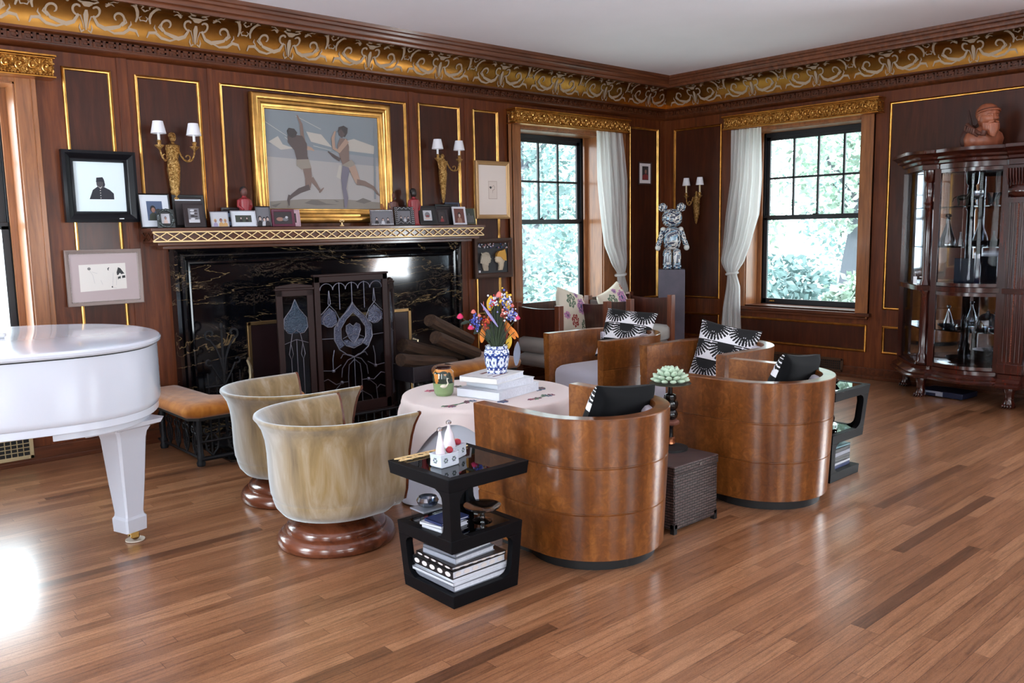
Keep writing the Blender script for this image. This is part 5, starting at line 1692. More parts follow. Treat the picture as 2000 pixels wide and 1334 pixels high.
# ================================================================== PILLOWS
def fan(u, v):
    """black radiating fans on white, u,v in 0..1"""
    S = 0.52
    row = math.floor(v / (S * 0.62))
    best = 0
    for dr in (0, 1):
        r = row + dr
        cy = r * S * 0.62
        for dc in (-1, 0, 1, 2):
            cx = (math.floor(u / S) + dc) * S + (0.5 * S if r % 2 else 0)
            dx, dy = u - cx, v - cy
            R = math.hypot(dx, dy)
            if dy <= 0.03 and R < S * 0.56:
                a = math.atan2(-dy, dx)
                if R < S * 0.2:
                    return 1
                w = 1.08 - 0.55 * (R - S * 0.2) / (S * 0.36)
                if abs(((a * 15 / PI) % 1.0) - 0.5) < w * 0.5:
                    return 1
                return 0
    return 0
def rose(u, v):
    fl = [(0.28, 0.72, 0.17, 1), (0.68, 0.66, 0.19, 2), (0.40, 0.30, 0.15, 3), (0.78, 0.25, 0.13, 1), (0.12, 0.38, 0.09, 2), (0.52, 0.90, 0.08, 2), (0.90, 0.86, 0.08, 3)]
    for cx, cy, r, c in fl:
        dx, dy = u - cx, v - cy
        R = math.hypot(dx, dy); a = math.atan2(dy, dx)
        rr = r * (0.72 + 0.28 * abs(math.sin(a * 3.5 + cx * 9)))
        if R < rr:
            k = abs(math.sin(a * 3.5 + cx * 9))
            if R < rr * 0.25 or (k < 0.22) or (0.60 < R / rr < 0.68):
                return 4 if c == 2 else 0
            return c
    return 0
def pillow_mesh(w, h, th, pat, back_mi, n=100, sag=0.0):
    mb = MB()
    def side(s):
        def fn(u, v):
            x = (u - .5) * 2; z = (v - .5) * 2
            e = max(0.0, (1 - x ** 4) * (1 - z ** 4)) ** 0.42
            pin = 1 - 0.07 * (1 - abs(z) ** 2) * abs(x) ** 3
            pinz = 1 - 0.07 * (1 - abs(x) ** 2) * abs(z) ** 3
            wr = 0.012 * math.sin(9 * x + 3 * z) * (1 - e)
            return (x * w / 2 * pin, s * (th / 2 * e + wr * s * 0), z * h / 2 * pinz + h / 2 - sag * (1 - x * x) * (1 if z > 0 else 0.3) * abs(z))
        return fn
    mb.grid(side(-1), n, n, mfn=pat)
    mb.grid(lambda u, v: side(1)(1 - u, v), 20, 20, mi=back_mi)
    return mb
PWHITE = plain('pillow_white', (226, 224, 228), 0.9); PBLACK = plain('pillow_black', (12, 12, 15), 0.85)
def bw_pillow(label, loc, rot, front=True):
    t = thing('scatter_cushion', label, 'cushion', loc, rot=rot, group='black and white fan-patterned cushions')
    mb = pillow_mesh(0.44, 0.44, 0.13, fan, 2)
    mb.build('cover', [PWHITE, PBLACK, CHAR], t, fix=False, ang=180)
    return t
R_ = math.radians
p0 = bw_pillow('black-backed fan-pattern cushion in the barrel armchair nearest the camera', (-5.14, -3.655, 0.405), (R_(-20), R_(-7), PI + 0.05))
# rotated by pi about z the patterned side (-y) faces away from the camera, the black back towards it
p1 = copy_tree(p0, label='black-backed fan-pattern cushion in the barrel armchair right of the wicker cube'); p1.location = (-3.83, -3.785, 0.39); p1.rotation_euler = (R_(-21), R_(-7), PI + 0.08)
p2 = copy_tree(p0, label='fan-pattern cushion leaning in the farthest barrel armchair, its pattern showing'); p2.location = (-2.93, -1.86, 0.46); p2.rotation_euler = (R_(-30), R_(4), R_(-72))
p3 = copy_tree(p0, label='fan-pattern cushion standing upright in the armchair behind the second near one'); p3.location = (-3.0, -2.84, 0.39); p3.rotation_euler = (R_(-16), R_(10), R_(-70))
for q in (p0, p1, p2, p3):
    q.scale = (1, 1, 1)
p0.scale = (1, 1, 0.92)

# ================================================================== VELVET TUB CHAIRS
def tub_chair():
    t = thing('velvet_tub_chair', 'x', 'armchair')
    w, L = 0.30, 0.215
    pts, nrm = u_path(w, L, 32)
    prof = [(-0.11, 0.165), (-0.05, 0.18), (-0.012, 0.215), (0.008, 0.27), (0.014, 0.34), (0.016, 0.46), (0.022, 0.53), (0.036, 0.585), (0.058, 0.625), (0.070, 0.640), (0.068, 0.650), (0.055, 0.652), (0.038, 0.642), (0.018, 0.615), (-0.012, 0.56), (-0.034, 0.50), (-0.045, 0.42), (-0.05, 0.30), (-0.11, 0.28)]
    lean = lambda z: 0.04 * max(-0.2, (z - 0.40) / 0.25)
    sh = MB(); sweep_u(sh, pts, nrm, prof, 0, lean)
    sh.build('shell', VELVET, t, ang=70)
    for s, i in ((-1, 0), (1, len(pts) - 1)):
        tr = MB()
        R = []
        for dy in (0.0, 0.014):
            row = []
            c = [sum(p[0] for p in prof) / len(prof), sum(p[1] for p in prof) / len(prof)]
            for o, z in prof[2:-1]:
                row.append((pts[i][0] + nrm[i][0] * (o + (0.002 if o > -0.02 else -0.002)), pts[i][1] + lean(z) + dy - 0.001, z + (0.002 if z > 0.6 else 0)))
            R.append(row)
        tr.rings(R)
        tr.build('arm_facing', W_TURN, t, ang=50)
    bd = MB()
    bd.rings(d_rings(0.30, 0.20, [(0.10, 0.155), (0.04, 0.165), (0.012, 0.20), (0.0, 0.24), (0.0, 0.27)]))
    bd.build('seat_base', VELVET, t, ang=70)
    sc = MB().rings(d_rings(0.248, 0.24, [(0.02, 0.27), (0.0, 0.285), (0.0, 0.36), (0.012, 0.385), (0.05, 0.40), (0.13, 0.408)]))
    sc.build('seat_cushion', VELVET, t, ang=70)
    MB().lathe([(0.282, 0.0), (0.289, 0.012), (0.290, 0.035), (0.280, 0.055), (0.262, 0.068), (0.245, 0.072), (0.246, 0.082), (0.240, 0.098), (0.222, 0.112), (0.19, 0.124), (0.165, 0.130), (0.16, 0.14), (0.15, 0.15), (0.15, 0.17)], 56).build('turned_base', W_TURN, t, ang=60)
    return t
tb = tub_chair()
tb.location = (-6.03, -2.705, 0); tb.rotation_euler = (0, 0, -PI/2 + 0.04); tb['label'] = 'pale gold velvet tub chair on a round mahogany base, nearer of the two'; tb['group'] = 'velvet tub chairs'
t2 = copy_tree(tb, (-5.855, -1.895, 0), -PI/2 + 0.04, 'pale gold velvet tub chair on a round mahogany base, the one partly behind the other')

# ================================================================== ROUND TABLE WITH CLOTHS
TX, TY, TR_, TZ = -4.94, -2.60, 0.485, 0.565
t = thing('round_table', 'round low table under a floral cloth amid the armchairs', 'table', (TX, TY, 0))
MB().lathe([(TR_ - 0.02, TZ - 0.035), (TR_, TZ - 0.03), (TR_, TZ - 0.006)], 48).build('tabletop', W_CHAIR, t)
MB().lathe([(0.22, 0), (0.23, 0.02), (0.06, 0.06), (0.05, 0.5), (0.12, TZ - 0.035)], 24).build('pedestal', W_CHAIR, t)
def cloth_round(r, drop, folds, amp, seed, pat=None, mats=None, flare=0.05, name='x', scallop=None, zt=0.0):
    mb = MB()
    na = 160
    radial = [0, 0.15, 0.3, 0.45, 0.6, 0.72, 0.82, 0.9, 0.96, 1.0]
    nd = 16
    rows = []
    for k in radial:
        rows.append([(r * k * math.cos(2*PI*i/na), r * k * math.sin(2*PI*i/na), TZ + 0.001 + zt) for i in range(na)])
    for j in range(1, nd + 1):
        v = j / nd
        row = []
        for i in range(na):
            a = 2 * PI * i / na
            dr = drop if not scallop else scallop(a)
            z = TZ + zt - dr * v
            f = amp * v * math.sin(a * folds + seed + 0.6 * math.sin(a * 2)) + amp * 0.5 * v * math.sin(a * folds * 0.5 + 2 * seed)
            rr = r + 0.012 * min(1, v * 6) + flare * v * v + f
            row.append((rr * math.cos(a), rr * math.sin(a), z if j > 1 else TZ + zt - 0.004))
        rows.append(row)
    n = na
    vs = [p for row in rows for p in row]; fs = []; ms = []
    for j in range(len(rows) - 1):
        for i in range(n):
            k = (i + 1) % n
            fs.append((j*n+i, j*n+k, (j+1)*n+k, (j+1)*n+i)); ms.append(pat(rows[j][i], rows[j+1][k]) if pat else 0)
    mb.add(vs, fs, ms)
    return mb
UND = plain('white_under_cloth', (206, 210, 222), 0.9, sheen=0.2)
under = cloth_round(TR_ + 0.006, TZ - 0.015, 13, 0.012, 0.3).build('under_cloth', UND, loc=(TX, TY, 0), fix=False, ang=180)
tag(under, 'plain white floor-length cloth under the printed one on the round table', 'tablecloth')
CL0 = plain('cloth_blush', (214, 198, 194), 0.9, sheen=0.15)
CLH = plain('cloth_hem', (196, 184, 184), 0.9)
def drop_f(a):
    # square topper: four points hang low, between them the hem rises in an arc
    d = 0.20 + 0.13 * math.cos(4 * (a + 0.25))
    return max(0.05, d)
top = cloth_round(TR_ + 0.012, 0.2, 9, 0.006, 1.1, flare=0.03, scallop=drop_f, zt=0.003)
# embroidery: outline sprays lying on the cloth
em = top; EM = [P_('thread_plum', (116, 70, 88)), P_('thread_green', (92, 118, 96)), P_('thread_blue', (88, 100, 128)), P_('thread_rose', (196, 104, 124))]
rnd = random.Random(12)
for (dx, dy, rr, sz) in ((-0.33, -0.14, 0.3, 0.11), (0.10, -0.33, 0.1, 0.11), (0.30, 0.10, 0.4, 0.10), (-0.10, 0.30, 0.0, 0.11), (0.30, -0.14, 0.8, 0.07), (0.12, -0.12, 2.0, 0.05), (-0.12, -0.26, 1.0, 0.05)):
    for k in range(7):
        a = rr + rnd.uniform(-0.5, 0.5) + (0 if k % 2 else PI)
        d = rnd.uniform(0.1, 1.0) * sz
        ox, oy = dx + d * math.cos(a), dy + d * math.sin(a) * 0.6
        s = rnd.uniform(0.016, 0.032)
        mi = rnd.choice([1, 1, 2, 3, 4])
        em.tube([(ox + s * (0.7 + 0.3 * math.sin(5 * q)) * math.cos(q), oy + s * (0.7 + 0.3 * math.sin(5 * q)) * math.sin(q), TZ + 0.0055) for q in [2*PI*j/20 for j in range(20)]], 0.0022, 4, mi=mi, closed=True)
        em.tube([(dx, dy, TZ + 0.0055), ((dx + ox) / 2 + 0.01, (dy + oy) / 2, TZ + 0.0055), (ox, oy, TZ + 0.0055)], 0.0020, 4, mi=2)
top.build('tx', [CL0] + EM, loc=(TX, TY, 0), fix=False, ang=180)
cl = bpy.data.objects['tx']; cl.name = 'printed_tablecloth'
tag(cl, 'blush tablecloth with embroidered flower sprays laid over the white cloth', 'tablecloth')

def title(m, w, d, h):
    for i, (a, b_, c_, e) in enumerate(((0.05, 0.05, 0.16, 0.012), (0.05, 0.09, 0.10, 0.006), (0.10, 0.16, 0.12, 0.02))):
        m.box(a, b_, h, a + c_, b_ + e, h + 0.0006, 1)
# books on the round table
def book(name, label, w, d, h, cover, loc, rz, cat='book', group=None, spine=None, page=None, stripe=None):
    """w along local x (spine to fore-edge), d along y, h thick; spine at -x"""
    t = thing(name, label, cat, loc, rz, group=group)
    c = 0.0035
    m = MB()
    m.box(0, 0, 0, w, d, c); m.box(0, 0, h - c, w, d, h); m.box(0, 0, 0, c, d, h)
    if stripe:
        stripe(m, w, d, h)
    m.build('cover', [cover, P_('print_rust', (120, 70, 66)) if stripe is title else P_('cover_white_shape', (214, 206, 204))] if stripe else cover, t)
    MB().box(c, 0.003, c, w - 0.004, d - 0.003, h - c).build('pages', page or PAPER, t)
    return t
BG = 'books stacked on the round table'
CWH = plain('book_white', (206, 208, 216), 0.4); CGR = plain('book_grey', (150, 152, 164), 0.45)
z = TZ + 0.005
book('coffee_table_book', 'largest pale book, bottom of the stack on the round table', 0.40, 0.30, 0.05, CWH, (-5.07, -2.85, z), 0.22, group=BG)
z += 0.05
book('coffee_table_book', 'middle white book in the stack on the round table', 0.30, 0.26, 0.038, CWH, (-5.03, -2.79, z), 0.05, group=BG)
z += 0.038
book('coffee_table_book', 'top book under the flower pot on the round table', 0.30, 0.25, 0.034, plain('book_offwhite', (216, 214, 214), 0.4), (-5.06, -2.82, z), 0.30, group=BG, stripe=title)
ZB = z + 0.034

# blue and white cachepot with feather and silk flower arrangement
def bw_floral(u, v, nu=10, nv=4):
    x = u * nu; y = v * nv
    r = int(y); x += 0.5 * (r % 2)
    fx, fy = x % 1 - .5, y % 1 - .5
    R = math.hypot(fx, fy); a = math.atan2(fy, fx)
    pet = 0.40 * (0.72 + 0.28 * abs(math.sin(a * 2.5)))
    if R < 0.08:
        return 1
    if R < pet:
        return 0
    if R < pet + 0.05:
        return 2
    return 1 if (math.sin(u * 83) * math.sin(v * 57) > -0.3) else 0
PORW = plain('porcelain_white', (214, 220, 232), 0.12, 0, coat=0.6); PORB = plain('porcelain_blue', (34, 54, 120), 0.15, 0, coat=0.6); PORL = plain('porcelain_light_blue', (90, 118, 180), 0.15, 0, coat=0.6)
PX, PY = -4.915, -2.655
t = thing('blue_white_pot', 'blue and white flowered porcelain pot on top of the stacked books', 'pot', (PX, PY, ZB))
m = MB()
prof = [(0.058, 0.0), (0.062, 0.012), (0.060, 0.02), (0.068, 0.05), (0.073, 0.09), (0.074, 0.12), (0.070, 0.135), (0.064, 0.142), (0.066, 0.158), (0.060, 0.160), (0.058, 0.15), (0.056, 0.05)]
def pf(u, v):
    k = v * 9; i = min(8, int(k)); f = k - i
    r = prof[i][0] * (1 - f) + prof[i+1][0] * f; z = prof[i][1] * (1 - f) + prof[i+1][1] * f
    return (r * math.cos(2*PI*u), r * math.sin(2*PI*u), z)
m.grid(pf, 120, 45, mfn=lambda u, v: bw_floral(u, v), wrap=True)
m.lathe([(0.060, 0.160), (0.056, 0.155), (0.054, 0.06), (0.0, 0.058)], 40, cap=False)
m.build('body', [PORW, PORB, PORL], t, fix=False, ang=50)
# arrangement
t = thing('flower_arrangement', 'tall mixed arrangement of silk flowers, feathers and dried leaves in the porcelain pot', 'flowers', (PX, PY, ZB + 0.07))
FL = {k: plain('petal_' + k, c, 0.7) for k, c in dict(pink=(206, 44, 96), red=(190, 40, 50), rose=(224, 120, 110), orange=(214, 122, 40), yellow=(214, 170, 50), blue=(70, 84, 170), lilac=(150, 150, 210), white=(222, 220, 230), rust=(128, 48, 26)).items()}
LEAFG = plain('dark_leaf', (30, 42, 30), 0.6); LEAFY = plain('olive_leaf', (120, 110, 40), 0.6); STEM = plain('stem_green', (50, 62, 36), 0.7)
# positions as (right, up) in the plane facing the photograph's viewer, plus depth; right vector = camera right on the ground
rx, ry = 0.747, -0.665; fx_, fy_ = 0.665, 0.747
def AP(r, u, d=0.0):
    return (r * rx + d * fx_, r * ry + d * fy_, u)
def stem(p, mb):
    q = bez((0, 0, 0.0), (p[0] * 0.1, p[1] * 0.1, p[2] * 0.5), (p[0] * 0.6, p[1] * 0.6, p[2] * 0.8), p, 8)
    mb.tube(q, 0.0022, 5)
st = MB()
def rosebud(p, r, mat, name='rose_bloom'):
    stem(p, st)
    m = MB()
    for k in range(9):
        a = k * 2.4; rr = r * (0.35 + 0.07 * k)
        m.grid(lambda u, v, a=a, rr=rr, k=k: (p[0] + rr * math.cos(a + (u - .5) * 2.0) * math.sin(v * 1.5 + .25), p[1] + rr * math.sin(a + (u - .5) * 2.0) * math.sin(v * 1.5 + .25), p[2] + r * (0.75 - 1.15 * v + 0.05 * k) * 0.9 - r * 0.2), 5, 4)
    m.ball((p[0], p[1], p[2]), r * 0.5, 8, 6)
    m.build(name, mat, t, fix=False, ang=70)
def spray(p, r, mats, n, rnd, name='berry_spray', size=0.006):
    stem(p, st)
    m = MB()
    for i in range(n):
        q = (p[0] + rnd.gauss(0, r * .45), p[1] + rnd.gauss(0, r * .45), p[2] + rnd.gauss(0, r * .6))
        m.ball(q, size * rnd.uniform(.7, 1.3), 6, 4, mi=rnd.randrange(len(mats)))
    m.build(name, mats, t, ang=80)
def leaf(p, L, w, ang, mat, name='dried_leaf', tilt=0.0):
    m = MB()
    def fn(u, v):
        s = (v - 0.5) * L
        ww = w * math.sin(PI * min(1, v * 0.92 + 0.06)) ** 0.8
        r = (u - .5) * ww
        rr = r * math.cos(ang) + s * math.sin(ang); uu = -r * math.sin(ang) + s * math.cos(ang)
        q = AP(rr, uu, tilt * s + 0.02 * math.sin(v * 3) * L * 4 * abs(u - .5))
        return (p[0] + q[0], p[1] + q[1], p[2] + q[2])
    m.grid(fn, 4, 10)
    o = m.build(name, mat, t, fix=False, ang=180)
    return o
rnd = random.Random(21)
px2m = 1 / 331.0
def at(px, py, d=0.0):       # offset of a bloom from the pot mouth
    return AP((px - 958) * px2m, (686 - py) * px2m + 0.085, d)
for (px, py, r, k) in ((890, 628, 0.024, 'pink'), (910, 650, 0.026, 'pink'), (915, 620, 0.018, 'rose'), (999, 633, 0.02, 'pink'), (965, 588, 0.026, 'rose'), (989, 610, 0.016, 'rose'), (926, 628, 0.014, 'rose'), (984, 622, 0.014, 'white')):
    rosebud(at(px, py, rnd.uniform(-.03, .03)), r, FL[k])
for (px, py, r, ks, n) in ((920, 638, 0.03, ('blue', 'lilac', 'blue'), 60), (988, 627, 0.032, ('blue', 'lilac', 'white'), 60), (978, 598, 0.035, ('lilac', 'blue', 'white', 'yellow'), 80), (955, 602, 0.03, ('white', 'lilac', 'red'), 50), (940, 640, 0.03, ('rust', 'red', 'orange'), 60), (975, 625, 0.025, ('rose', 'white', 'rust'), 40)):
    spray(at(px, py, rnd.uniform(-.03, .03)), r, [FL[k] for k in ks], n, rnd)
for (px, py, L, w, a, mk) in ((948, 604, 0.09, 0.045, 0.1, 'yellow'), (980, 606, 0.09, 0.04, -0.2, 'yellow'), (932, 663, 0.10, 0.035, 0.15, 'orange'), (984, 655, 0.13, 0.035, -0.5, 'orange'), (982, 680, 0.09, 0.035, 0.2, 'yellow'), (975, 660, 0.09, 0.03, -0.2, 'rust'), (940, 643, 0.09, 0.03, 0.3, 'rust'), (993, 660, 0.08, 0.02, -0.6, 'orange')):
    p = at(px, py, rnd.uniform(-.02, .03)); stem(p, st); leaf(p, L, w, a, FL[mk])
for (px, py, L, w, a) in ((955, 640, 0.15, 0.05, 0.0), (965, 650, 0.16, 0.05, -0.1), (945, 655, 0.12, 0.045, 0.15), (960, 625, 0.14, 0.05, 0.1), (952, 668, 0.12, 0.05, -0.1), (968, 670, 0.12, 0.05, 0.1), (925, 655, 0.08, 0.03, 0.9), (900, 640, 0.06, 0.02, 1.3)):
    leaf(at(px, py, rnd.uniform(0, .04)), L, w, a, LEAFG, 'green_leaf')
leaf(at(997, 700, -0.03), 0.14, 0.04, 0.08, plain('grey_feather', (110, 114, 130), 0.8), 'feather')
leaf(at(946, 625, -0.03), 0.17, 0.016, -0.6, plain('violet_feather', (150, 140, 190), 0.8), 'feather')
for (px, py) in ((968, 583), (980, 580), (957, 590), (935, 600)):
    m = MB(); p = at(px, py, rnd.uniform(-.02, .02)); m.tube([(p[0], p[1], p[2] - 0.05), p], [0.003, 0.001], 5); stem((p[0], p[1], p[2] - 0.05), st)
    m.build('grass_spike', FL['rose'], t)
st.build('stems', STEM, t)

# swan vase
t = thing('painted_vase', 'small painted vase with a swan, left of the books on the round table', 'vase', (-5.165, -2.47, TZ + 0.005))
prof = [(0.045, 0.0), (0.055, 0.015), (0.060, 0.05), (0.063, 0.10), (0.060, 0.135), (0.048, 0.148), (0.044, 0.155), (0.046, 0.165), (0.044, 0.168), (0.040, 0.16), (0.038, 0.15)]
def vp_(u, v):
    a = u * 2 * PI
    # front (towards the viewer) sits near angle -2.4
    if v < 0.36:
        return 0
    tree_ = 0.50 + 0.10 * math.sin(a * 3 + 1) + 0.07 * math.sin(a * 7)
    if v > 0.86:
        return 3
    if v < tree_ or (0.55 < v < 0.66 + 0.04 * math.sin(a * 5) and math.sin(a * 2 + .5) > 0.1):
        return 1
    return 2
m = MB()
def vf(u, v):
    k = v * 7; i = min(6, int(k)); f = k - i
    r = prof[i][0] * (1 - f) + prof[i+1][0] * f; z = prof[i][1] * (1 - f) + prof[i+1][1] * f
    return (r * math.cos(2*PI*u), r * math.sin(2*PI*u), z)
m.grid(vf, 72, 56, mfn=vp_, wrap=True)
m.lathe([(0.046, 0.165), (0.040, 0.162), (0.036, 0.02), (0.0, 0.018)], 36, cap=False, mi=3)
m.build('body', [plain('vase_green', (128, 150, 104), 0.2, coat=.5), plain('vase_dark_tree', (40, 50, 40), 0.2, coat=.5), plain('vase_orange', (196, 128, 60), 0.2, coat=.5), plain('vase_brown_rim', (50, 22, 20), 0.2, coat=.5)], t, fix=False, ang=50)
m = MB(); a0 = -2.32
def sw_(da, z, o=0.0):
    r = 0.062 + o
    return (r * math.cos(a0 + da), r * math.sin(a0 + da), z)
m.ball(sw_(0.1, 0.062), (0.02, 0.02, 0.011), 10, 6)
m.tube([sw_(0.35, 0.064, .003), sw_(0.50, 0.078, .003), sw_(0.42, 0.095, .003), sw_(0.44, 0.108, .003), sw_(0.58, 0.105, .003)], [0.005, 0.004, 0.003, 0.004, 0.002], 6)
m.build('swan', plain('swan_white', (220, 210, 190), 0.3), t)

# ================================================================== TIERED SIDE TABLES
def side_table(label, loc, rz):
    t = thing('tiered_side_table', label, 'side table', loc, rz, group='black three-tier side tables')
    # local frame: upper posts at (-,-) and (+,+) corners, lower posts at (+,-) and (-,+)
    H1, H2 = 0.55, 0.29
    b2, b0, bt = 0.178, 0.175, 0.212
    m = MB()
    def ringslab(z0, z1, a0, a1, w):
        # frame with open centre for the glass
        for (i0, j0, i1, j1) in ((-1, -1, 1, -1), (1, -1, 1, 1), (1, 1, -1, 1), (-1, 1, -1, -1)):
            A = []
            for z, a in ((z0, a0), (z1, a1)):
                A += [(i0 * a, j0 * a, z), (i1 * a, j1 * a, z), (i1 * (a - w), j1 * (a - w), z), (i0 * (a - w), j0 * (a - w), z)]
            m.add(A, [(0, 1, 2, 3), (7, 6, 5, 4), (0, 4, 5, 1), (1, 5, 6, 2), (2, 6, 7, 3), (3, 7, 4, 0)])
    ringslab(H1 - 0.055, H1, bt - 0.006, bt, 0.035)
    m.build('top_frame', NAVY, t, bevel=0.002)
    m = MB(); ringslab(H2 - 0.055, H2, 0.186, 0.19, 0.035); m.build('middle_frame', NAVY, t, bevel=0.002)
    m = MB(); m.frustum((0, 0), 0, 0.055, 0.172, 0.172, 0.176, 0.176); m.build('base', NAVY, t, bevel=0.002)
    def post(sx, sy, z0, z1, a0, a1, w0):
        # L-shaped corner post, flaring into the slabs with rounded inner corners
        mm = MB()
        H = z1 - z0
        levels = [(0, 1.9), (0.06, 1.35), (0.14, 1.08), (0.25, 1.0), (0.75, 1.0), (0.86, 1.08), (0.94, 1.35), (1.0, 1.9)]
        Rr = []
        for f, k in levels:
            z = z0 + H * f; a = a0 + (a1 - a0) * f; w = w0 * k; th = 0.03
            Rr.append([(sx * a, sy * a, z), (sx * (a - w), sy * a, z), (sx * (a - w), sy * (a - th), z), (sx * (a - th), sy * (a - th), z), (sx * (a - th), sy * (a - w), z), (sx * a, sy * (a - w), z)])
        mm.rings(Rr)
        mm.build('post', NAVY, t, ang=30)
    for s in (-1, 1):
        post(s, s, H2, H1 - 0.055, 0.189, bt - 0.007, 0.05)
        post(s, -s, 0.055, H2 - 0.055, 0.175, 0.186, 0.045)
    for z, a in ((H1 - 0.006, bt - 0.034), (H2 - 0.006, 0.156)):
        MB().box(-a, -a, z - 0.002, a, a, z + 0.0045).build('glass_shelf', GLASST, t)
    return t
ST1 = (-5.935, -3.585); ST2 = (-3.315, -3.80)
side_table('black three-tier side table with gilt lattice strip and ceramics, beside the nearest barrel armchair', (*ST1, 0), 0)
side_table('black three-tier side table at the right, beside the second near armchair', (*ST2, 0), PI/2)
def on1(dx, dy, z):
    return (ST1[0] + dx, ST1[1] + dy, z)
# gilt lattice strip on the left edge of the first table
l = MB(); lattice(l, 0.36, 0.05, 0.0, lambda a, d, z: (-0.19 + a, 0.145 + z, 0.5535 + d), period=0.062, th=0.003)
o = l.build('lattice_tray_edge', GOLD_LAT, loc=(ST1[0], ST1[1], 0)); tag(o, 'flat gilt lattice strip lying along the far left edge of the near side table', 'ornament')
ZT1 = 0.5495
# porcelain boxes with bottles and flowers
def porcelain_box(label, loc, rz):
    t = thing('porcelain_box', label, 'ceramic box', loc, rz, group='flowered porcelain boxes')
    m = MB()
    m.rings([[(x * k, y * k, z) for x, y in ((-.05, -.034), (0, -.036), (.05, -.034), (.052, 0), (.05, .034), (0, .036), (-.05, .034), (-.052, 0))] for k, z in ((0.9, 0), (1.0, 0.006), (0.97, 0.03), (1.0, 0.05), (1.06, 0.056), (0.94, 0.056), (0.9, 0.045))])
    m.build('body', PORW, t, ang=40, bevel=0.001)
    d = MB()
    for x, y, s in ((-.025, -.036, 1), (.02, -.036, 1), (.0525, 0.0, 2), (-.0525, 0.0, 2)):
        for q in range(6):
            a = q * PI / 3
            if s == 1:
                d.ball((x + .008 * math.cos(a), y - 0.0005, 0.03 + .008 * math.sin(a)), (0.004, 0.0015, 0.004), 6, 4, mi=q % 2)
            else:
                d.ball((x * 1.0, y + .009 * math.cos(a), 0.03 + .009 * math.sin(a)), (0.0015, 0.004, 0.004), 6, 4, mi=q % 2)
    d.build('flower_motif', [P_('motif_grey', (96, 96, 116)), P_('motif_green', (110, 130, 116))], t)
    f = MB()
    for (x, y, r, mi) in ((0.02, -0.01, 0.014, 0), (0.036, 0.006, 0.011, 1), (-0.008, 0.012, 0.011, 2), (0.01, 0.016, 0.009, 3)):
        f.ball((x, y, 0.062), (r, r, r * 0.9), 10, 7, mi=mi, fn=lambda d_: 1 + 0.12 * math.sin(8 * math.atan2(d_[1], d_[0])))
    f.build('porcelain_flowers', [P_('bloom_red', (160, 36, 54)), P_('bloom_coral', (220, 140, 110)), P_('bloom_teal', (40, 110, 130)), P_('bloom_pale_green', (180, 206, 170))], t)
    return t
porcelain_box('flowered porcelain box with a tall bottle, nearer one on the near side table', on1(-0.085, -0.02, ZT1), 0.10)
porcelain_box('flowered porcelain box behind the nearer one on the near side table', on1(0.02, 0.055, ZT1), 0.35)
def scent_bottle(label, loc, wide):
    t = thing('scent_bottle', label, 'bottle', loc, group='pale glass scent bottles')
    MB().lathe([(0.018 * wide, 0), (0.019 * wide, 0.01), (0.012 * wide, 0.06), (0.007, 0.085), (0.006, 0.10)], 14).build('body', plain('frosted_pink_glass', (218, 206, 214), 0.25, 0, coat=0.5), t)
    MB().lathe([(0.006, 0.10), (0.011, 0.104), (0.012, 0.112), (0.004, 0.118)], 12).build('stopper', CHROME, t)
    return t
scent_bottle('tall slim scent bottle standing in the nearer porcelain box', on1(-0.105, -0.02, ZT1 + 0.045), 1.1)
scent_bottle('tapering scent bottle standing in the farther porcelain box', on1(0.002, 0.06, ZT1 + 0.045), 1.5)
# second shelf: books, glass bowl, glass cake stand, ornament
ZT2 = 0.2895
BGB = plain('book_black', (22, 22, 26), 0.4); BBL = plain('book_navy', (40, 52, 96), 0.4)
for i, (h, cv, lab, w, d, rz) in enumerate(((0.016, CWH, 'white book at the bottom of the small pile on the middle shelf', .15, .12, 0.1), (0.012, CWH, 'thin white book in the small pile on the middle shelf', .14, .12, 0.2), (0.012, BBL, 'navy book on top of the small pile on the middle shelf', .15, .11, 0.05))):
    book('small_book', lab, w, d, h, cv, on1(-0.155, -0.08, ZT2 + [0, 0.016, 0.028][i]), rz, group='small books on the middle shelf of the near side table')
t = thing('clear_box', 'flat clear box on the middle shelf at its far left', 'box', on1(-0.15, 0.05, ZT2))
MB().box(0, 0, 0, 0.11, 0.09, 0.05).build('body', GLASSC, t, bevel=0.003)
MB().box(-0.004, -0.004, 0.05, 0.114, 0.094, 0.058).build('lid', plain('grey_lid', (120, 122, 132), 0.3), t, bevel=0.002)
t = thing('glass_bowl', 'small round glass bowl on the flat clear box', 'bowl', on1(-0.095, 0.095, ZT2 + 0.058))
MB().lathe([(0.02, 0), (0.04, 0.01), (0.048, 0.03), (0.04, 0.045), (0.037, 0.044), (0.044, 0.03), (0.036, 0.012), (0.0, 0.004)], 24, cap=False).build('body', CRYSTAL, t)
t = thing('glass_pedestal_dish', 'footed clear glass dish on the right of the middle shelf', 'dish', on1(0.065, -0.075, ZT2))
MB().lathe([(0.04, 0), (0.042, 0.004), (0.012, 0.012), (0.009, 0.03), (0.014, 0.04), (0.05, 0.046), (0.078, 0.062), (0.080, 0.068), (0.074, 0.066), (0.048, 0.051), (0.0, 0.047)], 36, cap=False).build('body', CRYSTAL, t)
t = thing('black_figurine', 'small rounded black ornament behind the glass dish on the middle shelf', 'figurine', on1(0.01, 0.06, ZT2))
MB().lathe([(0.03, 0), (0.034, 0.01), (0.03, 0.03), (0.02, 0.05)], 16).build('base', BLACK, t)
MB().ball((0, 0, 0.07), (0.026, 0.022, 0.028)).ball((0, -0.02, 0.066), 0.008).build('head', BLACK, t)
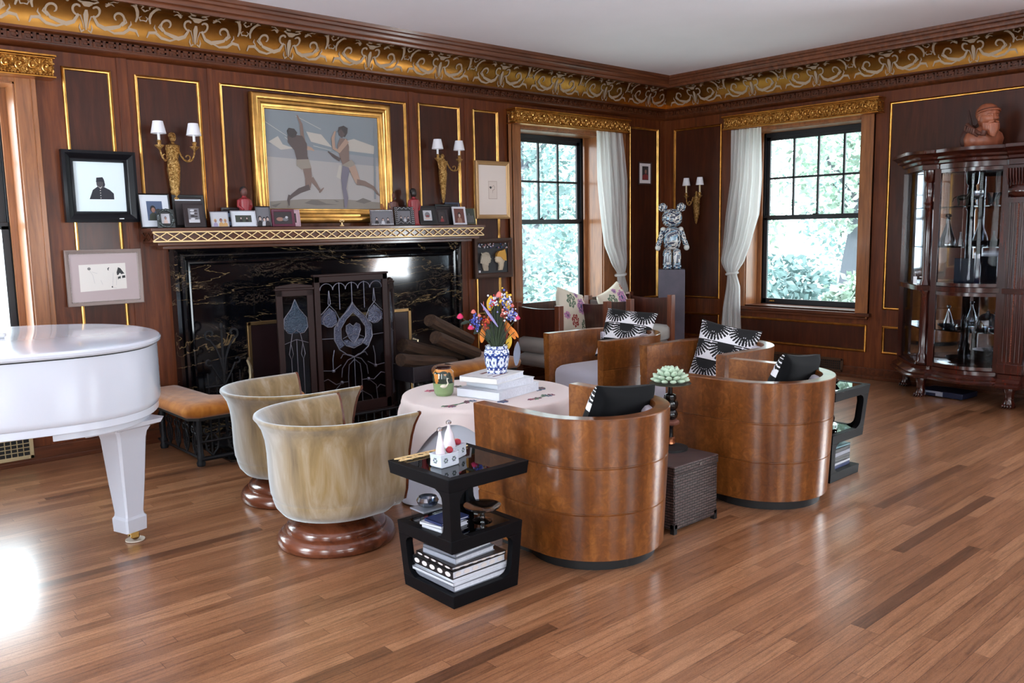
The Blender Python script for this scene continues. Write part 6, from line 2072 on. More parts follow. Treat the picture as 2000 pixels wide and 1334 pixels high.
# base: large books
zz = 0.055
def zebra(m, w, d, h):
    rnd2 = random.Random(int(w * 1000))
    for i in range(7):
        cx_, cy_ = rnd2.uniform(.04, w - .04), rnd2.uniform(.04, d - .04)
        m.prism([(cx_ + rnd2.uniform(.02, .045) * math.cos(a), cy_ + 0.014 * math.sin(a)) for a in [k * PI / 5 for k in range(10)]], h, h + 0.0006, 1)
    for i in range(5):
        cy_ = 0.03 + i * (d - .06) / 4
        m.prism([(cy_ + 0.018 * math.cos(a), h / 2 + h * 0.3 * math.sin(a)) for a in [k * PI / 5 for k in range(10)]], -0.0006, 0.0, 1, ax='x')
    for i in range(6):
        cx_ = 0.03 + i * (w - .06) / 5
        m.prism([(cx_ + 0.016 * math.cos(a), h / 2 + h * 0.28 * math.sin(a)) for a in [k * PI / 5 for k in range(10)]], -0.0006, 0.0, 1, ax='y')
G1 = 'large books on the bottom of the near side table'
BGY = plain('book_silver_grey', (112, 114, 124), 0.4); BBR = plain('book_dark_brown', (44, 34, 34), 0.4)
for (h, cv, lab, w, d, rz, dx, dy, sp) in ((0.026, BGY, 'grey book at the bottom of the big stack in the near side table', .30, .29, 0, -.15, -.145, None),
                                          (0.013, CWH, 'thin white book above the grey one in the near side table', .30, .28, 0.03, -.152, -.145, None),
                                          (0.013, CWH, 'second thin pale book with dark title in the near side table', .295, .275, -0.02, -.147, -.135, None),
                                          (0.034, BGB, 'thick black book with pale shapes on its spine in the near side table', .29, .27, 0.02, -.15, -.138, zebra),
                                          (0.014, BBR, 'thin book with black and white patterned cover near the top of the big stack', .285, .26, -0.03, -.145, -.128, zebra),
                                          (0.024, CGR, 'pale book second from the top of the stack in the near side table', .22, .21, 0.06, -.115, -.115, None),
                                          (0.016, BGY, 'grey-topped small book crowning the stack in the near side table', .21, .20, 0.1, -.11, -.11, None)):
    book('large_book', lab, w, d, h, cv, on1(dx, dy, zz), rz, group=G1, stripe=sp)
    zz += h
# second side table contents
def on2(dx, dy, z):
    return (ST2[0] + dx, ST2[1] + dy, z)
t = thing('white_cup', 'white tapering porcelain cup near the edge of the right-hand side table', 'cup', on2(-0.045, -0.06, ZT1))
MB().lathe([(0.016, 0), (0.018, 0.004), (0.026, 0.04), (0.034, 0.062), (0.031, 0.062), (0.023, 0.04), (0.0, 0.01)], 20, cap=False).build('body', PORW, t)
t = thing('white_figurine', 'tall slim white porcelain figure on the right-hand side table', 'figurine', on2(-0.075, 0.05, ZT1))
MB().lathe([(0.03, 0), (0.03, 0.006), (0.024, 0.03), (0.013, 0.06), (0.017, 0.085), (0.013, 0.105), (0.007, 0.112)], 14).tube([(0.014, 0, 0.095), (0.028, 0, 0.07), (0.016, 0, 0.05)], 0.005, 6).build('body', PORW, t)
MB().ball((0, 0, 0.122), (0.010, 0.010, 0.013), 10, 7).build('head', PORW, t)
t = thing('tan_figurine', 'shorter tan figure behind the white one on the right-hand side table', 'figurine', on2(-0.13, 0.075, ZT1))
TANF = plain('tan_porcelain', (196, 156, 124), 0.3)
MB().lathe([(0.024, 0), (0.02, 0.03), (0.012, 0.06), (0.014, 0.08), (0.006, 0.09)], 12).build('body', TANF, t)
MB().ball((0, 0, 0.098), (0.009, 0.009, 0.012), 8, 6).build('head', TANF, t)
t = thing('glass_ashtray', 'wide clear glass dish with blue tint on the right-hand side table', 'dish', on2(0.04, -0.02, ZT1))
MB().lathe([(0.05, 0), (0.06, 0.004), (0.075, 0.025), (0.068, 0.026), (0.05, 0.009), (0, 0.006)], 24, cap=False).build('body', CRYSTAL, t)
t = thing('black_teapot', 'black lidded pot on stacked silver plates on the middle shelf of the right-hand side table', 'pot', on2(-0.03, -0.05, ZT2 + 0.032))
MB().lathe([(0.03, 0), (0.055, 0.01), (0.06, 0.035), (0.05, 0.06), (0.03, 0.07)], 24).build('body', BLACK, t)
MB().lathe([(0.03, 0.07), (0.032, 0.076), (0.012, 0.084), (0.008, 0.09), (0.012, 0.10), (0.004, 0.106)], 16).build('lid', BLACK, t)
MB().tube([(0.05, 0, 0.05), (0.075, 0, 0.06), (0.08, 0, 0.04), (0.055, 0, 0.02)], 0.005, 6).build('handle', BLACK, t)
for i in range(4):
    o = MB().lathe([(0.045, 0), (0.06, 0.003), (0.074, 0.007), (0.074, 0.0085), (0.058, 0.006), (0, 0.004)], 30, cap=False).build('silver_plate', CHROME, loc=on2(-0.03, -0.05, ZT2 + 0.0075 * i))
    tag(o, 'round silver plate in the stack under the black pot', 'plate', 'silver plates under the black pot')
zz = 0.055
G2 = 'books at the bottom of the right-hand side table'
for (h, cv, lab) in ((0.022, BBL, 'navy-covered bottom book in the right-hand side table'), (0.014, CWH, 'thin white book second from the bottom in the right-hand side table'), (0.02, BGB, 'black-covered book third from the bottom in the right-hand side table'),
                     (0.016, BBR, 'brown-covered book in the middle of the pile in the right-hand side table'), (0.026, CGR, 'thick pale grey book in the right-hand side table'), (0.022, BGB, 'black-edged book second from the top in the right-hand side table'), (0.012, plain('book_aqua', (110, 150, 160), 0.4), 'thin aqua-covered book on top of the pile in the right-hand side table')):
    book('stacked_book', lab, .24, .25, h, cv, on2(0.135, -0.135, zz), PI/2 + (0.03 if int(h * 1000) % 4 else -0.02), group=G2)
    zz += h
t = thing('small_glass_jar', 'small cylindrical glass jar standing on the books in the right-hand side table', 'jar', on2(-0.07, -0.06, zz))
MB().lathe([(0.02, 0), (0.021, 0.04), (0.018, 0.045)], 16).build('body', CRYSTAL, t)

# ================================================================== WICKER CUBE, CANDLESTICK, SUCCULENT
WX0, WX1, WY0, WY1, WH = -4.815, -4.455, -3.858, -3.49, 0.345
t = thing('wicker_cube', 'dark brown wicker cube table between the two near barrel armchairs', 'wicker table', ((WX0 + WX1) / 2, (WY0 + WY1) / 2, 0))
a, c = (WX1 - WX0) / 2, (WY1 - WY0) / 2
MB().box(-a, -c, 0.02, a, c, WH - 0.04).build('woven_body', WICKER, t, bevel=0.008)
MB().box(-a - 0.004, -c - 0.004, WH - 0.045, a + 0.004, c + 0.004, WH).build('lid', WICKER, t, bevel=0.006)
for sx in (-1, 1):
    for sy in (-1, 1):
        MB().box(sx * a - 0.012 * (1 + sx), sy * c - 0.012 * (1 + sy), 0, sx * a + 0.012 * (1 - sx), sy * c + 0.012 * (1 - sy), 0.05).build('foot', BLACKM, t)
MB().box(0.02, -c - 0.007, WH - 0.026, 0.032, -c - 0.003, WH - 0.012).build('zip_pull', plain('zip_metal', (120, 110, 106), 0.4, 0.8), t)
t = thing('brass_dish', 'small round brass dish on the left of the wicker cube', 'dish', (-4.685, -3.63, WH))
MB().lathe([(0.03, 0), (0.035, 0.006), (0.06, 0.014), (0.061, 0.017), (0.034, 0.011), (0, 0.008)], 30, cap=False).build('body', BRASS, t)
SXY = (-4.545, -3.62)
t = thing('black_candlestick', 'black turned stand with copper bands on the wicker cube', 'candle holder', (*SXY, WH))
MB().lathe([(0.095, 0), (0.095, 0.012), (0.05, 0.022), (0.022, 0.026)], 36).build('base', BLACKM, t)
COPPER = plain('copper_band', (190, 120, 84), 0.25, 0.8)
MB().lathe([(0.022, 0.026), (0.028, 0.032), (0.024, 0.05), (0.026, 0.062), (0.02, 0.066)], 20).build('lower_band', COPPER, t)
MB().lathe([(0.018, 0.066), (0.018, 0.12), (0.022, 0.128)], 20).build('stem', BLACK, t)
MB().lathe([(0.03, 0.128), (0.048, 0.136), (0.050, 0.146), (0.046, 0.156), (0.03, 0.162)], 6).build('faceted_disc', plain('rosewood_disc', (128, 84, 72), 0.3, 0.3), t, ang=20)
MB().lathe([(0.026, 0.162), (0.038, 0.172), (0.042, 0.19), (0.036, 0.205), (0.03, 0.212), (0.04, 0.224), (0.044, 0.245), (0.04, 0.258), (0.028, 0.262), (0.034, 0.275), (0.03, 0.292), (0.014, 0.30), (0.012, 0.335), (0.02, 0.34)], 24).build('turned_knops', BLACK, t)
MB().lathe([(0.02, 0.34), (0.06, 0.344), (0.108, 0.352), (0.108, 0.355), (0.02, 0.35)], 40).build('drip_plate', plain('pewter_plate', (92, 84, 70), 0.3, 0.8), t)
t = thing('succulent', 'pale green artificial succulent rosette on the black candlestick', 'succulent', (*SXY, WH + 0.353))
SUC = plain('succulent_green', (176, 196, 172), 0.6)
m = MB()
for ring, (n, r, z, L, up) in enumerate(((11, 0.056, 0.016, 0.05, 0.15), (11, 0.05, 0.028, 0.05, 0.40), (9, 0.036, 0.042, 0.046, 0.75), (7, 0.022, 0.055, 0.04, 1.05), (4, 0.008, 0.064, 0.03, 1.35))):
    for i in range(n):
        a_ = 2 * PI * (i + 0.5 * (ring % 2)) / n
        old = m.T
        m.T = Matrix.Translation((r * math.cos(a_), r * math.sin(a_), z)) @ Matrix.Rotation(a_, 4, 'Z') @ Matrix.Rotation(-up, 4, 'Y')
        m.ball((L * 0.35, 0, 0), (L * 0.62, 0.017, 0.010), 10, 7, fn=lambda d_: 1 - 0.25 * max(0, -d_[0]))
        m.T = old
m.build('rosette', SUC, t, ang=80)

# ================================================================== DARK BOX ARMCHAIRS BY THE BACK WINDOW
def box_chair(w, dep):
    t = thing('box_armchair', 'x', 'armchair')
    H = 0.815
    for sx in (-1, 1):
        x0 = sx * (w / 2)
        MB().box(x0 - 0.03, 0, 0, x0 + 0.03, 0.06, H).build('front_post', W_POST, t, bevel=0.003)
        m = MB(); R = []
        N = 12
        for i in range(N + 1):
            f = i / N
            y = 0.06 + (dep - 0.06) * f
            zt = H - 0.028 - 0.014 * math.sin(PI * f)
            R.append([(x0 - 0.016, y, 0.50), (x0 + 0.016, y, 0.50), (x0 + 0.016, y, zt), (x0 - 0.016, y, zt)])
        m.rings(R)
        m.build('arm_panel', W_CHAIR, t, ang=30)
        MB().box(x0 - 0.025, 0.05, 0.06, x0 + 0.025, dep, 0.11).build('side_rail', W_CHAIR, t, bevel=0.003)
        MB().box(x0 - 0.03, dep - 0.03, 0, x0 + 0.03, dep + 0.03, H + 0.01).build('rear_post', W_POST, t, bevel=0.003)
    MB().box(-w/2 + 0.03, dep - 0.015, 0.24, w/2 - 0.03, dep + 0.015, H - 0.01).build('back_panel', W_CHAIR, t, bevel=0.003)
    MB().box(-w/2 + 0.03, 0.02, 0.08, w/2 - 0.03, 0.05, 0.22).build('front_rail', W_CHAIR, t, bevel=0.003)
    s = MB()
    for z0, z1 in ((0.21, 0.34), (0.342, 0.50)):
        n = 1
        R = []
        for ins, z in ((0.03, z0), (0.005, z0 + 0.02), (0.0, (z0 + z1) / 2), (0.005, z1 - 0.03), (0.04, z1 - 0.004), (0.10, z1 + 0.008)):
            R.append([(x, y, z) for x, y in ((-w/2 - 0.02 + ins, 0.02 + ins), (0, 0.01 + ins), (w/2 + 0.02 - ins, 0.02 + ins), (w/2 + 0.02 - ins, dep - 0.02 - ins), (0, dep - 0.02 - ins), (-w/2 - 0.02 + ins, dep - 0.02 - ins))])
        s.rings(R)
    s.build('seat_cushion', TAUPE, t, ang=60)
    return t
bc = box_chair(0.66, 0.60)
bc.location = (-2.26, -0.86, 0); bc['label'] = 'dark mahogany box armchair with floral cushion under the back window, left one'; bc['group'] = 'dark mahogany box armchairs'
bc2 = copy_tree(bc, (-1.26, -0.86, 0), 0.0, 'dark mahogany box armchair with floral cushion nearer the room corner')
RC = [plain('linen_cream', (214, 204, 186), 0.95), plain('tapestry_green', (88, 108, 88), 0.95), plain('tapestry_rose', (186, 130, 166), 0.95), plain('tapestry_red', (150, 52, 48), 0.95), plain('tapestry_navy', (66, 76, 110), 0.95)]
def rose_pillow(label, loc, rot):
    t = thing('floral_cushion', label, 'cushion', loc, rot=rot, group='floral tapestry cushions')
    pillow_mesh(0.46, 0.46, 0.15, rose, 0, n=56).build('cover', RC, t, fix=False, ang=180)
    return t
rp = rose_pillow('floral tapestry cushion with green, pink and red blooms in the left box armchair', (-2.13, -0.55, 0.47), (R_(-12), R_(14), R_(12)))
rp2 = copy_tree(rp, (-1.30, -0.52, 0.48), None, 'floral tapestry cushion lying tilted in the box armchair nearer the corner', rot=(R_(-20), R_(-16), R_(14)))

# ================================================================== PEDESTAL AND BEAR FIGURE
t = thing('display_pedestal', 'tall plain grey square pedestal in the room corner', 'pedestal', (-0.60, -0.58, 0), PI/4 - 0.12)
PG = plain('grey_pedestal', (84, 78, 90), 0.6, var=0.06, vscale=9)
MB().box(-0.14, -0.14, 0.03, 0.14, 0.14, 1.065).build('column', PG, t, bevel=0.003)
MB().box(-0.15, -0.15, 0, 0.15, 0.15, 0.03).build('base', PG, t, bevel=0.003)
def splash(u, v):
    s = math.sin(u * 31 + 3 * math.sin(v * 17)) + math.sin(v * 41 + 4 * math.sin(u * 13)) + 0.7 * math.sin((u + v) * 57)
    return 1 if s > 0.35 else (2 if s < -1.15 else (3 if s < -0.8 else 0))
BEARM = [plain('ceramic_ivory', (206, 204, 200), 0.2, 0, coat=0.6), plain('ceramic_ink_blue', (34, 44, 70), 0.2, 0, coat=0.6), plain('ceramic_sky', (112, 150, 176), 0.2, 0, coat=0.6), plain('ceramic_black', (22, 24, 30), 0.2, 0, coat=0.6)]
t = thing('bear_figure', 'standing toy bear figure with blue and white scenic pattern on the grey pedestal', 'figurine', (-0.60, -0.58, 1.065), R_(-43))
def sup(mb, c, r, e=0.6, nu=90, nv=60, squash=None, off=0.0):
    def fn(u, v):
        ph = u * 2 * PI; th = v * PI
        f = lambda w: math.copysign(abs(w) ** e, w)
        x = f(math.cos(ph)) * f(math.sin(th)); y = f(math.sin(ph)) * f(math.sin(th)); z = f(math.cos(th))
        k = squash(z) if squash else 1
        return (c[0] + r[0] * x * k, c[1] + r[1] * y * k, c[2] + r[2] * z)
    mb.grid(fn, nu, nv, mfn=lambda u, v: splash(u + off, v + off), wrap=True)
m = MB(); sup(m, (0, 0, 0.555), (0.107, 0.095, 0.098), 0.75, squash=lambda z: 1 - 0.08 * max(0, z)); m.build('head', BEARM, t, fix=False, ang=180)
m = MB(); sup(m, (0, 0, 0.335), (0.095, 0.068, 0.125), 0.6, squash=lambda z: 1 - 0.10 * max(0, z) , off=.3); m.build('torso', BEARM, t, fix=False, ang=180)
for s in (-1, 1):
    m = MB(); sup(m, (s * 0.05, 0, 0.11), (0.045, 0.055, 0.112), 0.45, 50, 44, off=.1 * s); sup(m, (s * 0.05, -0.022, 0.028), (0.046, 0.072, 0.028), 0.5, 24, 10, off=.2); m.build('leg', BEARM, t, fix=False, ang=180)
    m = MB()
    m.grid(lambda u, v, s=s: (s * (0.095 + 0.055 * v + 0.03 * math.cos(2*PI*u)), 0.034 * math.sin(2*PI*u) - 0.02 * v, 0.43 - 0.17 * v + 0.012 * s * 0), 16, 18, mfn=splash, wrap=True)
    m.ball((s * 0.095, 0, 0.43), (0.031, 0.034, 0.03), 12, 8, mi=0)
    m.ball((s * 0.155, -0.03, 0.235), (0.031, 0.038, 0.034), 12, 8, mi=0)
    m.build('arm', BEARM, t, fix=False, ang=180)
    m = MB()
    m.grid(lambda u, v, s=s: (s * 0.100 + 0.050 * math.sin(PI * v) * math.cos(2*PI*u), 0.022 * math.cos(PI * v), 0.668 + 0.048 * math.sin(PI * v) * math.sin(2*PI*u)), 22, 12, mfn=lambda u, v: splash(u, v), wrap=True)
    m.build('ear', BEARM, t, fix=False, ang=180)

# ================================================================== WHITE GRAND PIANO
t = thing('grand_piano', 'white grand piano at the left edge, its tail towards the fireplace', 'piano', (-6.80, -2.02, 0))
ox, oy = -6.80, -2.02
keyp = [(-6.535, -1.70), (-6.60, -2.0), (-6.76, -2.24), (-6.98, -2.335), (-7.28, -2.31), (-7.62, -2.24), (-8.0, -2.20), (-8.30, -2.235), (-8.56, -2.33), (-8.75, -2.42), (-8.90, -2.45), (-8.92, -0.93), (-7.35, -0.93), (-6.95, -0.99), (-6.70, -1.15), (-6.56, -1.40)]
def catmull(P, n=6, corners=(10, 11)):
    out = []
    N = len(P)
    for i in range(N):
        if i in corners:
            out.append(P[i])
            if i == 10:
                continue
            for k in range(1, n):
                f = k / n; out.append((P[i][0] + (P[(i+1) % N][0] - P[i][0]) * f, P[i][1] + (P[(i+1) % N][1] - P[i][1]) * f))
            continue
        p0, p1, p2, p3 = P[i-1], P[i], P[(i+1) % N], P[(i+2) % N]
        for k in range(n):
            u = k / n
            out.append(tuple(0.5 * (2*b_ + (c_ - a_) * u + (2*a_ - 5*b_ + 4*c_ - d_) * u*u + (3*b_ - a_ - 3*c_ + d_) * u**3) for a_, b_, c_, d_ in zip(p0, p1, p2, p3)))
    return out
OUT = [(x - ox, y - oy) for x, y in catmull(keyp)]
cxp = (sum(p[0] for p in OUT) / len(OUT), sum(p[1] for p in OUT) / len(OUT))
def off(k):
    out = []; n = len(OUT)
    for i in range(n):
        p0, p1, p2 = Vector(OUT[i-1]), Vector(OUT[i]), Vector(OUT[(i+1) % n])
        e = (p2 - p0)
        if e.length < 1e-6:
            e = p2 - p1
        e.normalize()
        nn = Vector((e.y, -e.x))
        if nn.dot(Vector(cxp) - p1) > 0:
            nn = -nn
        out.append(tuple(p1 + nn * k))
    return out
def pr_(levels, name, mat=PIANO, ang=30):
    return MB().rings([[(x, y, z) for x, y in off(k)] for k, z in levels]).build(name, mat, t, ang=ang)
pr_([(-0.012, 0.690), (-0.006, 0.696), (-0.002, 0.71), (0, 0.72), (0, 0.985)], 'rim')
pr_([(0.0, 0.985), (0.0, 0.992)], 'lid_seam', BLACKM)
pr_([(0.010, 0.992), (0.018, 1.0), (0.02, 1.012), (0.012, 1.022), (-0.01, 1.026)], 'lid')
pr_([(-0.05, 0.655), (-0.05, 0.69)], 'bottom_board')
for kk, xc, z0, z1 in ((-0.012, -0.62, 0.655, 0.691), (-0.05, -0.40, 0.62, 0.655), (-0.10, -0.26, 0.605, 0.62)):
    pp = [p for p in off(kk) if p[0] > xc and p[1] < 0.32]
    pp.sort(key=lambda p: math.atan2(p[1] - 0.12, p[0] + 0.12))
    MB().rings([[(x, y, z) for x, y in pp] for z in (z0, z1)]).build('leg_block', PIANO, t, bevel=0.003)
LG = math.radians(18)
def rot2(x, y):
    return (x * math.cos(LG) - y * math.sin(LG), x * math.sin(LG) + y * math.cos(LG))
m = MB(); R = []
for z, s in ((0.622, 0.145), (0.60, 0.135), (0.585, 0.098), (0.56, 0.084), (0.53, 0.078), (0.30, 0.062), (0.155, 0.050), (0.14, 0.052), (0.128, 0.060), (0.115, 0.060), (0.062, 0.058)):
    c8 = s * 0.14
    R.append([(*rot2(x, y), z) for x, y in ((-s + c8, -s), (s - c8, -s), (s, -s + c8), (s, s - c8), (s - c8, s), (-s + c8, s), (-s, s - c8), (-s, -s + c8))])
m.rings(R)
leg = m.build('leg', PIANO, t, ang=25)
m = MB().lathe([(0.022, 0.062), (0.024, 0.05), (0.012, 0.046), (0.012, 0.038)], 14)
m.box(-0.008, -0.024, 0.022, 0.03, -0.018, 0.05); m.box(-0.008, 0.018, 0.022, 0.03, 0.024, 0.05)
m.build('caster_fork', BRASS, leg)
m = MB(); m.T = Matrix.Translation((0.018, 0, 0.027)) @ Matrix.Rotation(PI/2, 4, 'X')
m.lathe([(0.019, -0.014), (0.021, -0.01), (0.021, 0.01), (0.019, 0.014)], 18)
m.build('caster_wheel', plain('dark_brass', (96, 66, 34), 0.35, 0.9), leg)
o = MB().lathe([(0.038, 0), (0.046, 0.003), (0.046, 0.008), (0.03, 0.006), (0.0, 0.005)], 30, cap=False).build('caster_cup', plain('caster_cup_white', (206, 196, 184), 0.4), loc=(ox + 0.018, oy, 0.0))
tag(o, 'pale caster cup under the piano leg on the oak floor', 'caster cup')
for lx, ly in ((-8.55 - ox, -2.15 - oy), (-8.6 - ox, -1.15 - oy)):
    l2 = leg.copy(); COL.objects.link(l2); l2.parent = t; l2.location = (lx, ly, 0)
    for c_ in ('caster_fork', 'caster_wheel'):
        c2 = bpy.data.objects[c_].copy(); COL.objects.link(c2); c2.parent = l2
pr2 = MB().box(-8.92 - ox - 0.03, -2.45 - oy, 0.60, -8.55 - ox, -0.93 - oy, 0.72); pr2.build('keybed', PIANO, t, bevel=0.006)
t = thing('sheet_tray', 'shallow white tray lying on the piano lid at the left edge', 'tray', (-7.36, -1.50, 1.026), 0.2)
MB().box(-0.16, -0.11, 0, 0.16, 0.11, 0.008).build('base', WHITE, t, bevel=0.003)
MB().box(-0.165, -0.115, 0.006, -0.152, 0.115, 0.024).box(0.152, -0.115, 0.006, 0.165, 0.115, 0.024).box(-0.165, -0.115, 0.006, 0.165, -0.103, 0.024).box(-0.165, 0.103, 0.006, 0.165, 0.115, 0.024).build('rim', WHITE, t, bevel=0.002)
# ================================================================== CHERRY DISPLAY CABINET on the right wall
t = thing('display_cabinet', 'tall cherry wood display cabinet with curved glass doors and claw feet on the right wall', 'cabinet', (0, -2.85, 0), -PI/2)
CABINET = t
WD = 2.23
def bow(x0, x1, y, b, n=9):
    return [(x0 + (x1 - x0) * i / n, y - b * math.sin(PI * i / n)) for i in range(n + 1)]
def plan(k=0.0, bk=0.0):
    half = [(0 - k, -bk), (0 - k, -0.10 - k * .5), (0.30 - k * .7, -0.50 - k), (0.345, -0.545 - k), (0.45, -0.545 - k)] + bow(0.47, 1.02, -0.525 - k, 0.085) + [(1.03, -0.585 - k)]
    other = [(WD - x, y) for x, y in half[::-1]]
    return half + other
def slab(z0, z1, k0, k1, name, mat=W_CAB, bevel=0.0, parent=None):
    return MB().rings([[(x, min(y, 0), z0) for x, y in plan(k0)], [(x, min(y, 0), z1) for x, y in plan(k1)]]).build(name, mat, parent or t, bevel=bevel, ang=25)
def stack(levels, name, parent=None):
    return MB().rings([[(x, min(y, 0), z) for x, y in plan(k)] for k, z in levels]).build(name, W_CAB, parent or t, ang=25)
stack([(0.02, 0.165), (0.05, 0.17), (0.055, 0.185), (0.035, 0.20), (0.04, 0.215), (0.02, 0.23), (0.0, 0.245), (0.0, 0.275), (-0.02, 0.285)], 'base_moulding')
stack([(-0.015, 0.93), (0.01, 0.935), (0.012, 0.975), (-0.015, 0.98)], 'middle_rail')
stack([(-0.01, 1.955), (0.0, 1.96), (0.0, 2.0), (0.02, 2.01), (0.025, 2.03), (0.05, 2.045), (0.055, 2.06), (0.085, 2.085), (0.10, 2.09), (0.10, 2.115), (0.08, 2.12)], 'cornice')
MB().box(0.01, -0.03, 0.28, WD - 0.01, -0.004, 1.96).build('back_panel', W_CAB, t)
MB().box(0.03, -0.034, 0.29, WD - 0.03, -0.0305, 0.93).box(0.03, -0.034, 0.98, WD - 0.03, -0.0305, 1.95).build('mirror', MIRROR, t)
st_ = MB()
def stile(x, y, w, d, z0=0.28, z1=1.96):
    st_.box(x - w/2, y - d/2, z0, x + w/2, y + d/2, z1)
for x, y, w, d in ((0.03, -0.10, 0.05, 0.05), (0.475, -0.53, 0.05, 0.035), (1.0, -0.53, 0.05, 0.035)):
    stile(x, y, w, d); stile(WD - x, y, w, d)
st_.build('stiles', W_CAB, t, bevel=0.003)
# left and right half columns
for s in (0, 1):
    X = 0.395 if s == 0 else WD - 0.395
    m = MB().lathe([(0.055, 0.285), (0.06, 0.30), (0.045, 0.32), (0.05, 0.36), (0.035, 0.39), (0.038, 0.60), (0.034, 0.90), (0.05, 0.92), (0.05, 0.93)], 20, (X, -0.50, 0))
    m.lathe([(0.05, 0.98), (0.045, 1.0), (0.034, 1.03), (0.036, 1.4), (0.032, 1.62), (0.044, 1.64), (0.034, 1.66), (0.044, 1.68), (0.03, 1.70), (0.038, 1.76), (0.042, 1.80), (0.032, 1.85), (0.05, 1.87), (0.055, 1.955)], 20, (X, -0.50, 0))
    m.build('turned_column', W_CAB, t, ang=50)
for X0 in (1.03,):
    m = MB().box(X0, -0.575, 0.285, X0 + 0.17, -0.50, 1.70)
    m.box(X0 - 0.008, -0.59, 0.285, X0 + 0.178, -0.50, 0.36)
    for k in range(5):
        xx = X0 + 0.025 + 0.03 * k
        if k != 2:
            m.tube([(xx, -0.576, 0.38), (xx, -0.576, 1.66)], 0.008, 8)
    m.box(X0 - 0.008, -0.595, 1.66, X0 + 0.178, -0.50, 1.70)
    m.rings([[(X0 + 0.085 + a * (0.08 + 0.02 * math.sin(PI * f)), -0.51 - b_ * (0.07 + 0.03 * math.sin(PI * f)), 1.70 + 0.10 * f) for a, b_ in ((-1, 0), (-.8, .8), (-.4, 1), (0, 1.05), (.4, 1), (.8, .8), (1, 0))] for f in (0, .2, .4, .6, .8, 1)])
    for k in range(9):
        m.tube([(X0 + 0.005 + k * 0.02, -0.585, 1.80), (X0 + 0.0 + k * 0.021, -0.60, 1.86), (X0 + k * 0.021, -0.61, 1.93)], [0.007, 0.009, 0.008], 6)
    m.box(X0 - 0.005, -0.585, 1.80, X0 + 0.175, -0.50, 1.955)
    o = m.build('carved_pilaster', W_CAB, t, ang=40)
    bd = MB()
    for k in range(90):
        bd.ball((X0 + 0.085, -0.582, 0.39 + k * 0.0141), 0.0055, 6, 4)
    bd.build('bead_string', plain('cherry_bead', (130, 72, 52), 0.3, 0, coat=.5), o)
# glazing: slanted ends, bowed doors, centre
def glz(pts, z0, z1, name='glass_pane', parent=t):
    mb = MB()
    n = len(pts)
    mb.add([(x, y, z0) for x, y in pts] + [(x, y, z1) for x, y in pts], [(i, i + 1, n + i + 1, n + i) for i in range(n - 1)])
    return mb.build(name, GLASSC, parent, fix=False, ang=60)
def flip(P):
    return [(WD - x, y) for x, y in P[::-1]]
side = [(0.04, -0.12), (0.33, -0.49)]
doorp = bow(0.50, 0.975, -0.535, 0.075)
cent = bow(1.245, WD - 1.245, -0.54, 0.04, 6)
for z0, z1 in ((0.285, 0.93), (0.98, 1.955)):
    glz(side, z0, z1); glz(flip(side), z0, z1)
for fl in (0, 1):
    P = doorp if not fl else flip(doorp)
    for z0, z1 in ((0.285, 0.93), (0.98, 1.955)):
        for zz0, zz1 in ((z0, z0 + 0.028), (z1 - 0.028, z1)):
            d = MB()
            out = [(x, y - 0.01) for x, y in P]; inn = [(x, y + 0.01) for x, y in P]
            n = len(P)
            vs = [(x, y, zz0) for x, y in out] + [(x, y, zz0) for x, y in inn] + [(x, y, zz1) for x, y in out] + [(x, y, zz1) for x, y in inn]
            fs = []
            for i in range(n - 1):
                fs += [(i, i+1, 2*n+i+1, 2*n+i), (n+i+1, n+i, 3*n+i, 3*n+i+1), (2*n+i, 2*n+i+1, 3*n+i+1, 3*n+i), (i+1, i, n+i, n+i+1)]
            d.add(vs, fs)
            do = d.build('door_rail', W_CAB, t)
        glz(P, z0 + 0.028, z1 - 0.028, 'door_glass', do)
for z0, z1 in ((0.285, 0.93), (0.98, 1.955)):
    pass
for z in (0.595, 1.305, 1.64):
    pp = [(0.06, -0.05), (0.06, -0.13), (0.34, -0.47)] + bow(0.50, 0.98, -0.50, 0.06) + flip(bow(0.50, 0.98, -0.50, 0.06)) + [(WD - 0.34, -0.47), (WD - 0.06, -0.13), (WD - 0.06, -0.05)]
    MB().prism(pp, z - 0.004, z + 0.004).build('glass_shelf', glass('shelf_glass', (206, 222, 226), 0.02), t)
pp = [(0.06, -0.05), (0.06, -0.13), (0.34, -0.47), (0.5, -0.5), (WD - 0.5, -0.5), (WD - 0.34, -0.47), (WD - 0.06, -0.13), (WD - 0.06, -0.05)]
MB().prism(pp, 0.955, 0.984).build('middle_shelf', W_CAB, t)
# claw feet
for X, Y in ((0.09, -0.10), (0.40, -0.52), (1.115, -0.545), (WD - 0.40, -0.52), (WD - 0.09, -0.10)):
    m = MB()
    m.lathe([(0.045, 0.17), (0.05, 0.15), (0.038, 0.12), (0.034, 0.09), (0.036, 0.06), (0.045, 0.035), (0.05, 0.02), (0.048, 0.004)], 16, (X, Y, 0))
    for q in (-1, -0.33, 0.33, 1):
        m.ball((X + 0.030 * q, Y - 0.05 + 0.012 * abs(q), 0.018), (0.012, 0.026, 0.018), 10, 7)
        m.ball((X + 0.030 * q, Y - 0.078 + 0.012 * abs(q), 0.008), (0.005, 0.010, 0.008), 6, 4)
    m.build('claw_foot', W_CAB, t, ang=60)
MB().box(0.355, -0.535, 1.045, 0.372, -0.515, 1.05).tube([(0.30, -0.49, 1.09), (0.302, -0.50, 1.05)], 0.001, 4).box(0.292, -0.51, 0.985, 0.322, -0.507, 1.05).build('paper_tag', WHITE, t)

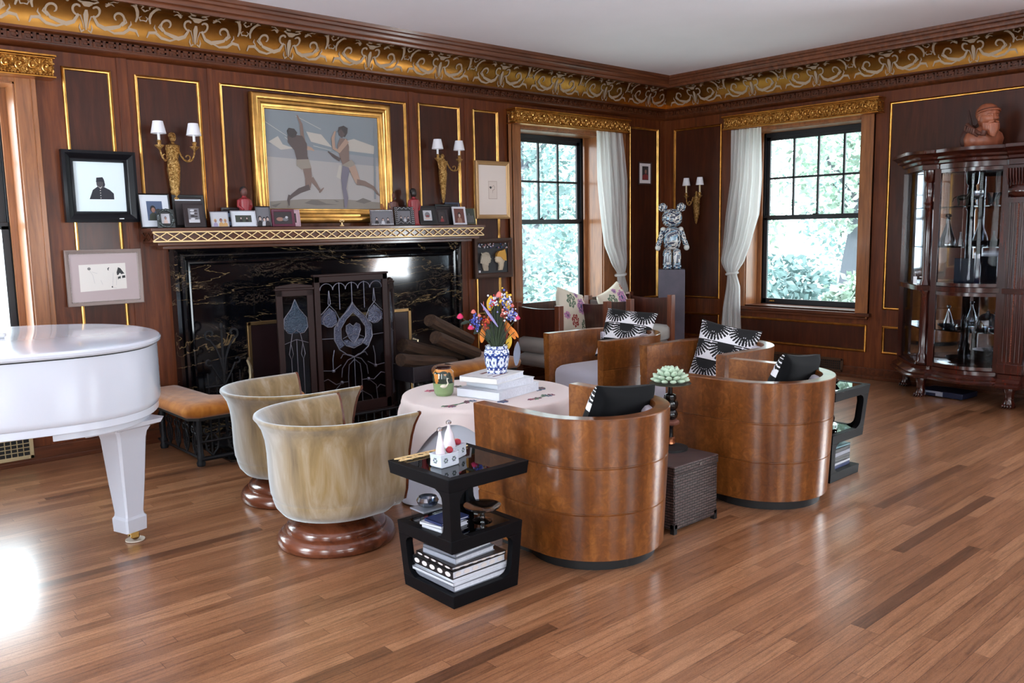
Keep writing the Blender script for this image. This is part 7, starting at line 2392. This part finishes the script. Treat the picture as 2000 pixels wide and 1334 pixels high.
# glassware inside; cabinet coordinates -> world
def cw(x, y, z):
    return (y, -2.85 - x, z)
def glassware(kind, label, x, y, z, s=1.0, mat=None, group=None, cat=None, rz=0.0):
    prof = {
        'bowl': [(0.3, 0), (0.32, 0.03), (0.6, 0.16), (0.92, 0.38), (1.0, 0.5), (0.93, 0.48), (0.55, 0.2), (0.0, 0.08)],
        'tumbler': [(0.30, 0), (0.32, 0.03), (0.42, 0.8), (0.40, 0.8), (0.30, 0.1), (0.0, 0.08)],
        'goblet': [(0.34, 0), (0.33, 0.03), (0.06, 0.08), (0.05, 0.42), (0.22, 0.52), (0.36, 0.72), (0.34, 1.05), (0.32, 1.05), (0.33, 0.72), (0.18, 0.56), (0.0, 0.5)],
        'decanter': [(0.34, 0), (0.38, 0.05), (0.37, 0.3), (0.22, 0.75), (0.10, 1.15), (0.09, 1.35), (0.13, 1.38), (0.06, 1.42), (0.15, 1.5), (0.12, 1.6), (0.0, 1.64)],
        'vase': [(0.22, 0), (0.2, 0.05), (0.12, 0.2), (0.25, 0.6), (0.42, 1.05), (0.40, 1.05), (0.22, 0.6), (0.0, 0.25)],
        'dome': [(0.62, 0), (0.66, 0.03), (0.62, 0.06), (0.6, 0.35), (0.5, 0.65), (0.3, 0.85), (0.08, 0.93), (0.1, 1.0), (0.0, 1.05)],
        'swan': [(0.3, 0), (0.4, 0.1), (0.35, 0.25), (0.1, 0.35)],
        'plate': [(0.5, 0), (0.8, 0.05), (1.2, 0.12), (1.2, 0.14), (0.8, 0.08), (0.0, 0.05)],
    }[kind]
    S = 0.1 * s
    m = MB().lathe([(r * S, z_ * S) for r, z_ in prof], 22, cap=False, wob=(lambda a, z_: 0.03 * math.cos(a * 11)) if kind in ('bowl', 'tumbler', 'dome', 'goblet') else None)
    nm = {'bowl': 'crystal_bowl', 'tumbler': 'glass_tumbler', 'goblet': 'glass_goblet', 'decanter': 'glass_decanter', 'vase': 'glass_vase', 'dome': 'glass_dome', 'swan': 'crystal_ornament', 'plate': 'glass_plate'}[kind]
    o = m.build(nm, mat or CRYSTAL, loc=cw(x, y, z), fix=False, ang=40)
    tag(o, label, cat or {'bowl': 'bowl', 'tumbler': 'glass', 'goblet': 'glass', 'decanter': 'decanter', 'vase': 'vase', 'dome': 'dome', 'swan': 'ornament', 'plate': 'plate'}[kind], group)
    return o
Z1, Z2, Z3, Z4, Z0 = 0.600, 1.310, 1.645, 0.985, 0.287
GRPG = 'glassware in the display cabinet'
for a in (('bowl', 'large pressed-glass bowl at the left of the cabinet floor', 0.66, -0.33, Z0, 1.35), ('bowl', 'large faceted glass bowl in the middle of the cabinet floor', 0.87, -0.36, Z0, 1.4), ('bowl', 'small glass bowl at the right of the cabinet floor', 1.03, -0.40, Z0, 0.6),
          ('plate', 'flat glass plate behind the bowls on the cabinet floor', 0.60, -0.18, Z0, 0.9),
          ('dome', 'glass dome with red berries on the lower glass shelf', 0.84, -0.30, Z1, 1.55), ('vase', 'tall white ribbed glass vase on the lower glass shelf', 0.97, -0.36, Z1, 1.5), ('decanter', 'clear decanter at the left of the lower glass shelf', 0.52, -0.30, Z1, 1.2),
          ('bowl', 'cut glass bowl at the left of the lower glass shelf', 0.56, -0.42, Z1, 0.8),
          ('decanter', 'tall dark-banded decanter at the left of the second upper shelf', 0.52, -0.40, Z2, 1.7), ('decanter', 'small stoppered bottle beside the tall decanter', 0.63, -0.42, Z2, 0.75),
          ('bowl', 'wide crystal bowl in the middle of the second upper shelf', 0.76, -0.40, Z2, 0.95), ('bowl', 'flared crystal bowl right of the wide one on the second upper shelf', 0.89, -0.42, Z2, 0.9), ('tumbler', 'single tumbler at the right of the second upper shelf', 1.0, -0.42, Z2, 1.0),
          ('goblet', 'crystal goblet on the top shelf', 0.74, -0.40, Z3, 1.2), ('vase', 'squat crystal vase on the top shelf', 0.86, -0.42, Z3, 1.0), ('tumbler', 'tall crystal tumbler at the right of the top shelf', 0.98, -0.40, Z3, 1.2)):
    glassware(*a, group=GRPG)
rnd = random.Random(31)
for i in range(11):
    x = 0.58 + i * 0.042
    y = -0.47 + 0.03 * math.sin(i * 2.1)
    glassware('tumbler' if i % 3 else 'bowl', 'small clear glass among many in the row on the lower cabinet shelf', x, y, Z1, 0.42 + 0.1 * (i % 2), group='row of small glasses on the lower shelf', cat='glass')
for i, (x, y) in enumerate(((0.80, -0.33), (0.84, -0.35), (0.88, -0.33), (0.86, -0.29))):
    o = MB().ball((0, 0, 0.016), 0.016, 10, 7).build('red_glass_berry', plain('red_glass', (120, 24, 36), 0.15, coat=.6), loc=cw(x, y, Z1))
    tag(o, 'red glass berry under the glass dome', 'ornament', 'red glass berries under the dome')
t = thing('black_tile', 'dark blue-black upright plaque at the left of the middle cabinet shelf', 'plaque', cw(0.62, -0.30, Z4), -PI/2)
MB().box(-0.07, -0.01, 0, 0.09, 0.01, 0.22).build('panel', plain('dark_blue_glass', (20, 26, 42), 0.2), t, bevel=0.003)
t = thing('dark_bottle', 'slim dark blue bottle with silver neck on the middle cabinet shelf', 'bottle', cw(0.78, -0.42, Z4))
MB().lathe([(0.022, 0), (0.024, 0.01), (0.022, 0.16), (0.012, 0.20), (0.010, 0.235)], 16).build('body', plain('cobalt_bottle', (18, 22, 46), 0.1, coat=.6), t)
MB().lathe([(0.013, 0.225), (0.014, 0.26), (0.006, 0.27)], 12).build('cap', CHROME, t)
t = thing('glass_tray', 'oblong pale glass tray on the middle cabinet shelf', 'tray', cw(0.84, -0.44, Z4), -PI/2)
MB().box(-0.10, -0.05, 0, 0.12, 0.05, 0.012).build('body', CRYSTAL, t, bevel=0.003)
t = thing('bronze_animal', 'small dark bronze animal figure at the left of the top cabinet shelf', 'figurine', cw(0.62, -0.38, Z3), -PI/2)
m = MB().ball((0, 0, 0.075), (0.05, 0.022, 0.026)).ball((0.055, 0, 0.115), (0.02, 0.013, 0.016)).tube([(0.035, 0, 0.085), (0.055, 0, 0.115)], [0.016, 0.011], 8)
for a in (-0.035, 0.03):
    for b_ in (-0.011, 0.011):
        m.tube([(a, b_, 0.065), (a + 0.006, b_, 0.03), (a, b_, 0.0)], [0.009, 0.006, 0.005], 6)
m.tube([(-0.048, 0, 0.085), (-0.075, 0, 0.07), (-0.08, 0, 0.04)], [0.005, 0.004, 0.003], 6)
m.box(-0.06, -0.025, -0.0, 0.06, 0.025, 0.006)
m.build('body', plain('dark_bronze', (44, 40, 34), 0.35, 0.7), t, ang=70)
t = thing('video_recorder', 'flat silver and dark blue electronic box on the floor under the display cabinet', 'electronic box', (-0.36, -3.42, 0), -PI/2 - 0.1)
MB().box(-0.19, -0.13, 0.008, 0.19, 0.13, 0.055).build('case', plain('dark_blue_case', (30, 36, 60), 0.35, 0.3), t, bevel=0.003)
MB().box(-0.185, -0.134, 0.035, 0.0, -0.130, 0.052).box(-0.04, -0.136, 0.012, 0.02, -0.130, 0.05).build('front_trim', plain('silver_trim', (170, 180, 200), 0.3, 0.5), t)
for sx in (-0.16, 0.16):
    for sy in (-0.1, 0.1):
        MB().lathe([(0.012, 0), (0.012, 0.009)], 10, (sx, sy, 0)).build('foot', BLACKM, t)

# ---- carved wooden bust on the cabinet
t = thing('carved_bust', 'carved wooden bust of a bearded man with a pipe on top of the display cabinet', 'sculpture', (-0.34, -3.60, 2.12), math.radians(-128))
m = MB()
# local: +X forward, +Y left
def headf(d):
    x, y, z = d
    k = 1.0
    if x > 0.2:
        k += 0.05 * max(0, 1 - abs(z + 0.1) * 3) * x          # cheeks
        k -= 0.10 * math.exp(-((z - 0.12) / 0.10) ** 2) * x    # eye hollow
        k += 0.05 * math.exp(-((z - 0.30) / 0.09) ** 2) * x    # brow
    if z < -0.3:
        k *= 1 - 0.14 * (-z - 0.3)
    return k
hc = (0.035, 0.0, 0.245)
m.ball(hc, (0.088, 0.074, 0.105), 40, 30, fn=headf)
m.tube([(hc[0] + 0.078, 0, hc[2] + 0.022), (hc[0] + 0.094, 0, hc[2] - 0.004), (hc[0] + 0.104, 0, hc[2] - 0.018), (hc[0] + 0.085, 0, hc[2] - 0.028)], [0.009, 0.013, 0.016, 0.008], 10)
for s in (-1, 1):
    m.ball((hc[0] + 0.074, s * 0.028, hc[2] + 0.008), (0.010, 0.014, 0.009), 10, 7)
    m.tube([(hc[0] + 0.084, s * 0.010, hc[2] + 0.028), (hc[0] + 0.078, s * 0.034, hc[2] + 0.034), (hc[0] + 0.06, s * 0.052, hc[2] + 0.022)], [0.008, 0.009, 0.005], 8)
    m.ball((hc[0] - 0.005, s * 0.074, hc[2] - 0.005), (0.016, 0.009, 0.026), 10, 8)
    m.tube([(hc[0] + 0.090, s * 0.006, hc[2] - 0.036), (hc[0] + 0.082, s * 0.032, hc[2] - 0.044), (hc[0] + 0.064, s * 0.046, hc[2] - 0.068)], [0.008, 0.011, 0.006], 8)
# beard locks
rnd = random.Random(2)
for i in range(15):
    a = -1.25 + 2.5 * i / 14
    x0_, y0_ = hc[0] + 0.02 + 0.062 * math.cos(a), 0.064 * math.sin(a)
    z0_ = hc[2] - 0.045 - 0.01 * math.cos(a)
    m.tube([(x0_, y0_, z0_), (x0_ + 0.012 * math.cos(a), y0_ * 0.9, z0_ - 0.045), (x0_ + 0.006, y0_ * 0.6, z0_ - 0.075 - 0.03 * math.cos(a))], [0.013, 0.016, 0.005], 7)
# neck, shoulders, chest
m.rings([[((c_[0] + r[0] * math.cos(2*PI*i/28)), r[1] * math.sin(2*PI*i/28), z_) for i in range(28)] for z_, r, c_ in ((0.0, (0.085, 0.13), (-0.02, 0)), (0.03, (0.10, 0.155), (-0.015, 0)), (0.08, (0.10, 0.165), (-0.01, 0)), (0.12, (0.085, 0.15), (-0.01, 0)), (0.15, (0.065, 0.10), (0.0, 0)), (0.175, (0.05, 0.055), (0.01, 0)), (0.22, (0.05, 0.05), (0.02, 0)))])
o = m.build('bust_body', W_BUST, t, ang=80)
m = MB()
def capf(d):
    return 1.0 + 0.02 * math.sin(8 * math.atan2(d[1], d[0]))
m.ball((hc[0] - 0.012, 0, hc[2] + 0.035), (0.094, 0.083, 0.082), 28, 18, fn=capf)
m.tube([(hc[0] + 0.085 * math.cos(a), 0.082 * math.sin(a), hc[2] + 0.04 - 0.02 * math.cos(a - PI)) for a in [2*PI*i/24 for i in range(24)]], 0.009, 8, closed=True)
m.build('cap', W_BUST, t, ang=80)
MB().tube([(hc[0] + 0.09 * math.cos(a), 0.088 * math.sin(a), hc[2] + 0.052 - 0.02 * math.cos(a - PI)) for a in [-1.6 + 3.2 * i / 16 for i in range(17)]], 0.004, 6).build('cap_band', plain('dark_carved_wood', (92, 52, 40), 0.45), t)
m = MB()
m.tube([(-0.07, -0.11, 0.205), (0.02, -0.13, 0.16), (0.11, -0.10, 0.105)], [0.013, 0.016, 0.014], 10)
m.tube([(0.11, -0.10, 0.105), (0.125, -0.09, 0.10), (0.13, -0.085, 0.13)], [0.014, 0.02, 0.022], 10)
for k in range(4):
    m.tube([(-0.02 + 0.028 * k, -0.10, 0.12 - 0.008 * k), (-0.015 + 0.028 * k, -0.145, 0.145 - 0.008 * k), (-0.01 + 0.028 * k, -0.14, 0.175 - 0.008 * k)], [0.012, 0.012, 0.008], 7)
m.tube([(-0.045, -0.10, 0.11), (-0.05, -0.14, 0.16), (-0.035, -0.145, 0.19)], [0.013, 0.012, 0.008], 7)
m.build('pipe_and_hand', plain('dark_carved_wood', (92, 52, 40), 0.45), t, ang=70)
m = MB()
for q, (px_, py_, pz_, r_a, r_b) in enumerate(((-0.09, -0.06, 0.10, 0.05, 0.10), (-0.11, 0.02, 0.11, 0.05, 0.11), (-0.06, -0.12, 0.08, 0.05, 0.08), (-0.07, 0.08, 0.12, 0.05, 0.10))):
    m.ball((px_, py_, pz_), (r_a, r_a, r_b), 14, 10, fn=lambda d_: 1 + 0.06 * math.sin(9 * math.atan2(d_[1], d_[0])))
m.tube([(-0.10, -0.05, 0.18), (-0.14, -0.055, 0.30), (-0.15, -0.055, 0.33)], [0.012, 0.008, 0.006], 8)
m.build('cloak', plain('dark_carved_cloak', (60, 32, 26), 0.5), t, ang=70)
